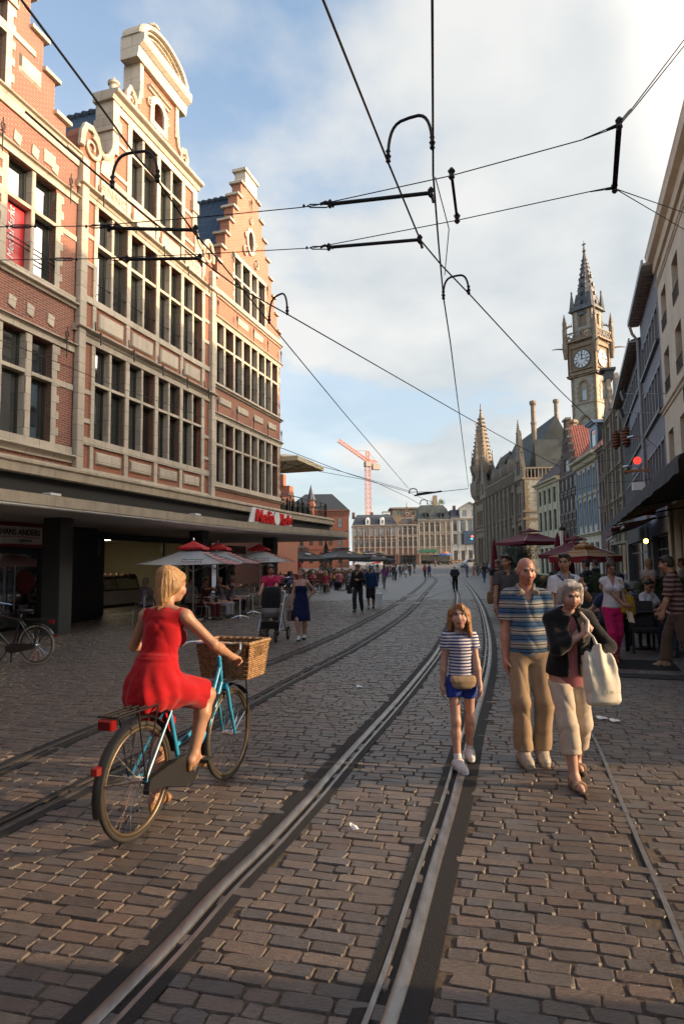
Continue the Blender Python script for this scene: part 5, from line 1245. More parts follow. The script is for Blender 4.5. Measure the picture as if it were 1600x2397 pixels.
def build_far():
 Y=190;S1=plain('far_pale_stone',(.34,.31,.27),.8,var=.2,scale=1.5);S2=plain('far_sash',(.30,.29,.26),.6)
 t,w=far_house('mansard_house','wide dark brick house with mansard roof and two white dormers at the far square',3.2,16.4,Y,13.6,M_BRICK_B,[(7.0,9.4),(10.5,12.8)],8,(S1,S2),(3.6,M_SLATE_F))
 for u in (3.9,8.3):
  d=MB();d.plate(rect(u,u+1.3,13.7,15.6),[rect(u+.3,u+1.0,14.0,15.2)],-.2,1.5);d.lathe([(.65,0),(.4,.35),(.02,.4)],8,(u+.65,.3,15.6));x=d.build('dormer',M_WHITE,t);MB().box(u+.3,u+1,.1,.2,14,15.2).build('pane',M_GLASS_F,x)
 for u in (-.1,5.6):MB().box(u,u+.9,5,6,16,18).build('chimney',M_BRICK_B,t)
 b=MB();b.box(-.1,9.9,-.45,.0,4.7,5.7);b.build('grey_fascia',plain('fascia_grey',(.14,.14,.13),.6),t)
 text_part('fascia_lettering',"McDonald's",.72,M_WHITE,t,(5.0,-.5,5.25),(PI/2,0,0),depth=.02)
 for u in (1.6,8.0):
  g=MB();
  for s in (-1,1):g.tube([(u+s*.2+.2*math.cos(a),-.5,4.9+.7*math.sin(a)) for a in [k*PI/8 for k in range(9)]],.06,5)
  g.build('yellow_arches',plain('arch_yellow',(.75,.45,.02),.5),t)
 for u in (3.6,10.0):
  f=thing('flag','red flag hanging from the far mansard house, %s one'%('left' if u<5 else 'right'),'flag',(3.2+u,Y-.4,11.4),0,'red flags on the far house');MB().tube([(0,0,0),(.3,-1.6,1.2)],.05,5).build('pole',M_WIRE,f);MB().add([(0,-.3,.2),(.25,-1.5,1.1),(.3,-1.4,-.9),(.05,-.4,-1.6)],[(0,1,2,3)]).build('cloth',fabric('flag_red',(.20,.015,.02)),f)
 t,w=far_house('gabled_house','narrow red brick house with scrolled gable at the far square',16.6,22.8,Y,13.6,M_BRICK_B,[(7.0,9.9),(10.6,13.3)],4,(S1,S2))
 g=MB();g.plate([(.3,13.6),(w-.3,13.6),(w-.6,14.6),(w-1.5,15.2),(w-1.7,16.4),(w-2.3,17.0),(w-2.4,18.0),(w/2,19.2),(2.4,18.0),(2.3,17.0),(1.7,16.4),(1.5,15.2),(.6,14.6)],[rect(w/2-1.3,w/2-.1,13.9,15.4),rect(w/2+.1,w/2+1.3,13.9,15.4)],0,.4);G=g.build('gable',M_BRICK_B,t);q=MB();q.tube([(w/2+.45*math.cos(a),-.05,16.9+.5*math.sin(a)) for a in [k*PI/6 for k in range(12)]],.12,5,closed=True);q.lathe([(.3,0),(.1,.5),(.25,.8),(.02,1.6)],6,(w/2,.2,19.1));q.box(.2,w-.2,-.15,.05,13.5,13.75);q.box(1.4,w-1.4,-.1,.05,15.6,15.8);q.build('gable_trim',S1,t);MB().box(w/2-1.3,w/2+1.3,.15,.2,13.9,15.4).build('pane',M_GLASS_F,G)
 t,w=far_house('stone_house','stone house with steep green slate roof and chimney at the far square',23.0,32.9,Y,15.0,M_STONE_G,[(7.0,10.5),(11.4,14.2)],6,(S1,S2),(5.0,M_COPPERS))
 MB().box(5.4,6.6,4.5,5.7,18,23).build('chimney',M_STONE_W,t)
 for u in (2.0,6.6):d=MB();d.plate([(u,15.6),(u+1.7,15.6),(u+1.4,17.4),(u+.3,17.4)],[rect(u+.5,u+1.2,15.9,17)],.0,2);d.build('dormer',M_SLATE_F,t)
 b=MB();b.box(.3,5.5,-.3,0,5.2,6.2);b.build('green_fascia',plain('fascia_green',(.03,.12,.08),.6,var=.6,scale=3),t)
 t,w=far_house('plastered_house','grey white plastered corner house with a pediment beside the post office',33.0,42.0,Y,15.4,M_PLASTER_W,[(2.4,5.6),(7.6,10.6),(11.6,14.8)],4,(M_PLASTER_W,M_SASH),None,ground=False,winw=.5)
 g=MB();g.plate([(2.6,15.4),(9.0,15.4),(9.0,18.6),(5.6,20.2),(2.6,18.4)],[rect(3.4,4.7,16,18),rect(6.2,7.5,16,18)],0,6);G=g.build('attic',M_PLASTER_W,t);MB().box(3.4,7.5,.2,.25,16,18).build('window',M_GLASS_F,G);q=MB();q.bar((2.3,-.2,18.4),(5.6,-.2,20.3),.3,.4);q.bar((9.2,-.2,18.6),(5.6,-.2,20.3),.3,.4);q.build('pediment_trim',plain('pediment_grey',(.2,.2,.2),.7),t)
 MB().rings([[(-.2,-.3,15.5),(.4,2,18.2),(.4,9,18.2)],[(2.6,-.3,15.5),(2.6,2,18.2),(2.6,9,18.2)]]).build('roof',M_SLATE_F,t);MB().box(1.2,2.0,3,4,18,19.6).build('chimney',M_BRICK_B,t)
 sc=thing('advert_screen','large dark advertising screen with a red and blue glow on the corner house','screen',(36.5,Y-.3,7.6),0)
 MB().cham(0,4.4,-.2,.1,0,4.0,.05).build('screen',emit('screen_dark',(.012,.022,.035),.5),sc);MB().lathe([(.35,0),(.5,.3),(.1,.6)],5,(2.6,-.25,2.0)).build('red_logo',emit('screen_red',(.8,.12,.06),.8),sc);MB().lathe([(.3,0),(.45,.3),(.1,.5)],5,(2.4,-.25,1.3)).build('blue_logo',emit('screen_blue',(.05,.35,.6),.8),sc)
 p=thing('flat_block','brown flat roofed block with glazed top floor behind the far gable','block',(18.0,225,0),0)
 MB().plate(rect(0,13,0,21.6),[rect(1+1.9*k,2.4+1.9*k,19.4,21.0) for k in range(6)],0,.4).build('wall',plain('block_brown',(.20,.15,.10),.8,var=.2),p);MB().box(.2,12.8,.3,.4,18,21.4).build('glazing',M_GLASS_F,p);MB().box(-.8,13.8,-1,10,21.6,22.1).build('flat_roof',M_CONC,p);MB().box(.05,12.9,.45,10,0,21.5).build('rear_walls',M_BRICK_B,p)
 for x,yy,w_,h,lab,m in ((14.0,215,2.4,19.6,'small white rooftop hut behind the mansard house',M_WHITE),(-2.2,178,3.4,17.4,'sunlit tan brick block behind the red brick hall',M_STONE_W)):
  b=thing('block',lab,'block',(x,yy,0),0);MB().box(0,w_,0,5,0,h).build('wall',m,b);MB().box(-.1,w_+.1,-.1,5.1,h,h+.3).build('parapet',M_CONC,b);q=MB()
  for k in range(3):q.box(.3,w_-.3,-.04,.0,h-1.2-1.3*k,h-.6-1.3*k)
  q.build('window',M_GLASS_F,b)
 t=thing('brick_hall','large red brick hall with dark hipped roof and small pointed turret','hall',(-14.0,150,0),0);w=15.6
 cols=[1.5+2.3*k for k in range(6)];W_=[(u,u+.9,a,b) for u in cols for a,b in ((2.2,4.8),(6.4,9.2),(10.6,13))]
 wall(t,rect(0,w,0,14.6),[arch(*q,rise=.4) for q in W_],M_BRICK_R);body(t,w,14.5,24,M_BRICK_R)
 for q in W_:swin(t,q,2,((q[2]+q[3])/2,),.09,.2,M_SASH,M_GLASS_F)
 k=MB();moulding(k,-.2,w+.2,14.9,.7,.4)
 for j in range(24):k.box(.2+j*.65,.5+j*.65,-.2,0,13.7,14.2)
 for z in (5.6,9.9):moulding(k,0,w,z,.3,.15)
 k.build('brick_cornice',M_BRICK_R,t)
 MB().add([(-.3,-.3,14.7),(w+.3,-.3,14.7),(w+.3,24,14.7),(-.3,24,14.7),(5,4,19.2),(11.6,4,19.2),(11.6,19,19.2),(5,19,19.2)],[(0,1,5,4),(1,2,6,5),(2,3,7,6),(3,0,4,7),(4,5,6,7)]).build('roof',M_SLATE_F,t)
 q=MB();q.lathe([(.7,12),(.7,15.6),(1.1,15.8),(1.1,16.4),(.85,16.5),(.85,17.4)],8,(6.6,-.4,0));q.build('turret',M_BRICK_R,t);MB().lathe([(1.15,17.3),(.5,19.0),(.03,21)],8,(6.6,-.4,0)).build('turret_roof',M_SLATE_F,t)
 t,w=far_house('row_house','pale plastered row glimpsed under the canopy edge behind the parasols',-34,-14.2,140,12,M_PLASTER_W,[(5,7.4),(8.4,10.8)],9,(M_PLASTER_W,M_SASH),(3,M_SLATE_F),base=.8)
 M_CR=plain('crane_orange',(.55,.19,.11),.5);c=thing('tower_crane','orange lattice tower crane above the far roofs with its jib to the left','crane',(11.0,260,0),R(20))
 def lattice(m,a,b,w_,n,r=.11):
  a,b=Vector(a),Vector(b);d=(b-a);up=Vector((0,0,1)) if abs(d.normalized().z)<.9 else Vector((0,1,0));x=d.cross(up).normalized()*w_/2;y=d.cross(x).normalized()*w_/2;cs=[(x+y),(x-y),(-x-y),(-x+y)]
  for q in cs:m.bar(a+q,b+q,r*1.6)
  for k in range(n):
   p0,p1=a+d*k/n,a+d*(k+1)/n
   for j in range(4):m.bar(p0+cs[j],p1+cs[(j+1)%4],r);m.bar(p0+cs[j],p0+cs[(j+1)%4],r)
 m=MB();lattice(m,(0,0,0),(0,0,43),1.9,22);m.build('mast',M_CR,c)
 m=MB();lattice(m,(0,0,45),(-13.0,0,53.0),1.2,12);lattice(m,(0,0,45),(4.4,0,44.2),1.4,4);lattice(m,(0,0,43),(0,0,49.2),1.2,3);m.build('jib',M_CR,c)
 MB().box(2.0,5.2,-1.0,1.0,41.4,43.8).box(-1.3,1.3,-1.2,1.2,42.6,44.6).build('counterweight',plain('crane_concrete',(.34,.30,.26),.8),c)
 MB().tube([(0,0,49.2),(-6.5,0,49.1)],.06,5).tube([(0,0,49.2),(4.4,0,44.4)],.06,5).build('tie_rod',M_WIRE,c)
build_far()
def wp(x,y,z):return gp(x,y,z)
def wire(label,pts,z=5.8,r=.012,name='contact_wire',cat='wire',zs=None,sub=False):
 P=[wp(x,y,zs[i] if zs else z) for i,(x,y) in enumerate(pts)]
 m=MB();m.tube(P,r,6);o=m.build(name,M_WIRE);return tag(o,label,cat)
def clamp(m,p,s=1.0):
 m.lathe([(.012*s,-.05*s),(.03*s,-.03*s),(.02*s,0),(.035*s,.03*s),(.012*s,.06*s)],6,p)
def build_wires():
 wire('thick contact wire falling from top centre across the sky toward the right',[(740,-40),(756,0),(906,376),(982.6,561),(1033.7,622),(1103.8,695),(1219,820),(1310,915),(1400,1002)],5.8,.011)
 wire('thick contact wire running straight down the middle of the sky',[(1010,-60),(1011,0),(1013,408),(1026,574),(1037,695),(1053,800),(1074,967),(1095.7,1141)],5.8,.011)
 wire('contact wire crossing in front of the stepped gables from top left',[(20,-42),(51,0),(222,230),(316,362),(369,422),(450.5,540),(512,609),(586,700),(635,761),(800,961),(956,1144)],5.8,.011)
 wire('contact wire branching from the left facades to the post office roof',[(60,262),(153,344),(217,399),(300,471),(463,603.6),(550,668),(675,737),(1074,967),(1203,1039),(1310,1093)],5.8,.011)
 wire('short feeder wire hanging down from the middle contact wire',[(1018,415),(1050,536),(1040,644)],5.85,.006)
 wire('thin wire from the stepped gable to the branching contact wire',[(440,530),(476,522),(510,605)],5.9,.006) if False else None
 for lab,pts,rod,tb,knob in (('upper cross span wire with black insulating rods',[(-40,531),(0,531),(219,529),(300,522),(484,507),(700,486),(734,481.5),(1056,411),(1359,328),(1445,297)],[((255,534),(458,538.5)),((772,478),(1008,451.5))],[(50,530),(235,530),(745,482)],[(1056,411)]),('lower cross span wire with black insulating rods',[(-40,609),(0,608.7),(265,605),(300,602),(468,595),(700,582),(734,580),(1072,515),(1372,450),(1435,437)],[((298,607),(468,605)),((769,579),(982,561))],[(150,607),(280,606),(748,580)],[(1072,515)])):
  t=thing('cross_span',lab,'span wire',(0,0,0),0,None)
  MB().tube([wp(x,y,6.1) for x,y in pts],.006,6).build('span_wire',M_WIRE,t)
  m=MB()
  for a,b in rod:
   p,q=wp(*a,6.1),wp(*b,6.1);m.tube([p,q],.024,8);clamp(m,p,1.0);clamp(m,q,1.2);m.tube([p+Vector((-.12,0,0)),p+Vector((-.05,0,.03)),p],.018,6);m.tube([q,q+Vector((.03,0,-.12))],.02,6)
  m.build('insulating_rod',M_WIRE,t);m=MB()
  for x,y in tb:
   p=wp(x,y,6.1);d=(wp(x+10,y,6.1)-p).normalized()
   m.tube([p-d*.14,p-d*.1+Vector((0,0,.02)),p+d*.1+Vector((0,0,.02)),p+d*.14,p+d*.1-Vector((0,0,.02)),p-d*.1-Vector((0,0,.02))],.008,5,closed=True);m.lathe([(.001,-.03),(.02,0),(.001,.03)],6,p-d*.18);m.lathe([(.001,-.03),(.02,0),(.001,.03)],6,p+d*.18)
  m.build('turnbuckle',M_WIRE,t)
 s=thing('spreader_bar','short black strut clamped between the two cross spans','strut',(0,0,0));p,q=wp(1056,408,6.1),wp(1069,512,6.1);m=MB();m.tube([p,q],.018,8);clamp(m,p,1.3);clamp(m,q,1.3);m.build('strut',M_WIRE,s)
 f=thing('span_spreader','black flat bar holding the ends of both cross spans at the right','strut',(0,0,0));p,q=wp(1448,290,6.1),wp(1437,441,6.1)
 MB().bar(p,q,.055,.02).build('flat_bar',M_WIRE,f);m=MB()
 for k in (-.02,.02):m.tube([p,wp(1365,325,6.1)],.006,5);m.tube([q,wp(1380,449,6.1)],.006,5)
 for a,b in ((p,wp(1390,318,6.1)),(q,wp(1395,445,6.1))):m.tube([a,a+(b-a)*.5],.014,6);clamp(m,a,1.2)
 m.build('tie_rod',M_WIRE,f)
 m=MB();m.tube([p,wp(1475,258,6.3),wp(1620,66,7.2)],.006,6);m.tube([p,wp(1476,262,6.3),wp(1620,82,7.2)],.006,6);m.bar(p,wp(1475,258,6.3),.03);m.tube([q,wp(1620,505,8.0)],.006,6);m.tube([q,wp(1620,549,8.0)],.006,6);m.build('guy_wire',M_WIRE,f)
 def arc(label,a,b,top,z=5.8,r=.016):
  p,q=wp(*a,z),wp(*b,z);c=(p+q)/2;t=thing('jumper_arc',label,'jumper',(0,0,0),0,'curved jumpers on the overhead wires')
  d=(q-p)/2;pp=atY(*top,c.y);h=max(.15,pp.z-z);pts=[]
  for k in range(17):
   an=PI*k/16;e=.55;pts.append(c-d*math.copysign(abs(math.cos(an))**e,math.cos(an))+Vector((0,0,h*math.sin(an)**.9)))
  MB().tube(pts,r,8).build('curved_rod',M_WIRE,t);m=MB();clamp(m,p,.95);clamp(m,q,.95);clamp(m,p+Vector((0,0,.06)),.8);clamp(m,q+Vector((0,0,.06)),.8);m.build('clamp',M_WIRE,t)
 arc('large black hoop joining two wires in the centre of the sky',(908,372),(1011,340),(963,276));arc('black hoop in front of the ANNO panel',(263,432),(369,418),(331,356))
 arc('small black hoop on the wires left of the clock tower',(1037,695),(1096,683),(1063,646));arc('small black hoop just right of the stepped gable',(630,752),(672,731),(651,691))
 arc('tiny hoop far off above the square, left one',(957,1154),(976,1154),(966,1144),5.8,.03);arc('tiny hoop far off above the square, right one',(983,1180),(1000,1180),(991,1170),5.8,.03)
 for lab,pts,z in (('thin wire leaving the pink stepped house, upper of three',[(655,1048),(662,1050),(806,1106),(881,1130),(950,1162),(983,1181)],7.0),('thin wire leaving the pink stepped house, middle of three',[(655,1066),(662,1069),(800,1104),(960,1150)],7.0),('thin wire leaving the pink stepped house, lowest of three',[(655,1082),(662,1084),(747.5,1103.6),(849,1122),(950,1150),(1010,1176)],7.0)):
  wire(lab,pts,z,.016)
 t=thing('cross_span','distant cross span with rods above the far end of the square','span wire',(0,0,0));MB().tube([wp(955,1152,6.4),wp(1030,1151,6.4),wp(1095,1144,6.4)],.02,5).build('span_wire',M_WIRE,t);MB().tube([wp(970,1160,6.4),wp(1032,1150,6.4)],.06,6).tube([wp(975,1156,6.4),wp(1010,1152,6.4)],.05,6).build('insulating_rod',M_WIRE,t)
 wire('thin service wire sagging in front of the left windows',[(-30,776),(0,796),(60,818),(110,838),(200,875),(300,915),(400,949),(480,978)],5.2,.006)
 wire('thin wires strung across the right hand houses',[(1290,1075),(1370,1085),(1440,1075),(1520,1040)],7.5,.012);wire('thin lower wire strung along the ornate right hand houses',[(1330,1150),(1420,1130),(1500,1125),(1560,1115)],6.0,.012)
build_wires()
def V3(*a):return np.array(a,float)
def unit(v):v=np.asarray(v,float);n=np.linalg.norm(v);return v/n if n>1e-9 else v
def rotm(yaw=0,pitch=0,roll=0):
 return np.array(Euler((R(pitch),R(roll),R(yaw)),'XYZ').to_matrix())
class Sdf:
 def __init__(s):s.p=[]
 def cap(s,a,b,ra,rb=None,k=.02,clip=None,id=0):s.p.append(('cap',np.array(a,float),np.array(b,float),ra,ra if rb is None else rb,k,clip,id));return s
 def ell(s,c,r,M=None,k=.03,clip=None,id=0,sub=False):s.p.append(('sub' if sub else 'ell',np.array(c,float),np.array(r,float),np.eye(3) if M is None else M,None,k,clip,id));return s
 def loft(s,o,M,st,k=.02,clip=None,id=0,p=2.0):s.p.append(('loft',np.array(o,float),np.array(st,float),M,p,k,clip,id));return s
 def bbox(s,q):
  if q[0] in ('cap','subcap'):r=max(q[3],q[4]);return np.minimum(q[1],q[2])-r,np.maximum(q[1],q[2])+r
  if q[0] in ('ell','sub'):r=q[2].max();return q[1]-r,q[1]+r
  st=q[2];pts=[]
  for z,rx,ry,cx,cy in st:
   for a in (-1,1):
    for b in (-1,1):pts.append(q[1]+q[3]@V3(cx+a*rx,cy+b*ry,z))
  pts=np.array(pts);return pts.min(0),pts.max(0)
 def dist(s,q,P):
  if q[0] in ('cap','subcap'):
   a,b,ra,rb=q[1:5];ab=b-a;t=np.clip(((P-a)@ab)/max(ab@ab,1e-9),0,1)
   return np.linalg.norm(P-a-t[...,None]*ab,axis=-1)-(ra+(rb-ra)*t)
  if q[0] in ('ell','sub'):
   x=(P-q[1])@q[3];k0=np.linalg.norm(x/q[2],axis=-1);k1=np.linalg.norm(x/q[2]**2,axis=-1);return k0*(k0-1)/np.maximum(k1,1e-6)
  x=(P-q[1])@q[3];st=q[2];z=x[...,2]
  rx=np.interp(z,st[:,0],st[:,1]);ry=np.interp(z,st[:,0],st[:,2]);cx=np.interp(z,st[:,0],st[:,3]);cy=np.interp(z,st[:,0],st[:,4]);e=q[4]
  ax,ay=np.abs(x[...,0]-cx)/rx,np.abs(x[...,1]-cy)/ry
  d=((ax**e+ay**e)**(1/e)-1)*np.minimum(rx,ry)
  dz=np.maximum(st[0,0]-z,z-st[-1,0]);return np.where(dz>0,np.sqrt(np.maximum(d,0)**2+dz**2),np.maximum(d,dz))
 def grid(s,h,noise=None,ids=False,cuts=()):
  bb=[s.bbox(q) for q in s.p if q[0][:3]!='sub'];lo=np.min([b[0] for b in bb],0)-3*h;hi=np.max([b[1] for b in bb],0)+3*h
  n=np.ceil((hi-lo)/h).astype(int)+1;D=np.full(n,.25,np.float32);I=np.zeros(n,np.int8) if ids else None;B=np.full(n,.25,np.float32) if ids else None
  for q in s.p:
   b0,b1=s.bbox(q);pad=.03+q[5];i0=np.maximum(np.floor((b0-pad-lo)/h).astype(int),0);i1=np.minimum(np.ceil((b1+pad-lo)/h).astype(int)+1,n)
   if np.any(i1<=i0):continue
   ax=[lo[j]+h*np.arange(i0[j],i1[j]) for j in range(3)];P=np.stack(np.meshgrid(*ax,indexing='ij'),-1)
   d=s.dist(q,P).astype(np.float32)
   if q[6] is not None:
    for (cp,cn) in q[6]:d=np.maximum(d,((P-np.array(cp))@np.array(cn)).astype(np.float32))
   sl=tuple(slice(i0[j],i1[j]) for j in range(3));A=D[sl];k=q[5]
   if q[0][:3]=='sub':
    hh=np.clip(.5-.5*(A+d)/k,0,1);D[sl]=A*(1-hh)-d*hh+k*hh*(1-hh);continue
   if ids:m=d<B[sl];I[sl][m]=q[7];B[sl][m]=d[m]
   hh=np.clip(.5+.5*(A-d)/k,0,1);D[sl]=A*(1-hh)+d*hh-k*hh*(1-hh)
  if noise or cuts:
   m=np.nonzero(np.abs(D)<4*h+.02);P=np.stack([lo[j]+h*m[j] for j in range(3)],-1)
   if noise:D[m]+=noise(P).astype(np.float32)
   for cp,cn in cuts:
    D[m]=np.maximum(D[m],((P-np.array(cp))@np.array(cn)).astype(np.float32))
   if cuts:
    far=np.nonzero((D<-3.9*h))
    Q=np.stack([lo[j]+h*far[j] for j in range(3)],-1)
    for cp,cn in cuts:D[far]=np.maximum(D[far],((Q-np.array(cp))@np.array(cn)).astype(np.float32))
  return D,lo,I
 def mesh(s,name,h,noise=None,ids=False,cuts=()):
  D,lo,I=s.grid(h,noise,ids,cuts);v,f,c=surf_net(D,lo,h);me=bpy.data.meshes.new(name)
  me.vertices.add(len(v));me.vertices.foreach_set('co',v.ravel().astype(np.float32));nf=len(f)
  me.loops.add(nf*4);me.loops.foreach_set('vertex_index',f.ravel().astype(np.int32));me.polygons.add(nf);me.polygons.foreach_set('loop_start',(np.arange(nf)*4).astype(np.int32))
  me.update(calc_edges=True);me.shade_smooth();s.idv=I[tuple(c.T)] if ids else None;s.v=v;return me
_CO=np.array([(i,j,k) for i in (0,1) for j in (0,1) for k in (0,1)])
_ED=[(a,b) for a in range(8) for b in range(a+1,8) if np.abs(_CO[a]-_CO[b]).sum()==1]
def surf_net(D,lo,h):
 S=D<0;c=np.zeros(np.array(D.shape)-1,np.int8);nx,ny,nz=c.shape
 for (i,j,k) in _CO:c+=S[i:nx+i,j:ny+j,k:nz+k]
 act=(c>0)&(c<8);idx=np.argwhere(act);vals=np.stack([D[idx[:,0]+i,idx[:,1]+j,idx[:,2]+k] for i,j,k in _CO],1).astype(float)
 acc=np.zeros((len(idx),3));cnt=np.zeros(len(idx))
 for a,b in _ED:
  va,vb=vals[:,a],vals[:,b];m=(va<0)!=(vb<0);t=np.where(m,va/np.where(m,va-vb,1),0)
  acc+=np.where(m[:,None],_CO[a]+t[:,None]*(_CO[b]-_CO[a]),0);cnt+=m
 v=(idx+acc/cnt[:,None])*h+lo
 num=np.full(c.shape,-1,np.int64);num[act]=np.arange(len(idx));F=[]
 for ax in range(3):
  o=[q for q in range(3) if q!=ax];sh=[slice(1,-1)]*3;A=S[tuple(slice(0,D.shape[q]-1) if q==ax else slice(1,D.shape[q]-1) for q in range(3))];Bm=S[tuple(slice(1,D.shape[q]) if q==ax else slice(1,D.shape[q]-1) for q in range(3))]
  e=np.argwhere(A!=Bm);sgn=A[tuple(e.T)];e=e.copy();e[:,o[0]]+=1;e[:,o[1]]+=1
  def cell(d0,d1):q=e.copy();q[:,o[0]]-=d0;q[:,o[1]]-=d1;return num[tuple(q.T)]
  Q=np.stack([cell(1,1),cell(0,1),cell(0,0),cell(1,0)],1)
  if ax==1:sgn=~sgn
  Q[~sgn]=Q[~sgn][:,::-1];F.append(Q)
 f=np.concatenate(F);return v,f[(f>=0).all(1)],idx
def folds(amp=.004,f=(14,14,7),seed=0):
 rg=np.random.default_rng(seed);ph=rg.uniform(0,6,6)
 def fn(P):
  x,y,z=P[:,0]*f[0],P[:,1]*f[1],P[:,2]*f[2];rd=lambda q:(1-np.abs(np.sin(q)))**2.2
  wx=np.sin(z*.8+ph[0])+.6*np.sin(y*1.4+ph[4]);wz=np.sin(x*1.1+ph[1])+.5*np.sin(z*1.7+ph[5])
  w=.9*rd(x*.55+z*.9+.9*wx+ph[2])+.8*rd(-x*.7+z*1.25+.8*wz+y*.4+ph[3])+.45*rd(y*.8+z*1.9+1.1*wx+ph[0])-.55+.25*np.sin(x*.9+ph[1])*np.sin(z*1.1+ph[2])
  return amp*w
 return fn
def strands(amp=.004,f=55,seed=0):
 def fn(P):
  a=np.arctan2(P[:,1]-np.mean(P[:,1]),P[:,0]-np.mean(P[:,0]))
  return amp*(np.sin(a*f*.35+2*np.sin(P[:,2]*9+seed))*.6+.5*np.sin(a*f*.8+P[:,2]*20+seed))
 return fn
def ik(a,t,l1,l2,pole):
 a,t=np.array(a,float),np.array(t,float);d=t-a;L=np.linalg.norm(d);mx=(l1+l2)*.999
 if L>mx:t=a+d/L*mx;d=t-a;L=mx
 x=d/L;c=(l1*l1-l2*l2+L*L)/(2*L);hh=math.sqrt(max(l1*l1-c*c,0));p=np.array(pole,float);p=p-x*(p@x);p=unit(p);return a+x*c+p*hh,t
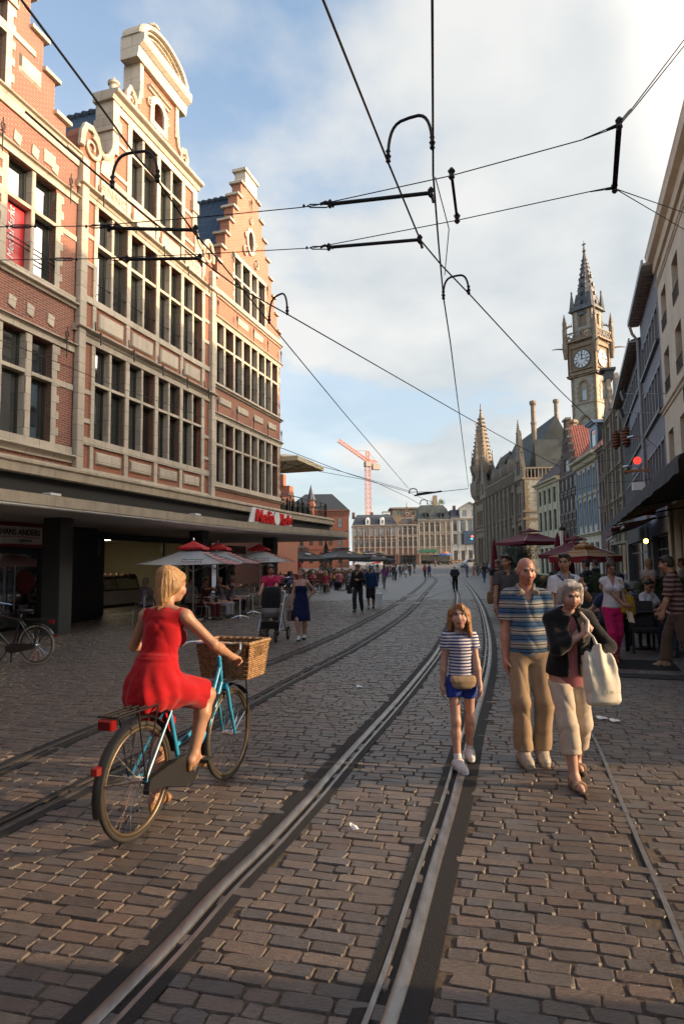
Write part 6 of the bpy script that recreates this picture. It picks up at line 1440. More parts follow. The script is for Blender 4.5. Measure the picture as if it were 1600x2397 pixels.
class Fig:
 """faces +y, right hand at +x; all measures for 1.75 m, scaled by s"""
 def __init__(g,H=1.75,sex='m',bulk=1.0,hip=(0,0,.93),lean=0,side=0,twist=0,turn=0,feet=None,hands=None,head=(0,0,0),headscale=1.0,belly=0,elbow=None,knee=None,hyaw=0,curl=(.5,.5),palm=None,neckf=0.0,shw=.160):
  s=H/1.75;g.s=s;g.sex=sex;g.b=bulk;g.belly=belly;g.hs=headscale;g.curl=curl;g.palm=palm
  g.pel=V3(*hip)*s;g.T=rotm(turn,0,0)@rotm(0,-lean,side);g.TS=g.T@rotm(twist,0,0);g.HP=rotm(hyaw,0,0)
  def tp(x,y,z):return g.pel+g.T@(V3(x,y,z)*s)
  def ts(x,y,z):return g.pel+g.TS@(V3(x,y,z)*s)
  g.tp,g.ts=tp,ts
  shw*=(.90 if sex=='f' else 1.0);g.shw=shw
  g.sh=[ts(shw,-.005,.472),ts(-shw,-.005,.472)];g.neck=ts(0,-.012+neckf*.3,.538);g.hc=ts(0,.015+neckf,.705-abs(neckf)*.3)
  g.HM=g.TS@rotm(head[0],0,0)@rotm(0,-head[1],head[2]) if True else None
  g.hip=[g.pel+g.HP@(V3(.088,0,-.02)*s),g.pel+g.HP@(V3(-.088,0,-.02)*s)]
  feet=feet or [(.09,0,.08,0,0),(-.09,0,.08,0,0)];hands=hands or [(.25,.03,.80),(-.25,.03,.80)];elbow=elbow or [(.5,-1,0),(-.5,-1,0)];knee=knee or [(.1,1,0),(-.1,1,0)]
  g.kn,g.an,g.fd,g.el,g.wr=[],[],[],[],[]
  for i in range(2):
   k,a=ik(g.hip[i],V3(*feet[i][:3])*s,.43*s,.42*s,knee[i]);g.kn.append(k);g.an.append(a);yaw,pit=feet[i][3],feet[i][4]
   g.fd.append(rotm(yaw,pit,0)@V3(0,1,0))
   e,w=ik(g.sh[i],V3(*hands[i][:3])*s,.285*s,.25*s,elbow[i]);g.el.append(e);g.wr.append(w)
 def hp(g,x,y,z):return g.hc+g.HM@(V3(x,y,z)*g.s*g.hs)
 def limb(g,i,f):
  return g.hip[i]+(g.kn[i]-g.hip[i])*f if f<=1 else g.kn[i]+(g.an[i]-g.kn[i])*(f-1)
 def armp(g,i,f):return g.sh[i]+(g.el[i]-g.sh[i])*f if f<=1 else g.el[i]+(g.wr[i]-g.el[i])*(f-1)
 def torso(g,off=0.0,z0=-.10,z1=.50,wide=1.0):
  b,s=g.b,g.s;o=off/s;m=g.sex=='m'
  st=[(-.10,.142,.098),(0,.155,.108),(.10,.145,.104),(.20,.135,.098),(.30,.144,.104),(.40,.150,.108),(.46,.128,.094),(.52,.062,.062)] if m else [(-.10,.150,.108),(0,.162,.114),(.10,.144,.102),(.20,.118,.086),(.30,.126,.092),(.38,.134,.098),(.45,.112,.086),(.52,.055,.056)]
  out=[]
  for z,rx,ry in st:
   if z<z0-1e-6 or z>z1+.03:continue
   bl=g.belly*math.exp(-((z-.14)/.12)**2);out.append(((z)*s,(rx*b*wide+o+bl*.3)*s,(ry*b+o+bl*.5)*s,0,bl*.5*s))
  return out
 def body(g,h,fingers=True):
  S=Sdf();s=g.s;b=g.b;f=g.sex=='f'
  S.loft(g.pel,g.T,g.torso(),.04)
  for i,q in ((0,1),(1,-1)):
   S.cap(g.sh[i]-g.TS@V3(.05*q*s,0,.005),g.sh[i],.058*s*(.88 if f else 1),.052*s*(.86 if f else 1),.04)
   S.cap(g.ts(.035*q,-.018,.525),g.sh[i]-g.TS@V3(.01*q*s,0,-.008*s),.036*s,.044*s*(.9 if f else 1),.03)
   r=[.050,.040,.043,.027] if not f else [.043,.035,.037,.024];r=[x*s*(.6+.4*b) for x in r]
   S.cap(g.sh[i],g.el[i],r[0],r[1],.03);S.cap(g.el[i],g.el[i]+(g.wr[i]-g.el[i])*.3,r[1],r[2],.02);S.cap(g.el[i]+(g.wr[i]-g.el[i])*.3,g.wr[i],r[2],r[3],.02)
   t=[.078,.053,.057,.038];t=[x*s*(.55+.45*b) for x in t]
   S.cap(g.hip[i],g.kn[i],t[0],t[1],.04);a=g.kn[i]+(g.an[i]-g.kn[i])*.32;bk=unit(np.cross(np.cross(g.an[i]-g.kn[i],g.fd[i]),g.an[i]-g.kn[i]))*-.014*s
   S.cap(g.kn[i],a-bk*-1*-1 if False else a+bk,t[1],t[2],.03);S.cap(a+bk,g.an[i],t[2],t[3],.03)
   fd=g.fd[i];dn=V3(0,0,-.045*s);hl=g.an[i]-fd*.035*s+dn;bl=g.an[i]+fd*.115*s+dn+V3(0,0,-.006*s);S.cap(g.an[i],hl,.038*s,.034*s,.02);S.cap(g.an[i]+fd*.02*s,bl,.036*s,.027*s,.03);S.cap(bl,bl+fd*.05*s,.028*s,.02*s,.02);S.cap(hl,bl,.03*s,.028*s,.02)
   g.hand(S,i,fingers)
  if f:
   for q in (-1,1):S.ell(g.ts(.068*q,.085,.345),V3(.062,.05,.06)*s,g.TS,.03)
  S.cap(g.neck-g.TS@V3(0,0,.05*s),g.hp(0,-.02,-.05),(.058 if not f else .047)*s,(.052 if not f else .043)*s,.025)
  g.headshape(S);return S
 def hand(g,S,i,fingers=True):
  s=g.s*(.92 if g.sex=='f' else 1.0);w=g.wr[i];q=1 if i==0 else -1;d=unit(g.wr[i]-g.el[i])
  if g.palm and g.palm[i] is not None:n=V3(*g.palm[i][:3]);d2=V3(*g.palm[i][3:]) if len(g.palm[i])>3 else d;d=unit(d2)
  else:n=V3(-q,0,0)
  n=unit(n-d*(n@d));sd_=np.cross(d,n)*1.0
  if (sd_@V3(0,1,.4))<0:sd_=-sd_
  M=np.stack([sd_,d,n],1);pc=w+d*.048*s
  S.cap(w-d*.01,w+d*.02*s,.025*s,.027*s,.015);S.ell(pc,V3(.042,.052,.018)*s,M,.015)
  if not fingers:S.ell(w+d*.11*s+n*.012*s,V3(.036,.045,.016)*s,M,.015);return
  c=g.curl[i]
  for j,(o,L) in enumerate(((.030,.070),(.010,.078),(-.010,.073),(-.029,.058))):
   p0=w+d*.088*s+sd_*o*s;a=c*(1.15+.08*j);d1=d*math.cos(a*.8)+n*math.sin(a*.8)+sd_*o*1.2;p1=p0+unit(d1)*L*.5*s;d2=d*math.cos(a*1.9)+n*math.sin(a*1.9);p2=p1+unit(d2)*L*.5*s
   S.cap(p0-d*.015*s,p1,.0098*s,.0088*s,.006);S.cap(p1,p2,.0088*s,.0072*s,.004)
  t0=w+d*.03*s+sd_*.03*s;t1=t0+unit(sd_*.8+d*.7+n*.5)*.035*s;t2=t1+unit(sd_*.2+d*.9+n*(.4+.5*c))*.03*s;S.cap(t0,t1,.014*s,.0115*s,.012);S.cap(t1,t2,.0112*s,.009*s,.006)
 def headshape(g,S):
  k=g.s*g.hs;M=g.HM;E=lambda c,r,kk=.02,sub=False:S.ell(g.hp(*c),V3(*r)*k,M,kk,None,0,sub);f=g.sex=='f'
  E((0,-.012,.032),(.073,.092,.085));E((0,.020,-.028),(.060,.070,.082));E((0,.040,-.088),(.036 if f else .042,.040,.030));E((0,.062,-.030),(.050,.034,.05),.03)
  for q in (-1,1):E((.041*q,.062,-.032),(.024,.024,.026),.02)
  for q in (-1,1):S.ell(g.hp(.031*q,.097,.010),V3(.019,.016,.013)*k,M,.012,None,0,True)
  for q in (-1,1):E((.031*q,.076,.010),(.0135,.0125,.0115),.003)
  for q in (-1,1):S.cap(g.hp(.014*q,.093,.028),g.hp(.048*q,.080,.029),.0085*k,.007*k,.012)
  ns=.82 if (f or g.hs>1.1) else 1;S.cap(g.hp(0,.090,.018),g.hp(0,.110-.012*(1-ns)/.18,-.030),.0085*k*ns,.0125*k*ns,.012);
  for q in (-1,1):E((.012*q*ns,.098-.006*(1-ns)/.18,-.034),(.010*ns,.010,.008),.008)
  E((0,.090,-.063),(.023,.010,.0065),.008);E((0,.088,-.074),(.019,.010,.007),.006)
  S.ell(g.hp(0,.102,-.0685),V3(.022,.006,.0018)*k,M,.003,None,0,True)
  for q in (-1,1):E((.076*q,-.006,-.004),(.010,.020,.031),.008)
 def paint(g,v,skin,lip=(.30,.09,.08),brow=(.10,.06,.04),iris=(.04,.035,.03),hairc=None,rosy=.12):
  k=g.s*g.hs;x=((v-g.hc)@g.HM)/k;c=np.ones((len(v),4));c[:,:3]=skin
  def w(cx,cy,cz,rx,ry,rz,hard=1.0):return np.clip((1.25-np.sqrt(((np.abs(x[:,0])-cx)/rx)**2+((x[:,1]-cy)/ry)**2+((x[:,2]-cz)/rz)**2))*3*hard,0,1)[:,None]
  mix=lambda m,col:c.__setitem__((slice(None),slice(0,3)),c[:,:3]*(1-m)+np.array(col)*m)
  sk=np.array(skin)
  mix(w(.042,.075,-.035,.024,.03,.02)*rosy*2,sk*V3(1.1,.72,.68));mix(w(0,.11,-.03,.012,.02,.014)*rosy*2,sk*V3(1.1,.75,.7))
  mix(w(.031,.09,.009,.021,.02,.014)*.35,sk*V3(.75,.62,.58));mix(w(0,.095,-.067,.024,.02,.0105),lip);mix(w(0,.095,-.0675,.020,.02,.0022,2)*.7,np.array(lip)*.4);mix(w(.033,.088,.030,.020,.02,.0070),brow)
  mix(w(.031,.088,.010,.0120,.014,.0075,2),(.50,.48,.45));mix(w(.031,.089,.010,.0062,.016,.0070,3),iris);mix(w(.031,.086,.0170,.0140,.02,.0034,2),np.array(brow)*.35)
  return c
def set_col(me,c):
 at=me.color_attributes.new('col','FLOAT_COLOR','POINT');at.data.foreach_set('color',c.ravel().astype(np.float32))
def mat_skin():
 t=NT('skin');a=t.n('ShaderNodeAttribute',attribute_name='col').outputs['Color'];f=t.noise(30,4)
 t.col(t.mix(.35,a,t.ramp(f,[(.3,(.8,.74,.72)),(.7,(1.15,1.1,1.08))]),'MULTIPLY'));t.set(Roughness=.48);t.b.inputs['Subsurface Weight'].default_value=.12;t.b.inputs['Subsurface Radius'].default_value=(.012,.005,.003);t.b.inputs['Subsurface Scale'].default_value=.6
 t.bump(t.noise(240,3),.12,.003);return t.m
M_SKIN=mat_skin()
def mat_hair(name,c,c2=None,rough=.5):
 if name in MATS:return MATS[name]
 t=NT(name);v=t.n('ShaderNodeMapping',{'Vector':t.obj(),'Scale':(75,75,5)}).outputs[0];f=t.noise(1.6,5,.6,v)
 t.col(t.ramp(f,[(.30,tuple(x*.45 for x in c)),(.55,c),(.78,c2 or tuple(min(1,x*1.7) for x in c))]));t.set(Roughness=rough);t.bump(f,.8,.006);MATS[name]=t.m;return t.m
SKINC={'fair':(.46,.27,.20),'ruddy':(.44,.215,.15),'tan':(.36,.20,.125),'olive':(.30,.17,.11),'brown':(.13,.068,.045),'pale':(.50,.32,.25)}
def hair_sdf(g,style):
 S=Sdf();k=g.s*g.hs;M=g.HM;E=lambda c,r,kk=.02,sub=False:S.ell(g.hp(*c),V3(*r)*k,M,kk,None,0,sub)
 def C(a,b,r0,r1,kk=.02):S.cap(g.hp(*a),g.hp(*b),r0*k,r1*k,kk)
 if style=='bald':
  for q in (-1,1):C((.068*q,-.005,.035),(.062*q,-.055,.005),.012,.02);C((.062*q,-.055,.005),(.02*q,-.088,-.02),.02,.024)
  return S
 E((0,-.020,.045),(.083,.098,.088));E((0,-.045,-.005),(.078,.072,.085))
 if style in ('short','crop'):
  C((-.045,.055,.098),(.045,.055,.098),.022,.022);E((0,.085,-.02),(.066,.055,.088),.012,True);E((0,.02,-.105),(.12,.12,.055),.02,True)
  for q in (-1,1):E((.085*q,.022,-.02),(.03,.028,.045),.01,True)
 elif style=='bob':
  for q in (-1,1):
   for y,zz,r in ((.030,-.135,.026),(-.015,-.155,.032),(-.055,-.16,.036)):C((.070*q,y,.05),(.088*q,y-.005,zz),r,r*.8,.03)
   C((.005*q,.06,.108),(.072*q,.055,.02),.020,.022,.02)
  C((0,-.08,.04),(0,-.085,-.16),.06,.05,.04);E((0,.105,-.025),(.058,.065,.095),.012,True)
 elif style=='girl':
  for q in (-1,1):
   for y,zz,r in ((.030,-.150 if q<0 else -.12,.022),(-.01,-.165,.030),(-.05,-.165,.036)):C((.070*q,y,.05),(.090*q,y-.005,zz),r,r*.8,.03)
   C((.02*q,.055,.105),(.074*q,.045,.02),.018,.020,.02)
  C((0,-.08,.04),(0,-.08,-.165),.06,.05,.04);C((-.02,.066,.092),(-.076,.050,-.05),.014,.020,.02);E((.006,.112,-.03),(.068,.066,.106),.010,True)
 elif style=='wavy':
  C((-.05,.05,.095),(.05,.05,.095),.028,.028)
  for q in (-1,1):C((.070*q,.02,.06),(.082*q,.0,-.06),.03,.03,.03);C((.075*q,-.02,.02),(.085*q,-.03,-.12 if q<0 else -.07),.034,.02,.03)
  C((0,-.08,.02),(-.04,-.085,-.13),.05,.03,.04);E((.0,.112,-.02),(.064,.062,.098),.012,True)
 elif style=='updo':
  C((0,-.07,.07),(.0,-.085,-.07),.065,.04,.05);C((0,-.09,-.05),(.0,-.10,-.19),.04,.022,.03)
  for q in (-1,1):C((.060*q,.03,.06),(.072*q,-.03,-.03),.028,.03,.03);C((.062*q,-.04,.0),(.03*q,-.095,-.12),.034,.02,.03)
  E((0,.105,-.03),(.062,.06,.09),.015,True)
 elif style=='bun':
  E((0,-.05,.135),(.036,.034,.034),.012);E((0,.095,-.03),(.064,.055,.095),.012,True);E((0,.03,-.11),(.12,.10,.06),.02,True)
 elif style=='long':
  for q in (-1,1):C((.066*q,-.02,.05),(.085*q,-.04,-.20),.035,.03,.03)
  C((0,-.08,.04),(0,-.09,-.24),.06,.05,.04);E((0,.105,-.02),(.060,.065,.09),.012,True)
 return S
def bodymat_dress(g):pass
def person(label,fig,loc,rz,skin='fair',hair=None,top=None,bottom=None,shoes=None,vox=.012,group=None,fingers=True,paintk=None,category='person',lean=None,socks=None):
 """top = dict(mat, sleeve, hem, off, neck, open, amp); bottom = dict(mat, kind, length, off)"""
 t=thing('person',label,category,loc,rz,group);g=fig;s=g.s
 S=g.body(vox,fingers);me=S.mesh('body',vox);set_col(me,g.paint(S.v,SKINC[skin],**(paintk or {})));link_mesh('body',me,M_SKIN,t)
 if hair:
  st,m=hair;H=hair_sdf(g,st);hv=max(vox*.9,.006);H_=H.mesh('hair',hv,strands({'wavy':.0010,'short':.0018,'bald':.001,'crop':.0012,'girl':.0016}.get(st,.0026)));link_mesh('hair',H_,m,t)
 if bottom:
  S=Sdf();o=bottom.get('off',.012);L=bottom.get('length',1.9);rz0=bottom.get('top',min(.10,(top or {}).get('hem',.1)+.035))
  if bottom.get('kind')=='skirt':
   f0,f1=bottom['flare'];kn=(g.kn[0]+g.kn[1])/2;S.loft(g.pel,g.T,[(z*s,a*s,b_*s,cx*s,cy*s) for z,a,b_,cx,cy in bottom['st']],.02)
  else:
   S.loft(g.pel,g.T,g.torso(o,-.10,rz0),.04)
   for i in range(2):
    r=[.081,.060,.060,.048];r=[x*s*(.5+.5*g.b)+o for x in r];fl_=bottom.get('flare',0);a=g.limb(i,min(L,1));S.cap(g.hip[i],g.kn[i],r[0],r[1]+fl_*.3,.035,[(g.limb(i,L),unit(g.kn[i]-g.hip[i]))] if L<1 else None)
    if L>=1:d=unit(g.an[i]-g.kn[i]);e=g.limb(i,L);S.cap(g.kn[i],e+d*.05,r[1],(r[3] if L>1.6 else r[2])+fl_,.03,[(e,d)])
  me=S.mesh('bottom',vox,folds(bottom.get('amp',.0045),(16,16,9),bottom.get('seed',3)),cuts=[(g.tp(0,0,rz0),g.T@V3(0,0,1))]);link_mesh(bottom.get('name','trousers'),me,bottom['mat'],t)
  if bottom.get('cuff'):
   S=Sdf()
   for i in range(2):d=unit(g.an[i]-g.kn[i]);e=g.limb(i,L);S.cap(e-d*.03,e+d*.01,.083*s,.085*s,.01,[(e+d*.008,d),(e-d*.035,-d)])
   link_mesh('rolled_cuff',S.mesh('cuff',vox,folds(.003,(20,20,12))),bottom['mat'],t)
 if top:
  S=Sdf();o=top.get('off',.014);hem=top.get('hem',-.06);sl=top.get('sleeve',.55);S.loft(g.pel,g.T,g.torso(o,-.10,.50),.04)
  if g.sex=='f' and not top.get('flat'):
   for q in (-1,1):S.ell(g.ts(.068*q,.085,.345),V3(.064,.052,.062)*s+o,g.TS,.03)
  for i,q in ((0,1),(1,-1)):
   if sl<=0:
    S.cap(g.sh[i]-g.TS@V3(.09*q*s,0,.01),g.sh[i]-g.TS@V3(.03*q*s,0,-.004*s),.055*s+o*.5,.05*s+o*.4,.04,[(g.sh[i]-g.TS@V3(.012*q*s,0,0),g.TS@V3(q,0,0))]);continue
   S.cap(g.sh[i]-g.TS@V3(.05*q*s,0,.006),g.sh[i],(.055 if g.sex=='m' else .048)*s+o*.6,(.050 if g.sex=='m' else .044)*s+o*.6,.025);S.cap(g.ts(.035*q,-.018,.525),g.sh[i]-g.TS@V3(.01*q*s,0,-.008*s),.036*s+o*.8,.044*s+o*.8,.025)
   so=top.get('sleeve_off',o);e=g.armp(i,min(sl,1));r=[(.050 if g.sex=='m' else .043)*s+so,(.044 if g.sex=='m' else .038)*s+so,.036*s+so]
   if sl<=1:S.cap(g.sh[i],g.el[i],r[0],r[1]+so*.5,.014,[(e,unit(g.el[i]-g.sh[i]))])
   else:S.cap(g.sh[i],g.el[i],r[0],r[1],.03);e=g.armp(i,sl);d=unit(g.wr[i]-g.el[i]);S.cap(g.el[i],g.wr[i]+d*.03,r[1],r[2],.02,[(e,d)])
  nk=top.get('neck','crew')
  if nk=='crew':S.ell(g.ts(0,.015,.572),V3(.075,.078,.058)*s,g.TS,.008,None,0,True)
  elif nk=='v':S.ell(g.ts(0,.02,.57),V3(.082,.08,.06)*s,g.TS,.008,None,0,True);S.p.append(('subcap',g.ts(0,.075,.53),g.ts(0,.128+g.belly*.1,top.get('vdepth',.40)),.056*s,.012*s,.006,None,0))
  elif nk=='wide':S.ell(g.ts(0,.0,.57),V3(.12,.09,.06)*s,g.TS,.01,None,0,True)
  cuts=[(g.tp(0,0,hem),g.T@V3(0,0,-1))]
  if nk=='strapless':cuts.append((g.ts(0,0,.38),g.TS@V3(0,-.15,1)))
  if top.get('open'):S.ell(g.ts(top.get('ox',0),.16,.2),V3(top['open'],.12,.42)*s,g.TS,.01,None,0,True)
  me=S.mesh('top',vox,folds(top.get('amp',.004),top.get('f',(13,13,9)),top.get('seed',1)),cuts=cuts);link_mesh(top.get('name','shirt'),me,top['mat'],t)
  if top.get('collar'):
   S=Sdf();
   for q in (-1,1):S.cap(g.ts(.02*q,-.065,.585),g.ts(.068*q,.0,.572),.015*s,.016*s,.02);S.ell(g.ts(.060*q,.082,.505),V3(.036,.010,.046)*s,g.TS@rotm(0,-40,22*q),.012);S.cap(g.ts(.066*q,.0,.566),g.ts(.055*q,.062,.535),.016*s,.014*s,.02)
   S.ell(g.ts(0,.02,.60),V3(.060,.065,.12)*s,g.TS,.006,None,0,True);link_mesh('collar',S.mesh('collar',max(vox*.7,.006)),top['collar'],t)
 if shoes:
  S=Sdf();Sl=Sdf();o=shoes.get('off',.010)
  for i in range(2):
   fd=g.fd[i];dn=V3(0,0,-.045*s);hl=g.an[i]-fd*.035*s+dn;bl=g.an[i]+fd*.115*s+dn+V3(0,0,-.006*s)
   if shoes.get('kind')=='sandal':
    for a,b_ in ((.02,.05),(.10,.075)):
     c=g.an[i]+fd*a*s+dn+V3(0,0,.004);S.cap(c-np.cross(fd,V3(0,0,1))*.02*s,c+np.cross(fd,V3(0,0,1))*.02*s,.042*s,.042*s,.01,[(c+fd*.018*s,fd),(c-fd*.018*s,-fd)])
    S.cap(g.an[i]-fd*.03*s+V3(0,0,-.005),hl,.045*s,.04*s,.01,[(hl+V3(0,0,.045),V3(0,0,1))])
   else:
    S.cap(g.an[i]+V3(0,0,-.01*s),hl,.040*s+o,.036*s+o,.02,[(g.an[i]+V3(0,0,shoes.get('cut',.0)*s),V3(0,0,1))]);S.cap(g.an[i]+fd*.03*s+V3(0,0,-.01),bl,.036*s+o,.03*s+o,.03);S.cap(bl,bl+fd*.06*s,.031*s+o,.022*s+o,.02);S.cap(hl,bl,.033*s+o,.032*s+o,.02)
   zz=min(hl[2],bl[2])-.030*s;sd2=V3(fd[0],fd[1],0);sd2=unit(sd2)
   Sl.cap(hl+V3(0,0,-.022*s),bl+fd*.06*s+V3(0,0,-.016*s),.040*s,.038*s,.02,[(hl+V3(0,0,-.014*s),unit(np.cross(np.cross(fd,V3(0,0,1)),fd)))])
  sh=link_mesh('shoes',S.mesh('shoes',max(vox*.8,.006)),shoes['mat'],t);link_mesh('sole',Sl.mesh('sole',max(vox*.8,.006)),shoes.get('sole',M_RUBBER),sh)
 if socks:
  S=Sdf()
  for i in range(2):d=unit(g.kn[i]-g.an[i]);S.cap(g.an[i]-d*.02,g.an[i]+d*.11*s,.044*s,.042*s,.01,[(g.an[i]+d*.085*s,d)])
  link_mesh('socks',S.mesh('socks',max(vox*.8,.006),folds(.0012,(60,60,60))),socks,t)
 return t,g
def mat_small():
 t=NT('small_figure');a=t.n('ShaderNodeAttribute',attribute_name='col').outputs['Color'];n=t.noise(14,4);t.col(t.mix(.4,a,t.ramp(n,[(.3,(.65,.65,.65)),(.7,(1.3,1.3,1.3))]),'MULTIPLY'));t.set(Roughness=.8);return t.m
M_SMALL=mat_small()
def small_sdf(g,top=.55,bottom=1.9,skirt=False,hair='short',bag=False):
 S=g.body(.02,False);S2=Sdf();s=g.s
 for q in S.p:S2.p.append(q)
 S2.loft(g.pel,g.T,g.torso(.014),.04,id=1)
 for i,q in ((0,1),(1,-1)):
  S2.cap(g.sh[i]-g.TS@V3(.05*q*s,0,.005),g.sh[i],.068*s,.066*s,.05,id=1)
  S2.cap(g.sh[i],g.armp(i,min(top,1)),.062*s,.054*s,.03,id=1)
  if top>1:S2.cap(g.el[i],g.armp(i,top),.054*s,.045*s,.02,id=1)
  if not skirt:
   S2.cap(g.hip[i],g.limb(i,min(bottom,1)),.100*s,.078*s,.03,id=2)
   if bottom>1:S2.cap(g.kn[i],g.limb(i,bottom),.074*s,.062*s,.03,id=2)
  S2.cap(g.an[i]-g.fd[i]*.03*s+V3(0,0,-.045*s),g.an[i]+g.fd[i]*.16*s+V3(0,0,-.05*s),.045*s,.035*s,.02,id=4)
 S2.loft(g.pel,g.T,g.torso(.016,-.10,.06) if not skirt else [(-.42*s,.23*s,.19*s,0,.01),(-.1*s,.19*s,.14*s,0,0),(.12*s,.15*s,.11*s,0,0)],.03,id=2)
 H=hair_sdf(g,hair)
 for q in H.p:
  if q[0][:3]!='sub':S2.p.append(q[:7]+(3,))
 for q in H.p:
  if q[0]=='sub' and False:S2.p.append(q)
 return S2
_sm={}
def small_mesh(key,g,**k):
 S=small_sdf(g,**k);me=S.mesh('small_figure',.02,ids=True);_sm[key]=(me,S.idv.copy(),S.v.copy());return key
def small_person(key,label,loc,rz,cols,scale=1.0,group=None,cat='person'):
 me,ids,v=_sm[key];m=me.copy();pal=np.array([cols[0],cols[1],cols[2],cols[3],cols[4] if len(cols)>4 else (.03,.03,.03)]);c=np.ones((len(ids),4));c[:,:3]=pal[ids];set_col(m,c)
 o=link_mesh('person',m,M_SMALL);o.location=loc;o.rotation_euler=(0,0,rz);o.scale=(scale,)*3;return tag(o,label,cat,group)
FACE=PI
H_BLOND=mat_hair('blond_hair',(.34,.19,.075),(.62,.42,.20));H_GIRL=mat_hair('copper_blond_hair',(.26,.115,.035),(.50,.27,.09))
H_GREY=mat_hair('silver_hair',(.38,.36,.33),(.70,.68,.64));H_DARK=mat_hair('dark_hair',(.018,.013,.010));H_BROWN=mat_hair('brown_hair',(.075,.042,.022));H_LBROWN=mat_hair('light_brown_hair',(.15,.085,.045))
def cyclist():
 az=R(18.9);base=Vector((-1.30,4.06,0))
 g=Fig(H=1.70,sex='f',hip=(-.06,.24,.90/.9714),lean=17,turn=0,twist=0,feet=[(.10,.50,.395,0,-18),(-.10,.34,.16,0,-10)],hands=[(.30,.70,1.06),(-.27,.66,1.09)],elbow=[(1,-.6,-.7),(-1,-.4,-.8)],knee=[(.25,1,.5),(-.1,1,.5)],head=(-16,-8,0),curl=(.9,.9),palm=[(0,-.3,-1,.1,1,-.25),(0,-.3,-1,0,1,-.2)],shw=.185)
 mred=fabric('red_dress',(.33,.003,.007),.85,.12)
 t,g=person('woman in a red sleeveless dress riding a light blue bicycle, seen from behind',g,base,-az,'tan',('updo',H_BLOND),vox=.0075)
 s=g.s;S=Sdf();o=.012
 S.loft(g.pel,g.T,g.torso(o,.06,.50),.03)
 for q in (-1,1):S.ell(g.ts(.068*q,.085,.345),V3(.064,.052,.062)*s+o,g.TS,.03)
 for i,q in ((0,1),(1,-1)):S.cap(g.sh[i]-g.TS@V3(.10*q*s,0,.01),g.sh[i]-g.TS@V3(.03*q*s,0,-.006),.056*s+.008,.050*s+.008,.05,[(g.sh[i]-g.TS@V3(.0*q,0,0),g.TS@V3(q,0,0))])
 S.ell(g.ts(0,.0,.585),V3(.085,.08,.05)*s,g.TS,.008,None,0,True)
 Z=g.pel;S.loft(Z,rotm(0,-4,0),[(-.16,.135,.165,.0,-.01),(-.09,.168,.185,.0,-.01),(.01,.176,.165,0,0),(.12,.150,.125,0,.015),(.19,.130,.10,0,.035)],.03,None,0,2.3)
 for i in range(2):
  a=g.hip[i];b=g.limb(i,.86);S.cap(a,b,.108,.100,.05,[(b,unit(g.kn[i]-g.hip[i]))])
 def pl(P):
  a=np.arctan2(P[:,1]-Z[1],P[:,0]-Z[0]);w=np.clip((Z[2]+.14-P[:,2])*6,0,1);return w*.007*np.sin(a*11+1.2*np.sin(P[:,2]*14))+folds(.006,(17,17,12),5)(P)-.006*np.exp(-((P[:,2]-Z[2]-.17)/.008)**2)
 link_mesh('dress',S.mesh('dress',.0085,pl),mred,t)
 bd=MB();pts=[g.hp(.078*math.cos(a),-.02+.098*math.sin(a),.012+.03*math.sin(a)) for a in [k*2*PI/20 for k in range(20)]];
 sh=Sdf()
 for i in range(2):
  fd=g.fd[i];dn=V3(0,0,-.045*s);bl=g.an[i]+fd*.10*s+dn
  sh.cap(g.an[i]-fd*.04*s+dn*1.55,bl+fd*.06*s+V3(0,0,-.022),.020,.016,.015);sh.cap(g.an[i]-fd*.045*s+dn*1.2,g.an[i]-fd*.05*s+dn*2.3,.026,.018,.01)
  c=bl;x=np.cross(fd,V3(0,0,1));sh.cap(c-x*.02,c+x*.02,.036,.036,.01,[(c+fd*.018,fd),(c-fd*.018,-fd)])
 link_mesh('wedge_sandal',sh.mesh('wedge_sandal',.007),plain('tan_leather',(.26,.14,.06),.6,var=.2),t)
 return t
cyclist()
def girl():
 g=Fig(H=1.30,sex='m',bulk=.80,hip=(0,0,.945),lean=-2,feet=[(.105,.17,.085,12,0),(-.125,-.19,.10,-8,6)],hands=[(.225,.02,.85),(-.19,.10,.87)],elbow=[(.6,-1,0),(-.7,-1,0)],head=(-14,-10,0),headscale=1.22,curl=(.45,.45),shw=.146,knee=[(0,1,0),(0,1,0)])
 st=stripes('navy_white_stripe',[(0,(.58,.56,.58)),(.52,(.035,.05,.16))],.026,warp=.0022)
 t,g=person('girl in a blue striped T-shirt and blue shorts stepping along the tram rail',g,Vector((.99,5.42,0)),FACE+R(4),'fair',('girl',H_GIRL),dict(mat=st,sleeve=.46,hem=.02,off=.016,name='striped_tshirt',amp=.0035,sleeve_off=.014),dict(mat=fabric('royal_blue_cotton',(.018,.045,.26)),length=.40,off=.014,name='shorts',flare=.0),dict(mat=plain('white_leather',(.62,.60,.58),.6,var=.15,scale=30),sole=M_WHITE,off=.012,cut=.02),vox=.0062,socks=fabric('white_sock',(.62,.60,.58)))
 s=g.s;S=Sdf();S.loft(g.pel,g.T,[(z*s,rx*s,ry*s,0,cy*s) for z,rx,ry,cy in ((-.085,.08,.05,.09),(-.06,.125,.05,.10),(.0,.145,.052,.095),(.04,.14,.04,.085),(.055,.13,.03,.08))],.01,None,0,2.6)
 link_mesh('waist_bag',S.mesh('waist_bag',.007,folds(.003,(20,20,14))),fabric('khaki_pouch',(.30,.215,.125)),t)
girl()
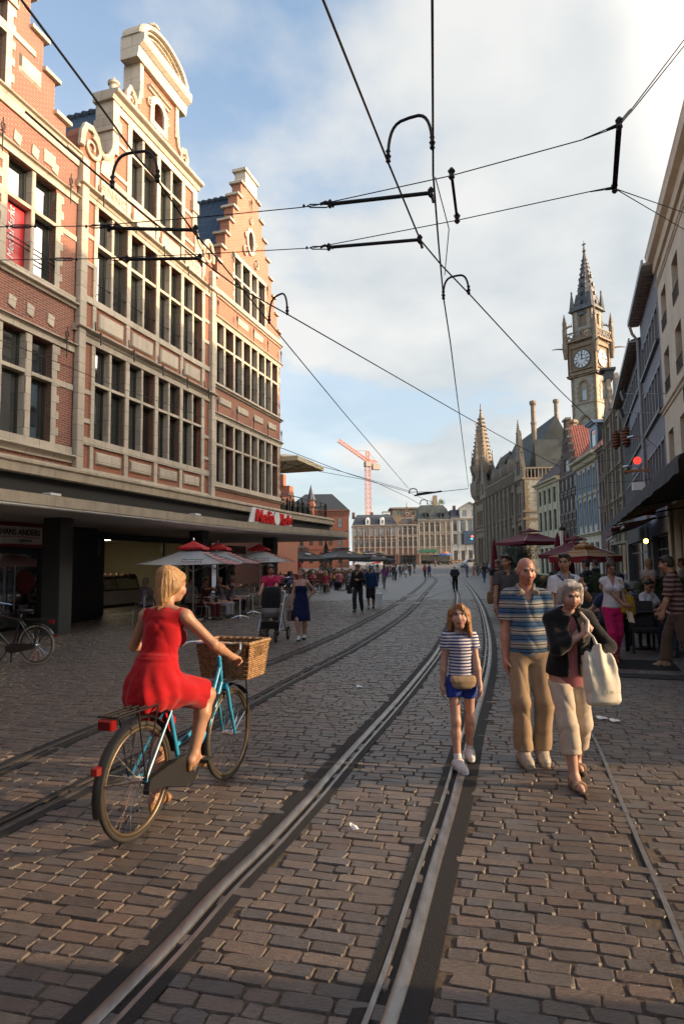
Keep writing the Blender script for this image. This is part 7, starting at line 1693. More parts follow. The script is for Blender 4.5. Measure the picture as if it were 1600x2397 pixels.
def bald_man():
 g=Fig(H=1.735,sex='m',bulk=1.0,shw=.150,belly=.03,hip=(0,0,.925),lean=2,feet=[(.10,.14,.085,4,0),(-.075,.08,.085,-6,0)],hands=[(.205,.05,.835),(-.215,.05,.80)],elbow=[(1.0,-.8,0),(-.8,-1,0)],head=(2,4,0),neckf=.02,curl=(.5,.5))
 B1,B2,B3,B4=(.055,.115,.21),(.36,.34,.30),(.012,.018,.03),(.17,.20,.22)
 st=stripes('polo_stripes',[(0,B1),(.22,B3),(.28,B4),(.42,B2),(.55,B3),(.62,B2),(.74,B4),(.86,(.05,.13,.27)),(.94,B3)],.115,warp=.0035)
 t,g=person('bald older man in a striped blue polo shirt and tan trousers',g,Vector((1.61,5.60,0)),FACE-R(2),'ruddy',('bald',H_GREY),dict(mat=st,sleeve=.74,hem=-.035,off=.020,neck='v',vdepth=.42,name='polo_shirt',amp=.006,sleeve_off=.026,collar=fabric('beige_collar',(.40,.34,.27)),seed=4),dict(mat=fabric('tan_chinos',(.30,.205,.12)),length=1.93,off=.016,amp=.007,flare=.016,seed=9),dict(mat=plain('grey_beige_shoe',(.36,.31,.25),.5,var=.2,scale=30),off=.014,sole=plain('beige_sole',(.34,.29,.21),.7)),vox=.0066,paintk=dict(rosy=.3,brow=(.22,.17,.13)))
 q=MB();
 for sx in (-.02,.02):p=g.ts(sx,.155,.36);q.lathe([(.016,0),(.018,.002)],10,p)
 MB().tube([tuple(g.ts(-.02,.158,.40)),tuple(g.ts(-.018,.165,.34)),tuple(g.ts(.02,.165,.335))],.004,5).build('hanging_glasses',M_BLACKP,t)
bald_man()
def old_lady():
 g=Fig(H=1.56,sex='f',bulk=.98,hip=(0,0,.92),lean=7,twist=-6,feet=[(.06,.20,.085,2,0),(-.10,-.20,.095,-4,8)],hands=[(-.055,.24,1.275),(-.115,.255,1.075)],elbow=[(1,.1,-1),(-1.1,-.1,-.7)],head=(6,8,-2),neckf=.035,curl=(1.15,1.15),palm=[(-.2,-.7,.1,-.55,.25,.75),(.3,-.3,-.2,.8,.5,.1)],shw=.165)
 t,g=person('grey haired old lady in a black cardigan and beige trousers holding a white bag',g,Vector((1.765,5.03,0)),FACE,'fair',('wavy',H_GREY),dict(mat=fabric('dusty_pink_tee',(.34,.115,.125)),sleeve=0,hem=-.10,off=.012,name='pink_tshirt',flat=True,amp=.002),dict(mat=fabric('beige_capri',(.48,.40,.31)),length=1.52,off=.016,amp=.008,flare=.008,cuff=True,seed=6),dict(mat=plain('taupe_strap',(.24,.165,.10),.7,var=.2),kind='sandal',sole=plain('dark_sole',(.05,.035,.025),.8)),vox=.0064,paintk=dict(rosy=.25,brow=(.22,.17,.13),lip=(.30,.10,.09)))
 s=g.s;S=Sdf();o=.032;S.loft(g.pel,g.T,g.torso(o,-.06,.50),.03)
 for i,q in ((0,1),(1,-1)):
  S.cap(g.sh[i]-g.TS@V3(.05*q*s,0,.005),g.sh[i],.058*s+.018,.052*s+.018,.03);S.cap(g.ts(.035*q,-.018,.525),g.sh[i],.036*s+.026,.044*s+.022,.025);S.cap(g.sh[i],g.el[i],.068*s,.062*s,.018);d=unit(g.wr[i]-g.el[i]);S.cap(g.el[i],g.wr[i],.062*s,.048*s,.02,[(g.armp(i,1.90),d)])
 for q in (-1,1):S.ell(g.ts(.068*q,.085,.345),V3(.066,.058,.066)*s+.022,g.TS,.03)
 S.ell(g.ts(-.012,.165,.20),V3(.047,.13,.47)*s,g.TS,.012,None,0,True);S.ell(g.ts(0,.02,.60),V3(.085,.085,.075)*s,g.TS,.01,None,0,True)
 link_mesh('cardigan',S.mesh('cardigan',.008,folds(.008,(13,13,9),8),cuts=[(g.tp(0,0,-.04),g.T@V3(0,0,-1))]),fabric('black_wool',(.009,.009,.010),.9),t)
 b=thing('cloth_bag','white cotton bag with twisted straps held by the old lady','bag',tuple(t.location),t.rotation_euler.z)
 w0=np.array(g.wr[1]);c=w0+V3(-.005,.075,.05);S=Sdf();S.loft(c,rotm(8,0,0),[(-.37,.115,.05,-.035,0),(-.345,.128,.075,-.035,0),(-.2,.128,.075,-.03,0),(-.10,.122,.065,-.02,0),(-.04,.105,.055,-.01,0),(.0,.075,.045,.0,0),(.03,.045,.034,.01,0),(.06,.04,.03,.01,.0)],.02,None,0,2.4)
 def cr(P):x=P[:,0]-c[0];w=np.clip((P[:,2]-c[2]+.36)*3.2,.12,1.2);return .011*w*np.sin(x*(52+70*np.clip(P[:,2]-c[2]+.2,0,.25))+1.0*np.sin(P[:,2]*11))+folds(.005,(14,14,8),2)(P)
 link_mesh('bag_body',S.mesh('bag_body',.0075,cr),fabric('off_white_cotton',(.60,.56,.47),.85,.08),b)
 w1=np.array(g.wr[0]);m=MB();m.tube([tuple(c+V3(.0,.0,.06)),tuple(c+V3(.03,.02,.12)),tuple(w1+V3(-.02,.03,.02)),tuple(w1+V3(-.03,.02,.10)),tuple(g.sh[1]+V3(.06,.06,.05)),tuple(g.sh[1]+V3(.05,-.05,.07))],[.014,.010,.012,.012,.012,.012],6);m.build('strap',fabric('off_white_cotton',(.60,.56,.47)),b,sm=60)
 text_part('faint_print','eco',.05,plain('print_green',(.36,.44,.32),.9),b,tuple(c+V3(-.03,.105,-.26)),(PI/2,0,PI),depth=.002)
old_lady()
def walkers():
 M=lambda n,c:fabric(n,c)
 sho=lambda n,c,**k:dict(mat=plain(n,c,.6),**k)
 stride=lambda a=.22,z=.085:[(.09,a,z,0,0),(-.09,-a,z+.02,0,10)]
 def at(px,py):return gp(px,py)
 g=Fig(H=1.80,hip=(0,0,.925),lean=0,turn=-6,feet=stride(.15),hands=[(.26,.06,.82),(-.10,.22,1.28)],elbow=[(.5,-1,0),(-.9,-.2,-1)],head=(-38,0,0),curl=(.4,.1),palm=[None,(0,.6,-.2,.15,.2,1)])
 t,g=person('man in a white short sleeved shirt with glasses and a dark shoulder strap',g,Vector((3.05,8.7,0)),FACE+R(12),'tan',('short',H_DARK),dict(mat=M('white_cotton',(.58,.57,.60)),sleeve=.62,hem=-.08,off=.018,neck='v',vdepth=.44,name='white_shirt',collar=M('pale_blue_lining',(.26,.32,.48))),dict(mat=M('dark_denim',(.03,.035,.05))),sho('brown_shoe',(.06,.04,.03)),vox=.009)
 MB().tube([tuple(g.ts(.12,-.06,.56)),tuple(g.ts(.10,.06,.53)),tuple(g.ts(.02,.135,.40)),tuple(g.ts(-.08,.14,.22)),tuple(g.ts(-.15,.06,.05))],.012,5).build('shoulder_strap',M_BLACKP,t)
 def specs(g,t,dark=False):
  q=MB()
  for sx in (-1,1):
   c=g.hp(.032*sx,.103,.010);ax=g.HM
   q.tube([tuple(c+ax@(V3(.022*math.cos(a),0,.015*math.sin(a))*g.s)) for a in [k*PI/5 for k in range(10)]],.003,4,closed=True);q.tube([tuple(g.hp(.054*sx,.10,.013)),tuple(g.hp(.078*sx,.0,.01))],.003,4)
   if dark:q.add([tuple(c+ax@(V3(.022*math.cos(a),.002,.016*math.sin(a))*g.s)) for a in [k*PI/5 for k in range(10)]],[list(range(10))])
  q.tube([tuple(g.hp(-.01,.106,.014)),tuple(g.hp(.01,.106,.014))],.003,4);q.build('glasses',M_BLACKP,t)
 specs(g,t)
 g=Fig(H=1.83,hip=(0,0,.925),turn=0,feet=stride(.18),hands=[(.27,.10,.83),(-.25,.0,.82)],head=(-55,4,0));
 person('man in a grey polo shirt looking aside, half hidden behind the bald man',g,Vector((2.95,11.4,0)),FACE+R(10),'tan',('short',H_DARK),dict(mat=M('charcoal_polo',(.085,.08,.08)),sleeve=.6,hem=-.10,off=.02,neck='v',vdepth=.47,name='polo_shirt',collar=M('charcoal_polo',(.085,.08,.08))),dict(mat=M('dark_denim',(.03,.035,.05))),sho('brown_shoe',(.06,.04,.03)),vox=.010)
 g=Fig(H=1.80,hip=(0,0,.92),lean=6,turn=-18,feet=[(.10,.24,.085,0,0),(-.06,-.22,.10,0,12)],hands=[(.27,.10,.84),(-.20,.20,.90)],head=(-30,22,0),curl=(1.2,.8))
 t,g=person('man in a black T-shirt and dark shorts carrying a brown paper bag',g,at(1166,1440),FACE+R(8),'fair',('short',H_LBROWN),dict(mat=M('black_tee',(.013,.014,.017)),sleeve=.55,hem=-.08,off=.018),dict(mat=M('dark_teal_shorts',(.022,.035,.042)),length=.95,off=.022,flare=.015,name='shorts'),dict(mat=M_BLACKP,sole=plain('orange_sole',(.5,.12,.02),.6)),vox=.013)
 b=thing('paper_bag','crumpled brown paper bag carried by the man in black','bag',t.matrix_basis@Vector(g.wr[0]+V3(.0,.03,-.12)),t.rotation_euler.z);q=MB();q.rings([[(x*k,y*k*.5,z) for x,y in ((-.13,-.16),(.13,-.16),(.13,.16),(-.13,.16))] for z,k in ((-.40,.9),(-.22,1.0),(-.05,.9),(.0,.6))]);q.build('bag_body',plain('kraft_paper',(.26,.15,.07),.8,var=.25,scale=8),b);MB().tube([(-.05,0,0),(-.03,0,.09),(.03,0,.09),(.05,0,0)],.008,5).build('handle',plain('kraft_paper',(.26,.15,.07)),b)
 g=Fig(H=1.70,sex='f',hip=(0,0,.925),feet=[(.05,.14,.085,0,0),(-.05,-.12,.09,0,8)],hands=[(-.13,.22,.98),(-.22,.16,.74)],elbow=[(1,-.5,-.6),(-.8,-.8,0)],head=(0,24,0),curl=(.3,.4),palm=[(0,-1,0,-1,.2,-.15),None])
 t,g=person('woman in a white V-neck T-shirt and bright pink trousers looking down',g,at(1438,1548),FACE-R(4),'tan',('bun',H_BROWN),dict(mat=M('white_cotton',(.58,.57,.60)),sleeve=.5,hem=.01,off=.014,neck='v',vdepth=.36,name='white_tshirt'),dict(mat=M('hot_pink_cotton',(.50,.012,.11)),off=.010,length=1.86,amp=.006),sho('brown_ballerina',(.16,.05,.03)),vox=.0095)
 specs(g,t);b=thing('shoulder_bag','yellow and clear shoulder bag on the arm of the woman in pink trousers','bag',tuple(t.location),t.rotation_euler.z)
 S=Sdf();c=g.el[1]+V3(-.09,-.02,-.10);S.loft(c,rotm(20,0,-12),[(-.20,.13,.05,0,0),(-.17,.16,.06,0,0),(.0,.13,.05,0,0),(.12,.07,.03,0,0)],.01);link_mesh('bag_body',S.mesh('bag_body',.012,folds(.004)),fabric('mustard_cloth',(.45,.26,.015)),b);MB().tube([tuple(c+V3(0,0,.1)),tuple(g.sh[1]+V3(.03,.07,.02)),tuple(g.sh[1]+V3(.04,-.04,.05))],.013,6).build('strap',fabric('mustard_cloth',(.45,.26,.015)),b)
 MB().obox(tuple(g.wr[1]+V3(-.03,.05,-.10)),(.05,0,.01),(0,.004,.0),(.02,.0,.09)).build('phone',M_STEEL,t)
 g=Fig(H=1.78,hip=(0,0,.92),lean=10,feet=[(.10,.22,.085,0,0),(-.08,-.25,.10,0,10)],hands=[(.24,.25,.90),(-.22,.22,.86)],head=(-6,0,0))
 person('man in a brown striped jumper and olive trousers walking at the right edge',g,Vector((5.28,10.0,0)),R(62),'tan',('short',H_DARK),dict(mat=stripes('brown_stripe',[(0,(.055,.030,.030)),(.55,(.24,.16,.14))],.075),sleeve=1.0,hem=-.10,off=.022,name='striped_jumper'),dict(mat=M('olive_trousers',(.085,.062,.042)),off=.03,flare=.02,length=1.93,amp=.007),dict(mat=plain('beige_sandal',(.30,.24,.17),.7),kind='sandal'),vox=.010)
 def seat(label,loc,rz,H,sex,skin,hair,topc,botc,name='shirt',head=(0,12,0),hands=None,topm=None,vox=.013,group=None,shz=(.05,.05,.05),lean=3,glasses=False,sleeve=.6):
  g=Fig(H=H,sex=sex,hip=(0,-.02,.54/(H/1.75)),lean=lean,feet=[(.12,.42,.085,0,0),(-.12,.38,.085,0,0)],hands=hands or [(.16,.36,.74),(-.16,.36,.74)],head=head,curl=(.7,.7),knee=[(.15,1,1),(-.15,1,1)])
  t,g=person(label,g,loc,rz,skin,hair,dict(mat=topm or M(label[:24]+' top',topc),sleeve=sleeve,hem=-.05,off=.018,name=name),dict(mat=M(label[:24]+' bottom',botc),off=.02),dict(mat=plain('shoe%.2f%.2f'%shz[:2],shz,.6)),vox=vox,group=group)
  if glasses:specs(g,t,True)
  return t,g
 seat('seated woman with black hair and sunglasses in a white top',Vector((6.05,12.6,0)),FACE+R(20),1.68,'f','tan',('short',H_DARK),(.56,.54,.52),(.02,.05,.2),head=(-5,25,0),glasses=True,vox=.012)
 seat('seated man in a grey shirt and jeans eating from a tray',Vector((6.15,11.6,0)),FACE+R(-28),1.75,'m','brown',('short',H_DARK),(.20,.20,.20),(.04,.07,.12),head=(-28,6,0),vox=.012)
 seat('seated man in a black and white checked shirt facing left',Vector((7.3,14.1,0)),FACE+R(75),1.75,'m','tan',('short',H_DARK),(.1,.1,.1),(.03,.03,.03),topm=checks('black_white_check',(.30,.30,.30),(.02,.02,.02),(.02,.02,.02),.035),vox=.013)
 seat('seated person in dark clothes behind the man with the tray',Vector((8.0,13.6,0)),FACE+R(60),1.72,'m','olive',('short',H_DARK),(.02,.02,.022),(.02,.02,.02),vox=.014)
 seat('seated person in a blue jumper with a striped scarf, back turned',Vector((5.05,12.2,0)),R(20),1.72,'f','fair',('short',H_BROWN),(.04,.05,.11),(.03,.03,.04),vox=.013,head=(0,18,0))
 g=Fig(H=1.72,bulk=1.08,belly=.03,hip=(0,0,.925),lean=7,feet=stride(.16),hands=[(.17,.46,1.03),(-.17,.46,1.03)],head=(26,16,0),curl=(1.2,1.2),elbow=[(.8,-1,-.5),(-.8,-1,-.5)])
 sl=Vector((-1.52,14.65,0));d=Vector((math.sin(R(200)),math.cos(R(200)),0))
 t,g=person('man in a bright pink T-shirt pushing a black pushchair',g,Vector((-1.72,15.3,0)),FACE-R(8),'ruddy',('crop',H_BROWN),dict(mat=M('pink_tee',(.46,.018,.085)),sleeve=.58,hem=-.12,off=.022,name='pink_tshirt'),dict(mat=M('khaki_trousers',(.14,.11,.075)),off=.02),sho('dark_shoe',(.03,.03,.03)),vox=.012)
 g=Fig(H=1.62,sex='f',bulk=1.12,hip=(0,0,.925),feet=[(.04,.14,.085,0,0),(-.06,-.10,.09,0,6)],hands=[(.27,.05,.80),(-.17,-.10,1.0)],elbow=[(.5,-1,0),(-1.5,-.6,.2)],head=(-8,-3,0))
 t,g=person('smiling woman in a strapless navy blue dress walking on the setts',g,Vector((-.96,14.53,0)),FACE-R(4),'fair',('bun',H_LBROWN),dict(mat=M('navy_jersey',(.006,.012,.055)),sleeve=0,hem=-.02,off=.012,neck='strapless',name='dress_bodice'),dict(kind='skirt',flare=(0,0),st=[(-.46,.235,.20,0,.01),(-.30,.225,.19,0,.01),(-.08,.20,.15,0,0),(.10,.16,.12,0,0),(.22,.135,.10,0,0)],top=.215,mat=M('navy_jersey',(.006,.012,.055)),name='dress_skirt',amp=.009),sho('white_pump',(.6,.6,.58)),vox=.012)
 b=thing('handbag','small brown handbag held by the woman in the navy dress','bag',t.matrix_basis@Vector(g.wr[0]+V3(.02,0,-.14)),t.rotation_euler.z);MB().cham(-.05,.05,-.12,.12,-.24,0,.02).build('bag_body',plain('brown_leather',(.09,.05,.035),.5),b);MB().tube([(0,-.09,0),(0,-.04,.09),(0,.04,.09),(0,.09,0)],.008,5).build('handle',M_WOODD,b)
 g=Fig(H=1.72,hip=(0,0,.91),lean=2,turn=-8,feet=[(.07,.22,.085,0,0),(-.07,-.30,.12,0,25)],hands=[(.26,.08,.84),(-.08,.26,1.16)],head=(-12,6,0),elbow=[(.5,-1,0),(-1,-.6,-.6)])
 t,g=person('man in a black jacket and dark trousers striding with a black bag',g,at(838,1432),FACE-R(16),'tan',('short',H_BROWN),dict(mat=M('black_jacket',(.011,.011,.012)),sleeve=1.9,hem=-.10,off=.03,name='jacket',neck='v',vdepth=.4),dict(mat=M('dark_slate_trousers',(.022,.028,.035)),off=.02,length=1.95),sho('black_shoe',(.012,.012,.012)),vox=.016)
 b=thing('shoulder_bag','black shoulder bag at the hip of the man in the black jacket','bag',t.matrix_basis@Vector((.30,.0,.70)),t.rotation_euler.z);MB().cham(-.05,.06,-.16,.16,-.05,.27,.02).build('bag_body',M_BLACKP,b)
 g=Fig(H=1.66,hip=(0,0,.92),lean=2,feet=stride(.12),hands=[(.2,.2,.95),(-.27,.05,.82)],head=(0,10,0))
 t,g=person('person in a blue hooded jacket and cap carrying a white carrier bag',g,at(868,1424),FACE-R(6),'tan',('crop',H_DARK),dict(mat=M('blue_hoodie',(.012,.035,.11)),sleeve=1.9,hem=-.08,off=.03,name='hooded_jacket'),dict(mat=M('dark_shorts',(.015,.015,.02)),length=1.15,off=.03,flare=.01,name='shorts'),sho('pale_trainer',(.4,.4,.4)),vox=.016)
 S=Sdf();k=g.s;S.ell(g.hp(0,-.01,.06),V3(.088,.10,.07)*k,g.HM,.01,[(g.hp(0,0,.055),g.HM@V3(0,0,-1))]);S.ell(g.hp(0,.11,.06),V3(.07,.07,.012)*k,g.HM,.01);link_mesh('cap',S.mesh('cap',.014),M('faded_blue_cap',(.12,.20,.32)),t)
 b=thing('carrier_bag','black and white carrier bag held by the person in the blue jacket','bag',t.matrix_basis@Vector(g.wr[1]+V3(-.06,0,-.16)),t.rotation_euler.z);q=MB();q.cham(-.13,.13,-.25,.25,-.52,-.08,.02);q.build('bag_body',M_WHITE,b);MB().cham(.125,.14,-.2,.2,-.48,-.12,.003).build('black_print',M_BLACKP,b);MB().tube([(0,-.15,-.08),(0,-.05,.10),(0,.05,.10),(0,.15,-.08)],.01,5).build('handle',M_WHITE,b)
 g=Fig(H=1.70,hip=(0,0,.92),lean=38,feet=[(.09,.15,.085,0,0),(-.09,-.20,.10,0,10)],hands=[(.12,.22,.92),(-.12,.22,.92)],head=(0,22,0))
 t,g=person('stooped white haired man in a dark suit walking away between the rails',g,gp(1065,1384),R(-6),'fair',('crop',H_GREY),dict(mat=M('dark_suit',(.012,.012,.013)),sleeve=1.9,hem=-.14,off=.04,name='jacket'),dict(mat=M('dark_suit',(.012,.012,.013)),off=.02,length=1.95),sho('black_shoe',(.012,.012,.012)),vox=.02)
 return seat
SEAT=walkers()
def wheel(parent,x,r=.355,tyre=M_RUBBER,wall=None,name='wheel'):
 m=MB();n=40
 m.tube([(x+(r-.018)*math.cos(a),0,r+(r-.018)*math.sin(a)) for a in [2*PI*k/n for k in range(n)]],.018,8,closed=True);w=m.build(name,tyre,parent,sm=60)
 m=MB();m.tube([(x+(r-.042)*math.cos(a),0,r+(r-.042)*math.sin(a)) for a in [2*PI*k/n for k in range(n)]],.013,6,closed=True);m.build('rim',wall or M_STEEL,w,sm=60)
 m=MB()
 for k in range(32):a=2*PI*k/32;s=.03 if k%2 else -.03;b=a+(.5 if k%4<2 else -.5);m.tube([(x+.02*math.cos(b),s,r+.02*math.sin(b)),(x+(r-.05)*math.cos(a),0,r+(r-.05)*math.sin(a))],.0022,3,cap=False)
 m.build('spokes',M_CHROME,w);m=MB();m.tube([(x,-.05,r),(x,.05,r)],.022,8);m.build('hub',M_CHROME,w)
 return w
def fender(x,r,a0,a1,mat,parent,name='mudguard'):
 m=MB();rr=[]
 for k in range(15):
  a=R(a0+(a1-a0)*k/14);c,s=math.cos(a),math.sin(a);rr.append([(x+(r+.022)*c,-.03,r+(r+.022)*s),(x+(r+.036)*c,-.012,r+(r+.036)*s),(x+(r+.036)*c,.012,r+(r+.036)*s),(x+(r+.022)*c,.03,r+(r+.022)*s)])
 m.rings(rr,close=False,cap=False);o=m.build(name,mat,parent,sm=60);return o
def saddle(parent,x,z):
 S=Sdf();S.loft((x,0,z),np.eye(3),[(-.045,.11,.07,-.01,0),(-.01,.13,.095,-.02,0),(.012,.13,.1,-.02,0),(.025,.10,.08,-.03,0)],.02);S.cap((x+.03,0,z),(x+.15,0,z),.035,.022,.03);link_mesh('saddle',S.mesh('saddle',.012),M_BLACKP,parent)
def blue_bike():
 loc=Vector((-1.30,4.06,0));az=R(18.9);t=thing('bicycle','light blue step-through bicycle with black mudguards and a wicker front basket','bicycle',loc,PI/2-az)
 MB_=plain('sky_blue_paint',(.025,.25,.42),.35,var=.08,coat=.3);r=.355;X=1.16
 TW=plain('grimy_tyre',(.022,.019,.016),.8,var=.2);WL=plain('tan_rim',(.16,.12,.075),.4,.6,var=.3)
 wheel(t,0,r,TW,WL);wheel(t,X,r,TW,WL)
 m=MB();hd=[(X-.165,0,.98),(X-.115,0,.74)];m.tube(hd,.020,8)
 m.tube([(X-.125,0,.78),(X-.25,0,.56),(X-.42,0,.40),(.47,0,.29)],.019,8);m.tube([(X-.150,0,.90),(X-.27,0,.68),(X-.42,0,.52),(.41,0,.45)],.016,8)
 m.tube([(.47,0,.29),(.315,0,.78)],.017,8)
 for s in (-1,1):m.tube([(.0,s*.06,r),(.33,s*.025,.72)],.010,6);m.tube([(0,s*.06,r),(.47,s*.04,.29)],.011,6)
 m.build('frame',MB_,t,sm=60)
 m=MB()
 for s in (-1,1):m.tube([(X-.115,s*.045,.74),(X-.075,s*.05,.58),(X-.02,s*.055,.42),(X,s*.055,r)],[.016,.016,.013,.01],7)
 m.bar((X-.115,-.05,.745),(X-.115,.05,.745),.04);m.build('fork',MB_,t,sm=60)
 fender(0,r,10,195,M_BLACKP,t);fender(X,r,40,190,M_BLACKP,t)
 m=MB();m.rings([[(a,y,b) for a,b in ((.0,.30),(.02,.36),(.20,.385),(.42,.40),(.56,.36),(.60,.28),(.54,.20),(.42,.19),(.2,.26),(.02,.29))] for y in (-.085,-.045)]);m.build('chain_case',M_BLACKP,t)
 m=MB();m.tube([(.47,-.12,.29),(.47,.12,.29)],.014,8);m.bar((.47,-.11,.29),(.56,-.11,.33),.025,.014);m.bar((.47,.11,.29),(.38,.11,.17),.025,.014);m.build('crank',M_STEEL,t);m=MB();m.box(.52,.61,-.20,-.12,.318,.342);m.box(.33,.43,.12,.20,.075+.06,.10+.06);m.build('pedal',M_RUBBER,t)
 m=MB();m.tube([(.315,0,.78),(.29,0,.86)],.014,8);m.build('seat_post',M_CHROME,t);saddle(t,.24,.885)
 m=MB()
 for y in (-.07,-.025,.025,.07):m.tube([(-.28,y,.80),(.22,y,.80)],.007,5)
 for x in (-.28,-.05,.2):m.tube([(x,-.075,.80),(x,.075,.80)],.007,5)
 for s in (-1,1):m.tube([(0,s*.065,r),(-.10,s*.075,.80)],.006,5);m.tube([(0,s*.065,r),(.10,s*.075,.80)],.006,5);m.tube([(0,s*.06,r),(-.33,s*.03,.42)],.004,4)
 m.build('luggage_rack',M_IRON,t)
 m=MB();m.cham(-.05,.05,-.02,.03,-.03,.03,.008);o=m.build('rear_lamp',plain('lamp_red',(.16,.004,.004),.3),t);o.location=(-.30,0,.76);o.rotation_euler=(0,0,-PI/2)
 m=MB();m.lathe([(.001,-.03),(.03,-.02),(.03,.02),(.001,.03)],8);o=m.build('rear_reflector',plain('lamp_red',(.16,.004,.004),.3),t);o.location=(-.375,0,.52)
 m=MB();m.tube([(X-.165,0,.98),(X-.18,0,1.06)],.013,8)
 m.tube([(X-.46,.29,1.02),(X-.36,.29,1.06),(X-.22,.22,1.09),(X-.16,.08,1.08),(X-.16,-.08,1.08),(X-.22,-.22,1.09),(X-.36,-.29,1.06),(X-.46,-.29,1.02)],.012,8);m.build('handlebar',M_CHROME,t,sm=60)
 m=MB()
 for s in (-1,1):m.tube([(X-.47,s*.29,1.018),(X-.37,s*.29,1.057)],.017,8)
 m.build('grip',M_RUBBER,t);MB().tube([(X+.16,-.07,.36),(X+.12,-.10,.55),(X+.06,-.12,.78)],.006,5).tube([(X,.07,.36),(X+.06,.12,.78)],.006,5).build('basket_stay',M_IRON,t)
 b=thing('wicker_basket','large woven wicker basket mounted over the front wheel of the blue bicycle','basket',t.matrix_basis@Vector((X+.07,0,.80)),PI/2-az)
 WK=NT('wicker');f=WK.noise(30,4);WK.col(WK.ramp(f,[(.3,(.16,.085,.035)),(.55,(.32,.19,.085)),(.75,(.48,.31,.15))]));WK.set(Roughness=.65);wk=WK.m
 hx,hy,H=.175,.235,.26;m=MB();rows=17
 def ring(z,k,ph):
  fx,fy=hx*k,hy*k;P=[];per=[(-fx,-fy),(fx,-fy),(fx,fy),(-fx,fy)];cnt=0
  for e in range(4):
   a,c=Vector(per[e]),Vector(per[(e+1)%4]);n=16;nn=Vector(((c-a).y,-(c-a).x)).normalized()
   for j in range(n):p=a+(c-a)*j/n;w=.006*(1 if (cnt+ph)%2 else -1);P.append((p.x+nn.x*w,p.y+nn.y*w,z));cnt+=1
  return P
 for k in range(rows):
  z=H*k/(rows-1);P=ring(z,.86+.14*z/H,k%2);hole=.62<z/H<.9
  if hole:
   for lo,hi in ((0,5),(12,37),(44,64)):m.tube(P[lo:hi],.0085,5)
  else:m.tube(P,.0085,5,closed=True)
 m.build('weave',wk,b);m=MB()
 for e in range(16):
  for sgn in (0,1):
   for (x,y) in ((-hx+2*hx*e/15,-hy if sgn else hy),(-hx if sgn else hx,-hy+2*hy*e/15)):m.tube([(x*.86,y*.86,0),(x,y,H)],.005,4)
 m.tube(ring(H+.012,1.03,0)[::1],.016,6,closed=True);m.build('rim_and_stakes',wk,b)
 MB().box(-hx*.86,hx*.86,-hy*.86,hy*.86,-.005,.008).build('bottom',M_WOODD,b);MB().box(-hx*.82,hx*.82,-hy*.82,-hy*.80,.01,H*.95).box(-hx*.82,hx*.82,hy*.80,hy*.82,.01,H*.95).box(-hx*.82,-hx*.80,-hy*.8,hy*.8,.01,H*.95).box(hx*.80,hx*.82,-hy*.8,hy*.8,.01,H*.6).build('dark_liner',fabric('dark_liner',(.02,.016,.012)),b)
blue_bike()
def black_bike():
 p=gp(84,1556);t=thing('bicycle','parked black bicycle with cream tyres at the left edge','bicycle',p,PI-R(8));r=.345;X=1.10;TW=plain('cream_tyre',(.26,.22,.155),.8,var=.15)
 wheel(t,0,r,TW,M_BLACKP);wheel(t,X,r,TW,M_BLACKP);BK=plain('black_paint',(.010,.012,.013),.3,coat=.4);m=MB()
 m.tube([(X-.16,0,.95),(X-.11,0,.72)],.02,8);m.tube([(X-.12,0,.78),(.46,0,.29)],.02,8);m.tube([(X-.15,0,.9),(.33,0,.78)],.017,8);m.tube([(.46,0,.29),(.31,0,.84)],.017,8)
 for s in (-1,1):m.tube([(0,s*.06,r),(.31,s*.03,.76)],.010,6);m.tube([(0,s*.06,r),(.46,s*.04,.29)],.011,6);m.tube([(X-.11,s*.045,.72),(X,s*.055,r)],.013,6)
 m.build('frame',BK,t,sm=60);fender(0,r,5,150,BK,t);fender(X,r,40,190,BK,t);saddle(t,.25,.94);MB().tube([(.31,0,.84),(.28,0,.92)],.014,8).build('seat_post',M_CHROME,t)
 m=MB()
 for y in (-.06,0,.06):m.tube([(-.30,y,.79),(.2,y,.79)],.008,5)
 for s in (-1,1):m.tube([(0,s*.065,r),(-.06,s*.07,.79)],.008,5);m.tube([(0,s*.065,r),(-.14,s*.07,.79)],.008,5)
 m.build('luggage_rack',M_IRON,t);o=MB().cham(-.05,.05,-.02,.03,-.03,.03,.008).build('rear_lamp',plain('lamp_red',(.16,.004,.004),.3),t);o.location=(-.29,0,.75);o=MB().lathe([(.001,-.03),(.03,-.02),(.03,.02),(.001,.03)],8).build('rear_reflector',plain('lamp_red',(.16,.004,.004),.3),t);o.location=(-.375,0,.50)
 m=MB();m.rings([[(a,y,b) for a,b in ((.0,.30),(.02,.37),(.42,.38),(.53,.33),(.53,.24),(.42,.20),(.02,.28))] for y in (.05,.09)]);m.build('chain_case',BK,t);MB().tube([(.5,-.05,.27),(.62,-.20,.0)],.012,6).tube([(.5,.05,.27),(.62,.20,.0)],.012,6).build('kickstand',M_IRON,t)
 m=MB();m.tube([(X-.16,0,.95),(X-.18,0,1.05)],.013,8);m.tube([(X-.42,.27,1.03),(X-.18,.2,1.08),(X-.15,0,1.07),(X-.18,-.2,1.08),(X-.42,-.27,1.03)],.012,8);m.build('handlebar',M_CHROME,t)
black_bike()
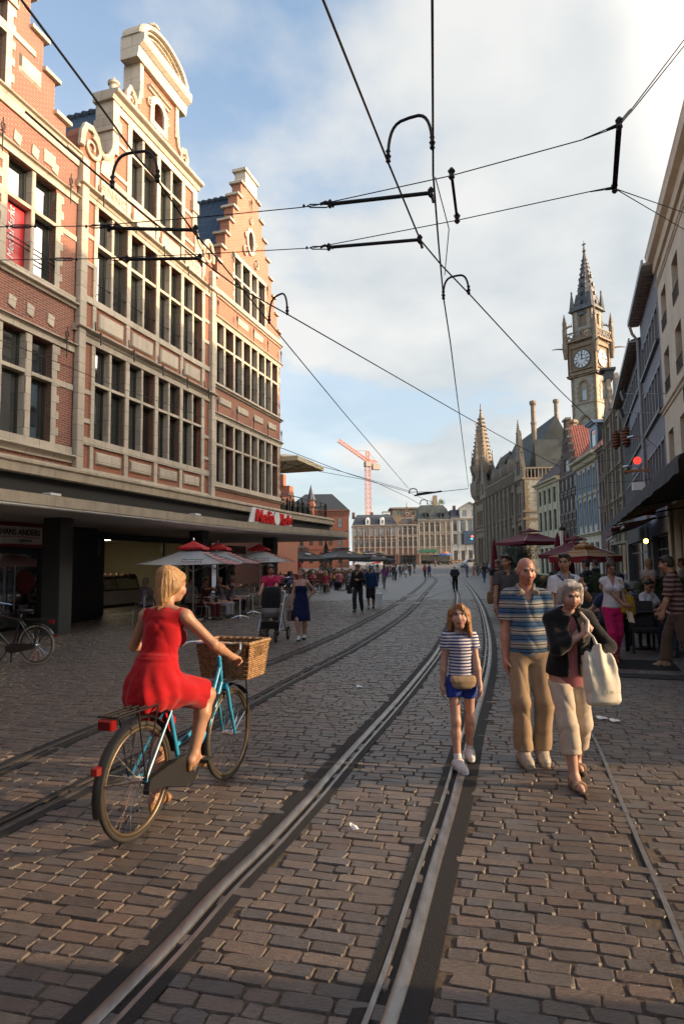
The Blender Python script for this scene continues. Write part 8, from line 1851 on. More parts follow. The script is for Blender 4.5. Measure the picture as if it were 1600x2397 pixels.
def mid_bikes():
 src=None
 for i,(px,py,rz,lab) in enumerate(((690,1404,R(60),'dark parked bicycle behind the man with the pushchair'),(668,1398,R(75),'dark parked bicycle left of the terrace bench'),(706,1394,R(40),'dark parked bicycle nearest the terrace bench'))):
  if src is None:
   t=thing('bicycle',lab,'bicycle',gp(px,py),rz,'bicycles parked by the terrace');r=.34;wheel(t,0,r,M_RUBBER);wheel(t,1.08,r,M_RUBBER);m=MB();m.tube([(.93,0,.98),(.97,0,.72),(.45,0,.28),(.3,0,.82)],.018,6);m.tube([(.94,0,.9),(.31,0,.76)],.016,6)
   for s in (-1,1):m.tube([(0,s*.05,r),(.3,0,.76)],.01,5);m.tube([(0,s*.05,r),(.45,0,.28)],.01,5);m.tube([(.97,s*.04,.72),(1.08,s*.05,r)],.012,5)
   m.build('frame',M_IRON,t);MB().tube([(.7,.26,1.03),(.92,.1,1.06),(.92,-.1,1.06),(.7,-.26,1.03)],.012,6).build('handlebar',M_CHROME,t);saddle(t,.24,.9);src=t
  else:
   c=copy_tree(src);c.location=gp(px,py);c.rotation_euler=(0,0,rz);c['label']=lab
mid_bikes()
def pushchair():
 p=Vector((-1.62,14.35,0));t=thing('pushchair','black three wheeled pushchair with metal frame pushed toward the viewer','pushchair',p,FACE-R(6))
 S=Sdf();S.loft((0,-.02,.92),rotm(0,18,0),[(-.24,.19,.06,0,.05),(-.1,.22,.12,0,.02),(.12,.22,.16,0,0),(.25,.20,.12,0,0),(.30,.15,.06,0,0)],.02,None,0,3);link_mesh('hood',S.mesh('hood',.02,folds(.003)),fabric('black_canvas',(.011,.011,.012)),t)
 S=Sdf();S.loft((0,.05,.62),rotm(0,8,0),[(-.10,.16,.2,0,0),(.0,.20,.25,0,0),(.10,.21,.2,0,0)],.02,None,0,3);link_mesh('seat_tub',S.mesh('seat_tub',.02),fabric('grey_canvas',(.16,.155,.15)),t);MB().cham(-.2,.2,-.16,.2,.28,.44,.03).build('under_basket',fabric('black_canvas',(.011,.011,.012)),t)
 m=MB()
 for s in (-1,1):m.tube([(s*.24,.28,.26),(s*.24,-.05,.65),(s*.23,-.42,1.06)],.014,7);m.tube([(s*.26,-.36,.20),(s*.24,-.05,.62)],.014,7);m.tube([(s*.24,.28,.26),(s*.26,-.36,.20)],.012,7)
 m.tube([(-.23,-.42,1.06),(-.18,-.48,1.10),(.18,-.48,1.10),(.23,-.42,1.06)],.017,7);m.build('frame',M_STEEL,t)
 for x,y,r in ((-.17,.34,.11),(.17,.34,.11),(-.31,-.36,.15),(.31,-.36,.15)):
  q=MB();q.tube([(x,y+(r-.025)*math.cos(a),r+(r-.025)*math.sin(a)) for a in [2*PI*k/20 for k in range(20)]],.025,7,closed=True);w=q.build('wheel',M_RUBBER,t,sm=60);q=MB();q.lathe([(r*.6,-.012),(r*.6,.012)],14).xf(Matrix.Translation((x,y,r))@Matrix.Rotation(PI/2,4,'Y'));q.build('rim',M_STEEL,w)
pushchair()
def chair_metal(loc,rz,label,group):
 t=thing('cafe_chair',label,'chair',loc,rz,group);m=MB()
 for s in (-1,1):m.tube([(s*.22,.22,0),(s*.21,.2,.44),(s*.21,.1,.64),(s*.21,-.2,.64),(s*.21,-.21,.82)],.012,6)
 m.build('arm_frame',M_STEEL,t);m=MB()
 for s in (-1,1):m.tube([(s*.2,-.26,0),(s*.2,-.18,.44),(s*.2,-.24,.85)],.012,6)
 m.build('rear_leg_frame',M_STEEL,t);MB().cham(-.21,.21,-.19,.21,.43,.45,.008).build('seat',M_STEEL,t);m=MB()
 for k in range(4):m.bar((-.2,-.21-.012*k,.56+k*.08),(.2,-.21-.012*k,.56+k*.08),.012,.05)
 m.build('backrest',M_STEEL,t);return t
def table_metal(loc,label,group):
 t=thing('cafe_table',label,'table',loc,0,group);MB().lathe([(.30,.70),(.31,.705),(.31,.725),(.30,.73)],24).build('tabletop',M_STEEL,t);MB().lathe([(.035,0),(.03,.1),(.03,.7)],10).build('pedestal',M_STEEL,t);m=MB()
 for k in range(4):a=k*PI/2+.4;m.tube([(0,0,.1),(.15*math.cos(a),.15*math.sin(a),.06),(.3*math.cos(a),.3*math.sin(a),.012)],[.03,.025,.018],6)
 m.build('foot',M_STEEL,t);return t
def left_cafe():
 gr='aluminium chairs of the ice cream terrace';c0=chair_metal(gp(336,1462),R(150),'aluminium chair seen from behind at the left end of the terrace',gr)
 spots=[(478,1452,1.9,'aluminium chair under the woman in maroon'),(512,1448,1.9,'aluminium chair under the second row sitter'),(540,1440,1.9,'aluminium chair under the third row sitter'),(556,1432,2.6,'empty aluminium chair, first right of the seated row'),(574,1428,2.6,'empty aluminium chair, second right of the seated row'),(590,1422,2.6,'empty aluminium chair behind the middle table'),(616,1420,1.2,'aluminium chair under the child in yellow'),(640,1415,1.0,'aluminium chair right of the child'),(568,1408,3.3,'empty aluminium chair in the back row, left'),(595,1405,3.3,'empty aluminium chair in the back row, right'),(362,1448,2.4,'aluminium chair in the shade by the counter')]
 for x,y,a,lab in spots:c=copy_tree(c0);c.location=gp(x,y);c.rotation_euler=(0,0,-a);c['label']=lab
 g2='round metal tables of the ice cream terrace';t0=table_metal(gp(490,1449),'round metal table in front of the woman in maroon',g2)
 for x,y,lab in ((562,1448,'nearest empty round metal table with star foot'),(592,1438,'second empty round metal table'),(646,1416,'round metal table beside the child'),(400,1440,'round metal table behind the cyclist')):c=copy_tree(t0);c.location=gp(x,y);c['label']=lab
 F_=fabric
 P=lambda lab,x,y,rz,H,sex,skin,hair,tc,bc,**k:SEAT(lab,gp(x,y),rz,H,sex,skin,hair,tc,bc,**k)
 P('old man in a red checked shirt seated with his back turned',338,1454,R(-30),1.75,'m','fair',('crop',H_GREY),(.3,.3,.3),(.05,.05,.06),topm=checks('red_white_check',(.42,.38,.40),(.30,.06,.07),(.08,.10,.22),.05),vox=.016)
 P('dark clothed person seated in the shade beside the checked shirt',372,1442,R(-60),1.68,'f','tan',('short',H_DARK),(.012,.01,.012),(.02,.02,.02),vox=.018)
 P('woman in a maroon top with glasses seated on the ice cream terrace',480,1450,R(-112),1.70,'f','ruddy',('short',H_BROWN),(.11,.018,.022),(.10,.012,.02),hands=[(.10,.34,1.02),(-.12,.34,.98)],vox=.014,glasses=True)
 P('grey haired woman in white trousers seated eating ice cream',512,1446,R(-108),1.68,'f','fair',('short',H_GREY),(.10,.09,.11),(.52,.52,.60),hands=[(.08,.32,1.06),(-.10,.32,1.0)],vox=.014)
 P('grey haired man in a purple checked shirt at the end of the seated row',542,1438,R(-104),1.75,'m','ruddy',('short',H_GREY),(.2,.2,.2),(.015,.016,.022),topm=checks('purple_white_check',(.34,.31,.38),(.10,.06,.16),(.10,.06,.16),.03),hands=[(.10,.34,1.0),(-.12,.34,1.02)],vox=.014)
 P('sitter in a blue striped shirt hidden behind the cyclist shoulder',446,1448,R(-112),1.70,'m','fair',('short',H_BROWN),(.3,.3,.34),(.05,.02,.02),topm=stripes('blue_white_shirt',[(0,(.45,.45,.48)),(.5,(.12,.14,.25))],.03,axis=0),vox=.018)
 P('child in yellow trousers and black shirt with a neon yellow cup',616,1418,R(-150),1.40,'m','fair',('short',H_LBROWN),(.012,.012,.014),(.42,.20,.02),hands=[(.06,.30,1.0),(-.10,.30,.98)],vox=.014)
 P('teenager in a maroon T-shirt seated beside the parasol pole',643,1409,R(165),1.70,'m','fair',('short',H_BROWN),(.07,.014,.02),(.03,.03,.035),vox=.016)
left_cafe()
def parasol_sq(loc,rz,label,group,a,zt,ze,mats,val=.0,pole=M_STEEL,lit=None):
 t=thing('parasol',label,'parasol',loc,rz,group);cs=[(-a,-a),(a,-a),(a,a),(-a,a)];M1,M2,M3=mats
 for i in range(4):
  m=MB();n=8;p0,p1=cs[i],cs[(i+1)%4];v=[];top=.24
  for j in range(n+1):
   f=top+(1-top)*j/n;sag=-.05*math.sin(PI*(j/n))
   for k in range(5):u=k/4;x=(p0[0]*(1-u)+p1[0]*u)*f;y=(p0[1]*(1-u)+p1[1]*u)*f;v.append((x,y,zt+(ze-zt)*f+sag-.035*math.sin(PI*u)*f))
  fs=[(j*5+k,j*5+k+1,(j+1)*5+k+1,(j+1)*5+k) for j in range(n) for k in range(4)]
  m.add(v,[q[::-1] for q in fs]);m.build('canopy_panel',M1 if i%2 else M2,t)
 m=MB();b=a*.30;m.add([(-b,-b,zt-.02),(b,-b,zt-.02),(b,b,zt-.02),(-b,b,zt-.02),(0,0,zt+.20),(-b,-b,zt-.08),(b,-b,zt-.08),(b,b,zt-.08),(-b,b,zt-.08)],[(0,1,4),(1,2,4),(2,3,4),(3,0,4),(5,6,1,0),(6,7,2,1),(7,8,3,2),(8,5,0,3)]);m.build('top_vent',M3,t)
 if val:
  for i in range(4):
   p0,p1=Vector(cs[i]),Vector(cs[(i+1)%4]);m=MB();v=[];n=12
   for j in range(n+1):q=p0+(p1-p0)*j/n;v+=[(q.x,q.y,ze-.035*math.sin(PI*j/n)),(q.x*1.0,q.y*1.0,ze-val-.035*math.sin(PI*j/n)-.01*math.sin(j*2))]
   m.add(v,[(2*j,2*j+2,2*j+3,2*j+1) for j in range(n)]);m.build('valance',M3,t)
 MB().tube([(0,0,0),(0,0,zt+.22)],.028,8).lathe([(.001,zt+.2),(.035,zt+.24),(.001,zt+.30)],8).build('pole',pole,t);m=MB()
 for x,y in cs:m.bar((0,0,ze-.25),(x*.55,y*.55,zt+(ze-zt)*.55-.06),.018);m.bar((0,0,zt-.05),(x,y,ze),.018)
 m.build('rib',pole,t);m=MB();m.cham(-.28,.28,-.28,.28,0,.08,.02);m.build('base',M_CONC,t);return t
def left_parasols():
 def trans(m,c,f=.4):
  N,L=m.node_tree.nodes,m.node_tree.links;b=N['Principled BSDF'];o=next(n for n in N if n.type=='OUTPUT_MATERIAL');t=N.new('ShaderNodeBsdfTranslucent');mx=N.new('ShaderNodeMixShader');mx.inputs[0].default_value=f
  src=b.inputs['Base Color'].links
  if src:L.new(src[0].from_socket,t.inputs[0])
  else:t.inputs[0].default_value=(*c,1)
  L.new(b.outputs[0],mx.inputs[1]);L.new(t.outputs[0],mx.inputs[2]);L.new(mx.outputs[0],o.inputs[0]);return m
 W_=trans(fabric('white_canvas',(.62,.64,.65),.8,.05),(.6,.6,.6));RD=fabric('red_canvas',(.50,.02,.025));
 ST=NT('red_white_canvas');sp=ST.n('ShaderNodeSeparateXYZ',{0:ST.obj()});fr=ST.math('FRACT',ST.math('MULTIPLY',ST.math('ABSOLUTE',sp.outputs[1]),8.2));ST.col(ST.mix(ST.math('GREATER_THAN',fr,.52),(.56,.54,.54),(.46,.03,.045)));ST.set(Roughness=.8);stm=trans(ST.m,(.5,.3,.3))
 for i,(px,py,Y,lab) in enumerate(((453,1262,19.6,'red and white striped parasol nearest the cyclist, left of three'),(510,1266,22.0,'red and white striped parasol, middle one of three'),(607,1270,25.2,'red and white striped parasol, right one of three'))):
  apex=atY(px,py,Y);loc=Vector((apex.x,apex.y,0));h=apex.z-.25
  t=parasol_sq(loc,FROT+R(14),lab,'striped parasols of the ice cream terrace',1.32,h,h-.52,(W_,stm,RD))
  text_part('canopy_lettering','Fermetti',.19,plain('letter_green',(.05,.16,.10),.8),t,(-1.02,-.28,h-.395),(R(21),0,-PI/2),depth=.004);text_part('canopy_lettering','Fruitmania',.15,plain('letter_red',(.35,.06,.08),.8),t,(-1.19,-.30,h-.465),(R(21),0,-PI/2),depth=.004)
 BK=fabric('black_canopy',(.018,.019,.021));
 for i,(px,py,Y,a,lab) in enumerate(((705,1283,50,1.45,'black parasol nearest the shops with a pale logo'),(798,1283,58,1.95,'wide black parasol in the middle of the terrace'),(862,1292,72,1.6,'black parasol at the right end of the terrace'),(885,1296,82,1.6,'farthest black parasol, partly behind the right end one'))):
  ap=atY(px,py,Y);t=parasol_sq(Vector((ap.x,ap.y,0)),R(38),lab,'black parasols on the square',a,ap.z,ap.z-.85,(BK,BK,BK),val=.18,pole=M_IRON)
  q=MB();q.lathe([(.02,0),(.3,.02),(.02,.04)],10);o=q.build('pale_logo',plain('logo_grey',(.22,.18,.17),.8),t);o.location=(0,-a*.62,ap.z-.50);o.rotation_euler=(R(35),0,0);o.scale=(1,.5,1)
  if i in (0,2):pass
 for px,py,Y,lab in ((700,1305,62,'closed dark red parasol by the terrace, left one'),(688,1305,75,'closed dark red parasol by the terrace, behind')):
  p=gp(px,1360);t=thing('closed_parasol',lab,'parasol',atY(px,1322,Y)*1,0,'closed red parasols');t.location.z=0;MB().lathe([(.03,0),(.03,.9),(.2,1.0),(.24,1.4),(.1,2.6),(.02,2.9)],8).build('folded_canopy',fabric('dark_red_canvas',(.13,.008,.015)),t);MB().lathe([(.22,0),(.22,.08)],8).build('base',M_CONC,t)
left_parasols()
def leaf_cloud(n,fn,size,up=.4):
 m=MB();v=[];f=[]
 for k in range(n):
  p=fn();a=Vector((random.gauss(0,1),random.gauss(0,1),random.gauss(0,1)+up)).normalized();b=a.cross(Vector((random.gauss(0,1),random.gauss(0,1),random.gauss(0,1)))).normalized();c=a.cross(b);s=size*random.uniform(.6,1.4);i=len(v)
  v+=[p-b*s*1.5,p+c*s*.5,p+b*s*1.5,p-c*s*.5];f.append((i,i+1,i+2,i+3))
 return m.add(v,f)
def right_cafe():
 p=atY(1205,1330,44);p.z=0;t=thing('olive_tree','round grey green olive tree in a pot before the post office','tree',p);blobs=[(random.gauss(0,.75),random.gauss(0,.75),random.uniform(1.3,2.75),random.uniform(.35,.65)) for _ in range(16)]
 def fn():
  b=random.choice(blobs);d=Vector((random.gauss(0,1),random.gauss(0,1),random.gauss(0,1))).normalized()*b[3]*random.random()**.4;return Vector(b[:3])+d
 leaf_cloud(7000,fn,.035).build('crown',M_LEAF_O,t);m=MB();m.tube([(0,0,.4),(.05,0,1.0),(0,.05,1.7)],[.09,.07,.04],7)
 for b in blobs[:8]:m.tube([(.03,0,1.1),(b[0]*.5,b[1]*.5,(1.1+b[2])/2),b[:3]],[.045,.03,.01],5)
 m.build('trunk',M_BARK,t);MB().lathe([(.35,0),(.45,.5),(.5,.52),(.5,.6)],12).build('pot',M_CONC,t)
 ap=atY(1366,1278,26);C1=NT('striped_canvas');sp=C1.n('ShaderNodeSeparateXYZ',{0:C1.obj()})
 ax=C1.math('MAXIMUM',C1.math('ABSOLUTE',sp.outputs[0]),C1.math('ABSOLUTE',sp.outputs[1]));fr=C1.math('FRACT',C1.math('MULTIPLY',ax,4.6));r=C1.n('ShaderNodeValToRGB',{'Fac':fr});r.color_ramp.interpolation='CONSTANT';e=r.color_ramp.elements
 for q,(pp,cc) in zip([e[0],e[1],e.new(.5),e.new(.8)],((0,(.34,.14,.03)),(.3,(.11,.02,.025)),(.48,(.34,.14,.03)),(.8,(.40,.33,.22)))):q.position=pp;q.color=(*cc,1)
 C1.col(r.outputs['Color']);C1.set(Roughness=.8);RV=fabric('red_valance',(.22,.012,.02))
 t=parasol_sq(Vector((ap.x,ap.y,0)),R(28),'orange and maroon striped parasol with red lettered valance',None,1.0,ap.z,ap.z-.42,(C1.m,C1.m,C1.m),val=.24,pole=plain('pale_pole',(.4,.38,.34),.5))
 for o in t.children:
  if o.name.startswith('valance'):o.data.materials.clear();o.data.materials.append(RV)
 for x,rz,yy in ((.25,0,-1.01),):text_part('valance_lettering','Picon',.2,M_WHITE,t,(x,yy,ap.z-.545),(PI/2,0,0),depth=.004,shear=.2)
 text_part('valance_lettering','Picon',.2,M_WHITE,t,(-1.01,.1,ap.z-.545),(PI/2,0,-PI/2),depth=.004,shear=.2)
 DR=fabric('dark_red_canvas',(.13,.008,.015))
 for px,Y,h,lab in ((1157,46,3.5,'tall closed dark red parasol left of the olive tree'),(1306,34,3.3,'big closed dark red parasol behind the striped one, left half'),(1330,34,3.3,'big closed dark red parasol behind the striped one, right half')):
  p=atY(px,1320,Y);p.z=0;t=thing('closed_parasol',lab,'parasol',p,0,'closed red parasols');MB().lathe([(.04,0),(.04,.7),(.27,.8),(.32,1.2),(.16,h-.5),(.03,h)],9).build('folded_canopy',DR,t);MB().lathe([(.3,0),(.3,.1)],10).build('base',M_CONC,t)
 p=atY(1318,1320,33.0);p.z=0;t=thing('parasol_mast','thick polished steel parasol mast with a black cap','mast',p);MB().lathe([(.12,0),(.12,3.35)],14).build('mast',M_STEEL,t);MB().lathe([(.16,3.35),(.16,3.5),(.05,3.6)],14).build('cap',M_BLACKP,t)
 for px,py,Y,a,lab in ((1238,1243,44,1.7,'open dark red parasol right of the olive tree'),(1345,1262,32,1.3,'open dark red parasol behind the striped parasol')):
  ap=atY(px,py,Y);parasol_sq(Vector((ap.x,ap.y,0)),R(20),lab,'open dark red parasols',a,ap.z,ap.z-.75,(DR,DR,DR),val=.2)
 src=None
 for i,(x,y,rz,lab) in enumerate(((4.9,16.0,R(-22),'dark planter with clipped hedge below the striped parasol'),(6.2,15.5,R(-22),'dark planter with hedge behind the woman in pink'),(7.5,15.0,R(-20),'dark planter with hedge and orange sun ornament'),(8.8,14.6,R(-20),'dark planter with hedge nearest the facade'),(5.6,19.5,R(-15),'dark planter with hedge in the second row, left'),(7.3,19.0,R(-15),'dark planter with hedge in the second row, right'))):
  t=thing('hedge_planter',lab,'planter',(x,y,0),rz,'hedge planters around the cafe');MB().cham(-.6,.6,-.2,.2,0,.92,.015).build('box',plain('planter_dark',(.022,.022,.024),.6,var=.2),t)
  if src is None:
   bl=[(random.uniform(-.5,.5),random.gauss(0,.1),random.uniform(1.0,1.22),random.uniform(.14,.24)) for _ in range(12)]
   def f2():b=random.choice(bl);d=Vector((random.gauss(0,1),random.gauss(0,1),random.gauss(0,1))).normalized()*b[3]*random.random()**.35;return Vector(b[:3])+d
   h=leaf_cloud(3200,f2,.018).build('hedge',M_LEAF,t);src=h.data
  else:link_mesh('hedge',src,None,t)
 for x,y,z,lab in ((7.1,14.7,1.22,'dull orange sun ornament stuck in the hedge, left one'),(8.35,14.3,1.36,'bright orange sun ornament stuck in the hedge, right one')):
  t=thing('sun_ornament',lab,'ornament',(x,y,z),0,'orange sun ornaments');m=MB();m.lathe([(.001,-.02),(.10,-.015),(.10,.015),(.001,.02)],14).xf(Matrix.Rotation(PI/2,4,'X'));OR=plain('orange_felt',(.48,.14,.01),.7,var=.2)
  for k in range(12):a=k*PI/6;m.add([(.09*math.cos(a-.2),.005,.09*math.sin(a-.2)),(.09*math.cos(a+.2),.005,.09*math.sin(a+.2)),(.17*math.cos(a),0,.17*math.sin(a)),(.09*math.cos(a),-.015,.09*math.sin(a))],[(0,1,2),(0,2,3),(1,3,2)])
  m.build('sun_face',OR,t);MB().tube([(0,0,-.1),(0,0,-.5)],.008,5).build('stick',M_IRON,t)
 WB=plain('black_wicker',(.012,.012,.013),.6,var=.3,scale=60,bump=.6);c0=None
 for x,y,rz,lab in ((5.60,11.9,2.9,'black wicker chair with its back to the viewer beside the pink trousers'),(6.05,12.66,FACE+.35,'black wicker chair under the woman in sunglasses'),(6.15,11.66,FACE-.5,'black wicker chair under the man with the tray'),(7.3,14.15,FACE+1.3,'black wicker chair under the man in the checked shirt'),(8.0,13.65,FACE+1.0,'black wicker chair under the dark clothed person'),(5.05,12.14,.35,'black wicker chair under the person in the blue jumper'),(4.6,13.2,1.0,'empty black wicker chair behind the white haired lady, near'),(4.3,14.2,1.4,'empty black wicker chair behind the white shirted man'),(3.9,13.6,4.2,'empty black wicker chair at the left end of the cafe'),(6.9,12.4,3.9,'black wicker chair at the far right table'),(5.5,13.7,2.4,'empty black wicker chair by the hedge'),(4.9,14.8,3.2,'empty black wicker chair at the back of the cafe')):
  if c0 is None:
   t=thing('wicker_chair',lab,'chair',(x,y,0),rz,'black wicker cafe chairs');MB().cham(-.24,.24,-.24,.24,.40,.46,.02).build('seat',WB,t);MB().obox((0,-.27,.68),(.24,0,0),(0,.02,0),(0,-.04,.25)).build('backrest',WB,t);m=MB()
   for s in (-1,1):m.box(s*.25-.03,s*.25+.03,-.25,.2,.60,.64);m.box(s*.25-.02,s*.25+.02,.14,.19,.44,.62)
   m.build('armrest',WB,t)
   for sx in (-1,1):
    for sy in (-1,1):MB().box(sx*.22-.02,sx*.22+.02,sy*.22-.02,sy*.22+.02,0,.41).build('leg',M_BLACKP,t)
   c0=t
  else:c=copy_tree(c0);c.location=(x,y,0);c.rotation_euler=(0,0,rz);c['label']=lab
 t0=None
 for x,y,lab in ((5.75,12.35,'dark square cafe table beside the woman in sunglasses'),(6.5,11.2,'dark square cafe table with the tray'),(4.4,13.6,'dark square cafe table behind the old lady'),(7.5,13.5,'dark square cafe table between the two dark haired men'),(4.6,14.6,'dark square cafe table near the hedge')):
  if t0 is None:
   t=thing('cafe_table',lab,'table',(x,y,0),.3,'dark square tables of the right cafe');MB().cham(-.35,.35,-.35,.35,.71,.74,.008).build('tabletop',plain('dark_table',(.05,.05,.052),.35,var=.2),t);MB().lathe([(.22,0),(.2,.03),(.03,.06),(.03,.71)],10).build('pedestal',M_IRON,t);t0=t
  else:c=copy_tree(t0);c.location=(x,y,0);c['label']=lab
 t=thing('serving_tray','silver serving tray with a brown snack held by the seated man','tray',(6.05,11.22,.80),R(-28));MB().cham(-.2,.2,-.14,.14,0,.02,.006).build('tray',M_STEEL,t);MB().cham(-.06,.1,-.05,.06,.02,.10,.02).build('snack',plain('snack_brown',(.16,.075,.03),.7,var=.3),t)
 t=thing('bin','pale grey metal post at the right edge beside the striped jumper man','post',(5.72,10.1,0));MB().lathe([(.13,0),(.13,.62),(.14,.64),(.05,.68)],14).build('post',plain('pale_metal',(.35,.35,.36),.4,.3,var=.1),t);MB().lathe([(.16,0),(.16,.03)],14).build('foot',M_IRON,t)
 for A,w,z,dpt,mat,lab in (((17.0,35.4),6.0,3.3,2.0,DR,'sloping dark red awning below the grey house'),((19.0,40.6),4.0,3.4,1.6,fabric('black_awning',(.012,.012,.013)),'black shop awning with white lamps under the ornate house'),((15.8,31.8),3.6,3.7,1.7,fabric('taupe_awning',(.15,.13,.11)),'faded taupe box awning above the cafe doors')):
  t=thing('awning',lab,'awning',(*A,0),math.atan2(-.938,-.346));q=MB();q.rings([[(0,-.05,z+.5),(0,-dpt,z),(0,-dpt,z-.04),(0,-.05,z+.42)],[(w,-.05,z+.5),(w,-dpt,z),(w,-dpt,z-.04),(w,-.05,z+.42)]]);q.build('canvas',mat,t);q=MB();q.box(0,w,-dpt-.01,-dpt,z-.28,z);q.build('valance',mat,t);q=MB()
  for k in range(4):q.lathe([(.05,0),(.06,.06),(.02,.1)],8,(.4+k*w/4,-dpt+.05,z-.45));q.tube([(.4+k*w/4,-dpt+.05,z-.36),(.4+k*w/4,-dpt+.2,z)],.01,4)
  q.build('lamp',M_WHITE,t)
 t=thing('wall_lamp','small glowing yellow lamp by the cafe door','lamp',(13.6,28.2,2.6));MB().lathe([(.001,-.12),(.09,-.06),(.09,.06),(.001,.12)],10).build('bulb',emit('lamp_yellow',(1,.62,.08),4),t);MB().box(.05,.3,-.02,.02,-.03,.03).build('bracket',M_IRON,t)
 t=thing('road_plate','dark asphalt repair patch in the pavement at the right','patch',(4.6,9.3,.008),R(-20));MB().box(-.55,.75,-.18,.2,0,.004).build('asphalt',M_TAR,t)
 t=thing('drain_grate','ribbed metal grating in the pavement near the pink trousers','grating',(4.85,10.4,.008),R(-20));q=MB()
 for k in range(16):q.box(-.5,.5,-.5+k*.064,-.465+k*.064,0,.006)
 q.build('bars',M_TAR,t)
 for px,py,s,lab in ((1190,1556,.05,'white paper scrap on the setts left of the bald man'),(1410,1682,.05,'folded white paper scrap on the setts right of the old lady, left piece'),(1440,1688,.045,'folded white paper scrap on the setts right of the old lady, right piece'),(831,1940,.018,'small white paper scrap between the near rails'),(841,1608,.035,'pale scrap of paper lying left of the near track')):
  o=MB().rings([[(-s,-.02,0),(-s,.03,.004),(-s,.05,.02)],[(0,-.03,.008),(0,.03,.012),(0,.06,.016)],[(s,-.02,.002),(s,.03,.01),(s,.05,.0)]],close=False,cap=False).build('paper_scrap',M_WHITE);o.location=gp(px,py,.012);o.rotation_euler=(0,0,random.uniform(-.4,.4));tag(o,lab,'litter','paper scraps on the setts')
right_cafe()
def crowd():
 st=lambda a:[(.09,a,.085,0,0),(-.09,-a,.10,0,12)]
 sitf=dict(hip=(0,-.02,.53),feet=[(.12,.40,.085,0,0),(-.12,.36,.085,0,0)],knee=[(.15,1,1),(-.15,1,1)])
 small_mesh('walk',Fig(feet=st(.24),hands=[(.26,-.16,.86),(-.26,.20,.90)],lean=3),top=.6);small_mesh('walk2',Fig(feet=st(-.18),hands=[(.26,.16,.86),(-.26,-.10,.88)],lean=2),top=1.9)
 small_mesh('woman',Fig(sex='f',feet=st(.2),hands=[(.24,-.1,.86),(-.2,.2,1.0)]),top=1.9,hair='long');small_mesh('skirt',Fig(sex='f',feet=st(.16),hands=[(.24,.1,.86),(-.24,-.06,.86)]),top=.5,skirt=True,hair='bob');small_mesh('stand',Fig(feet=st(.03)),top=.6,bottom=.9)
 small_mesh('sit',Fig(hands=[(.16,.34,.76),(-.16,.34,.76)],**sitf),top=.7);small_mesh('sit2',Fig(sex='f',lean=10,hands=[(.10,.30,.95),(-.2,.30,.74)],**sitf),top=1.0,hair='bob');small_mesh('sit3',Fig(lean=-8,hands=[(.22,.2,.7),(-.1,.3,.9)],**sitf),top=1.9)
 SK,DK,BR,BL,GR=(.34,.20,.14),(.02,.018,.018),(.06,.035,.02),(.30,.2,.1),(.4,.4,.4)
 def w(key,px,hy,fy,top,bot,hair,rz,lab,H=1.72,skin=SK):
  Y=1470*H/(fy-hy);p=atY(px,fy,Y);p.z=ground_z(Y);small_person(key,lab,p,rz,(skin,top,bot,hair),H/1.75,None)
 w('woman',899,1324,1378,(.20,.045,.17),(.16,.15,.16),DK,R(20),'woman in a purple top and grey trousers walking away',1.66)
 w('woman',884,1326,1367,(.30,.24,.20),DK,DK,R(10),'woman in a beige top and black trousers walking away')
 w('walk2',921,1322,1360,(.03,.03,.035),DK,DK,R(0),'person in black walking beside the woman in the white jacket');w('woman',926,1322,1359,(.48,.44,.44),(.03,.04,.08),DK,R(15),'woman in a white jacket and dark jeans walking away')
 w('walk',936,1321,1351,(.05,.06,.09),(.10,.10,.11),BR,R(-10),'man in a dark blue shirt left of the woman in the white skirt');w('skirt',949,1320,1351,(.16,.15,.13),(.55,.54,.52),BR,FACE,'woman in a white knee length skirt on the far square')
 w('walk',959,1317,1345,(.025,.03,.03),(.03,.03,.04),DK,0,'man with a dark rucksack walking away on the far square');w('walk',969.5,1321,1345,(.05,.04,.06),(.25,.15,.07),DK,R(30),'person in tan trousers with a brown shoulder bag')
 w('woman',994,1319,1350,(.40,.03,.035),DK,BR,FACE,'woman in a red top and black shorts by the rails');w('walk2',1004,1318,1349,(.07,.04,.14),(.02,.02,.03),DK,R(10),'man in a violet shirt beside the woman in red')
 w('woman',1018,1311,1328,(.16,.04,.16),(.03,.03,.05),DK,R(40),'distant woman in a purple top near the black car');w('walk2',979,1313,1323,(.05,.05,.05),DK,DK,0,'distant dark figure before the green fascia');w('walk',985,1313,1323,(.40,.45,.40),(.2,.2,.2),BR,0,'distant figure in a pale green top before the green fascia')
 w('walk',1092,1316,1348,(.06,.09,.16),(.20,.17,.14),GR,0,'man with a blue rucksack in front of the white van');w('woman',1109,1318,1346,(.12,.05,.05),(.25,.03,.03),DK,R(50),'woman in dark red trousers in the group by the van');w('walk2',1117,1317,1346,(.13,.12,.12),(.05,.05,.06),DK,R(-30),'grey shirted person in the group by the van');w('walk',1125,1319,1347,(.03,.03,.03),(.03,.03,.03),DK,R(90),'dark dressed person in the group by the van')
 w('walk',1133,1317,1362,(.014,.014,.016),(.05,.09,.17),DK,R(10),'man in a black shirt and blue jeans walking away on the right');w('woman',1151,1321,1350,(.05,.08,.20),(.06,.08,.16),BR,FACE,'woman in a blue dress near the olive tree');w('walk',1160,1320,1352,(.10,.08,.08),(.05,.04,.04),BR,R(70),'brown clothed figure left of the olive tree');w('walk2',1172,1322,1356,(.02,.02,.02),(.03,.03,.04),DK,R(140),'black clothed figure just left of the olive tree');w('woman',1146,1318,1344,(.4,.36,.33),(.05,.05,.06),BL,R(20),'fair haired woman behind the woman in the blue dress')
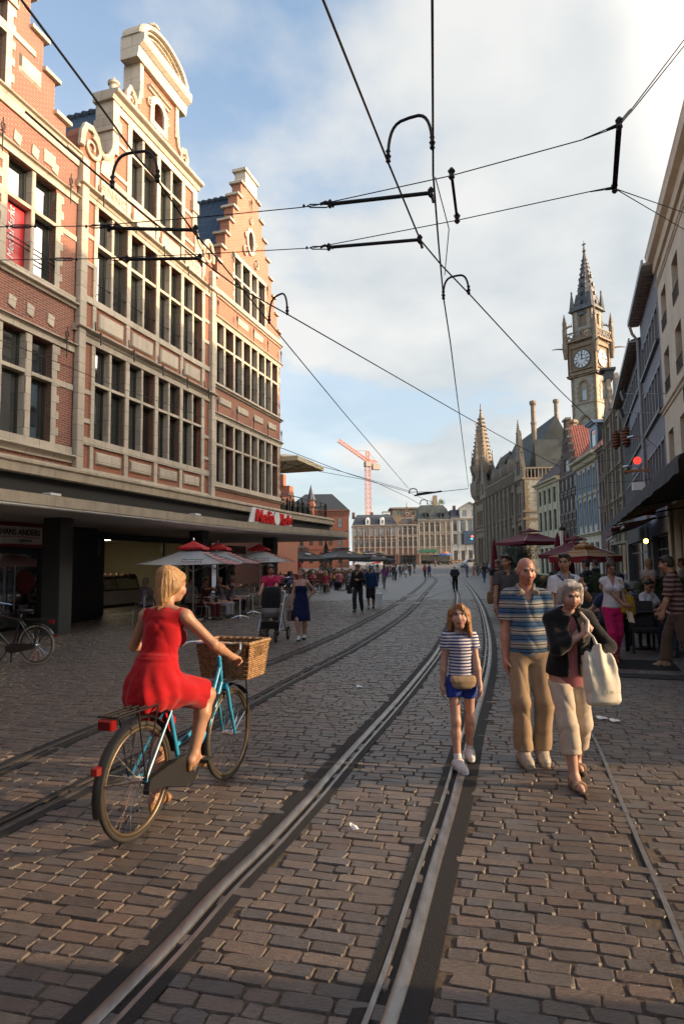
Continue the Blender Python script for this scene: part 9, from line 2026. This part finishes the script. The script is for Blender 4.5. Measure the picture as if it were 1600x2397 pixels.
 for i,(px,hy,fy,c) in enumerate(((907,1322,1352,(.05,.05,.06)),(913,1321,1350,(.30,.06,.08)),(943,1319,1345,(.06,.07,.09)),(953,1318,1340,(.3,.28,.25)),(874,1324,1350,(.05,.16,.16)),(866,1323,1348,(.02,.02,.02)),(858,1322,1345,(.35,.33,.3)),(1140,1316,1340,(.05,.05,.05)),(1155,1318,1342,(.30,.28,.26)))):
  w(('walk','woman','walk2')[i%3],px,hy,fy,c,(.03,.03,.04),(DK,BR,BL)[i%3],R(40*i),'%s figure in the walking crowd, %s'%(('dark grey','red topped','navy','beige topped','teal topped','black','cream topped','slim black','white topped')[i],('behind the woman in purple','left of the white jacket','left of the white skirt','right of the white skirt','behind the blue jacket','left of the teal one','at the end of the truck','right of the black shirt','right of the blue dress')[i]))
 rr=random.Random(9)
 for i in range(26):
  x,y=rr.uniform(4.2,9.5),rr.uniform(14.5,26);x+=(y-14)*.32;c=rr.choice([(.02,.02,.025),(.16,.15,.15),(.05,.06,.10),(.25,.22,.2),(.10,.03,.03),(.02,.02,.02)])
  small_person(rr.choice(['sit','sit2','sit3','stand','walk']),'guest in dim evening clothes among the tables of the right hand cafe',(x,y,0),rr.uniform(0,6.28),(SK,c,(.03,.03,.04),rr.choice([DK,BR,DK,BL])),1,'guests of the right hand cafe')
 WD=plain('bench_wood',(.12,.055,.03),.6,var=.3,scale=6);rg=random.Random(5);seats=[];b0=None;t0=None;n=0
 rows=[(40,668,800),(44,660,830),(49,655,845),(54,660,860),(60,668,872),(67,690,880)];cw=['white','dark','red','blue','grey','pink','black','yellow','brown','striped'];cc=[(.5,.5,.5),(.03,.03,.035),(.35,.03,.04),(.06,.10,.25),(.16,.16,.17),(.40,.12,.16),(.012,.012,.014),(.5,.38,.03),(.12,.07,.05),(.25,.25,.30)]
 for r,(Y,x0,x1) in enumerate(rows):
  L=atY(x0,1330,Y);Rr=atY(x1,1330,Y);x=L.x
  while x<Rr.x:
   if b0 is None:
    b0=thing('terrace_bench','brown wooden benches with high backs on the crowded terrace','bench',(x,Y+.45,0),0,'wooden benches of the big terrace');MB().cham(-.75,.75,-.22,.22,.40,.46,.01).build('seat',WD,b0);MB().cham(-.75,.75,.20,.26,.46,1.15,.01).build('backrest',WD,b0);MB().box(-.72,-.66,-.2,.2,0,.4).box(.66,.72,-.2,.2,0,.4).build('leg_frame',WD,b0)
    t0=thing('terrace_table','brown wooden tables on the crowded terrace','table',(x,Y-.35,0),0,'wooden tables of the big terrace');MB().cham(-.7,.7,-.3,.3,.70,.75,.01).build('tabletop',WD,t0);MB().box(-.5,-.4,-.2,.2,0,.7).box(.4,.5,-.2,.2,0,.7).build('leg_frame',WD,t0)
   else:
    c=copy_tree(b0);c.location=(x,Y+.45,0);c=copy_tree(t0);c.location=(x,Y-.35,0)
   for dx,dy,rz in ((-.4,.42,PI),(.35,.42,PI),(-.35,-.95,0),(.4,-.95,0)):
    if rg.random()<.22 or len(seats)>74:continue
    k=rg.randrange(10);hair=rg.choice([DK,BR,BL,DK,GR]);o=small_person(rg.choice(['sit','sit2','sit3']),'guest in a %s top seated among the crowd on the big terrace'%cw[k],(x+dx+rg.uniform(-.1,.1),Y+dy,0),rz+rg.uniform(-.5,.5),(SK,cc[k],rg.choice([(.03,.03,.04),(.05,.07,.14),(.2,.18,.15)]),hair),1,'guests seated on the big terrace');seats.append(o)
   x+=2.0+rg.uniform(0,.5)
 a,b=gp(706,1368),gp(803,1368);t=thing('stone_bench','long low pale concrete bench in front of the terrace','bench',a,math.atan2(b.y-a.y,b.x-a.x));l=(b-a).length;MB().cham(0,l,0,.9,0,.50,.02).build('plinth',M_CONC,t);MB().cham(-.05,l+.05,-.05,.95,.50,.58,.02).build('slab',plain('bench_slab',(.34,.33,.31),.8,var=.15,scale=4),t)
 for dx,col,lab,hair in ((.55*l,(.30,.17,.12),'person leaning back on the concrete bench with stretched legs, left one',BR),(.82*l,(.28,.15,.10),'dark trousered person on the concrete bench, right one',DK)):
  p=t.matrix_basis@Vector((dx,.1,.06));small_person('sit3',lab,p,R(-65),(SK,col,(.05,.05,.05),hair),1)
 def car(loc,rz,label,cat,prof,w,body,win,wheels,r=.33,extra=None):
  t=thing(cat.replace(' ','_'),label,cat,loc,rz);m=MB();n=len(prof);hw=w/2
  def ins(z):return hw*(1-.16*max(0,(z-.85))**1.0)
  m.rings([[(x,-ins(z)*k,z) for x,z in prof] if k>0 else [(x,ins(z),z) for x,z in prof] for k in (1,-1)]);m.build('body',body,t,bev=.04)
  for i,q in enumerate(win):
   g=MB()
   for s in (-1,1):g.add([(x,s*(ins(z)+.012),z) for x,z in q],[list(range(len(q)))[::-s if True else 1]])
   g.build('side_window',M_GLASS_B,t)
  for x in wheels:
   for s in (-1,1):q=MB();q.lathe([(r,-.1),(r,.1)],18).xf(Matrix.Translation((x,s*(hw-.08),r))@Matrix.Rotation(PI/2,4,'X'));wl=q.build('wheel',M_RUBBER,t);q=MB();q.lathe([(r*.6,-.02),(r*.55,.02)],12).xf(Matrix.Translation((x,s*(hw+.02),r))@Matrix.Rotation(PI/2,4,'X'));q.build('rim',M_STEEL,wl)
  return t
 def pl(px,py,Y):p=atY(px,py,Y);p.z=ground_z(Y);return p
 t=car(pl(1039,1322,172),R(4),'black hatchback parked at the far side of the square','car',[(-2.05,.3),(2.0,.3),(2.1,.6),(1.9,.85),(1.0,1.0),(.35,1.42),(-1.2,1.48),(-1.9,1.05),(-2.1,.7)],1.75,plain('black_car_paint',(.012,.012,.014),.25,coat=.6),[[(.9,1.0),(.35,1.36),(-.4,1.40),(-.4,1.0)],[(-.5,1.0),(-.5,1.4),(-1.15,1.4),(-1.7,1.05)]],(-1.3,1.3));MB().cham(2.0,2.1,-.7,-.45,.62,.75,.01).build('headlight',M_WHITE,t);MB().cham(2.0,2.1,.45,.7,.62,.75,.01).build('headlight',M_WHITE,t)
 t=car(pl(1099,1331,138),R(190),'white and blue minivan driving across the far square','van',[(-2.5,.3),(2.45,.3),(2.5,.7),(2.2,1.0),(1.3,1.15),(.6,1.85),(-2.3,1.9),(-2.5,1.2)],1.85,plain('pale_blue_car_paint',(.42,.47,.52),.3,coat=.5),[[(1.15,1.15),(.6,1.75),(-.1,1.78),(-.1,1.15)],[(-.2,1.15),(-.2,1.78),(-1.2,1.8),(-1.2,1.15)],[(-1.3,1.15),(-1.3,1.8),(-2.2,1.78),(-2.3,1.15)]],(-1.6,1.5),.34)
 for s in (-1,1):MB().cham(2.42,2.52,s*.6-.2,s*.6+.2,.75,.95,.02).build('headlight',M_WHITE,t)
 t=car(pl(862,1328,150),R(180),'white delivery van with green and red swoosh partly behind the black parasols','van',[(-3.3,.45),(3.3,.45),(3.4,.9),(3.1,1.2),(2.4,1.9),(1.6,2.15),(1.6,2.75),(-3.35,2.75)],2.1,plain('white_van_paint',(.62,.62,.60),.35,coat=.3),[[(2.9,1.25),(2.35,1.8),(1.7,1.8),(1.7,1.25)]],(-2.0,2.2),.36)
 for nm,c,z0,z1 in (('green_swoosh',(.02,.22,.08),1.5,2.3),('red_swoosh',(.50,.03,.04),.75,1.25)):
  m=MB();
  for s in (-1,1):m.add([(1.0,s*1.075,z0-.3),(-.8,s*1.075,z0),(-3.0,s*1.075,z0+.3),(-3.0,s*1.075,z1+.2),(-1.0,s*1.075,z1-.2),(.2,s*1.075,z1-.6)],[(0,1,4,5),(1,2,3,4)])
  m.build(nm,plain(nm,c,.5),t)
 text_part('van_lettering','Florida',.85,plain('van_gold',(.40,.22,.03),.5),t,(-.8,1.1,1.75),(PI/2,0,PI),depth=.01,shear=.2)
 m=MB();t=thing('terrace_fence','low brown wooden terrace fence with posts at the foot of the corner house','fence',pl(1035,1318,178),0)
 for k in range(13):m.box(k*.95-.08,k*.95+.08,-.08,.08,0,1.5)
 m.build('post',WD,t);m=MB();m.box(-.1,11.5,-.04,.04,.25,.6);m.box(-.1,11.5,-.04,.04,.8,1.2);m.build('board',plain('fence_tan',(.20,.11,.05),.6,var=.3,scale=2),t)
 t=thing('parasol','small blue parasol with an orange top on the far terrace','parasol',pl(1043,1318,182),0);MB().lathe([(2.4,2.6),(1.4,3.1)],8).build('canopy',plain('parasol_blue',(.03,.10,.30),.7),t);MB().lathe([(1.4,3.1),(.05,3.7)],8).build('top',plain('parasol_orange',(.45,.15,.04),.7),t);MB().tube([(0,0,0),(0,0,3.1)],.06,6).build('pole',M_WIRE,t)
 t=thing('roof_tree','pale green tree rising behind the green slate roof','tree',(32.5,215,0));rb=[(random.gauss(0,2.0),random.gauss(0,1),random.uniform(17,23.5),random.uniform(.5,1.3)) for _ in range(16)]
 def f():b=random.choice(rb);return Vector(b[:3])+Vector((random.gauss(0,1),random.gauss(0,1),random.gauss(0,1)))*b[3]*.5
 leaf_cloud(1600,f,.14).build('crown',plain('pale_leaf',(.12,.17,.06),.7,var=.4,scale=1),t);MB().tube([(0,0,0),(0,0,12),(.4,0,21)],[.4,.3,.1],6).build('trunk',M_BARK,t)
 t=thing('fir_tree','small dark conifer in front of the red brick hall','tree',pl(763,1318,120))
 def f2():h=random.random()**1.4;a=random.uniform(0,2*PI);r=(1-h)*1.5*random.random()**.4;return Vector((r*math.cos(a),r*math.sin(a),.6+h*5.2-r*.25))
 leaf_cloud(1500,f2,.12).build('crown',plain('fir_leaf',(.014,.030,.018),.8,var=.4,scale=2),t);MB().tube([(0,0,0),(0,0,5)],[.12,.03],6).build('trunk',M_BARK,t)
crowd()
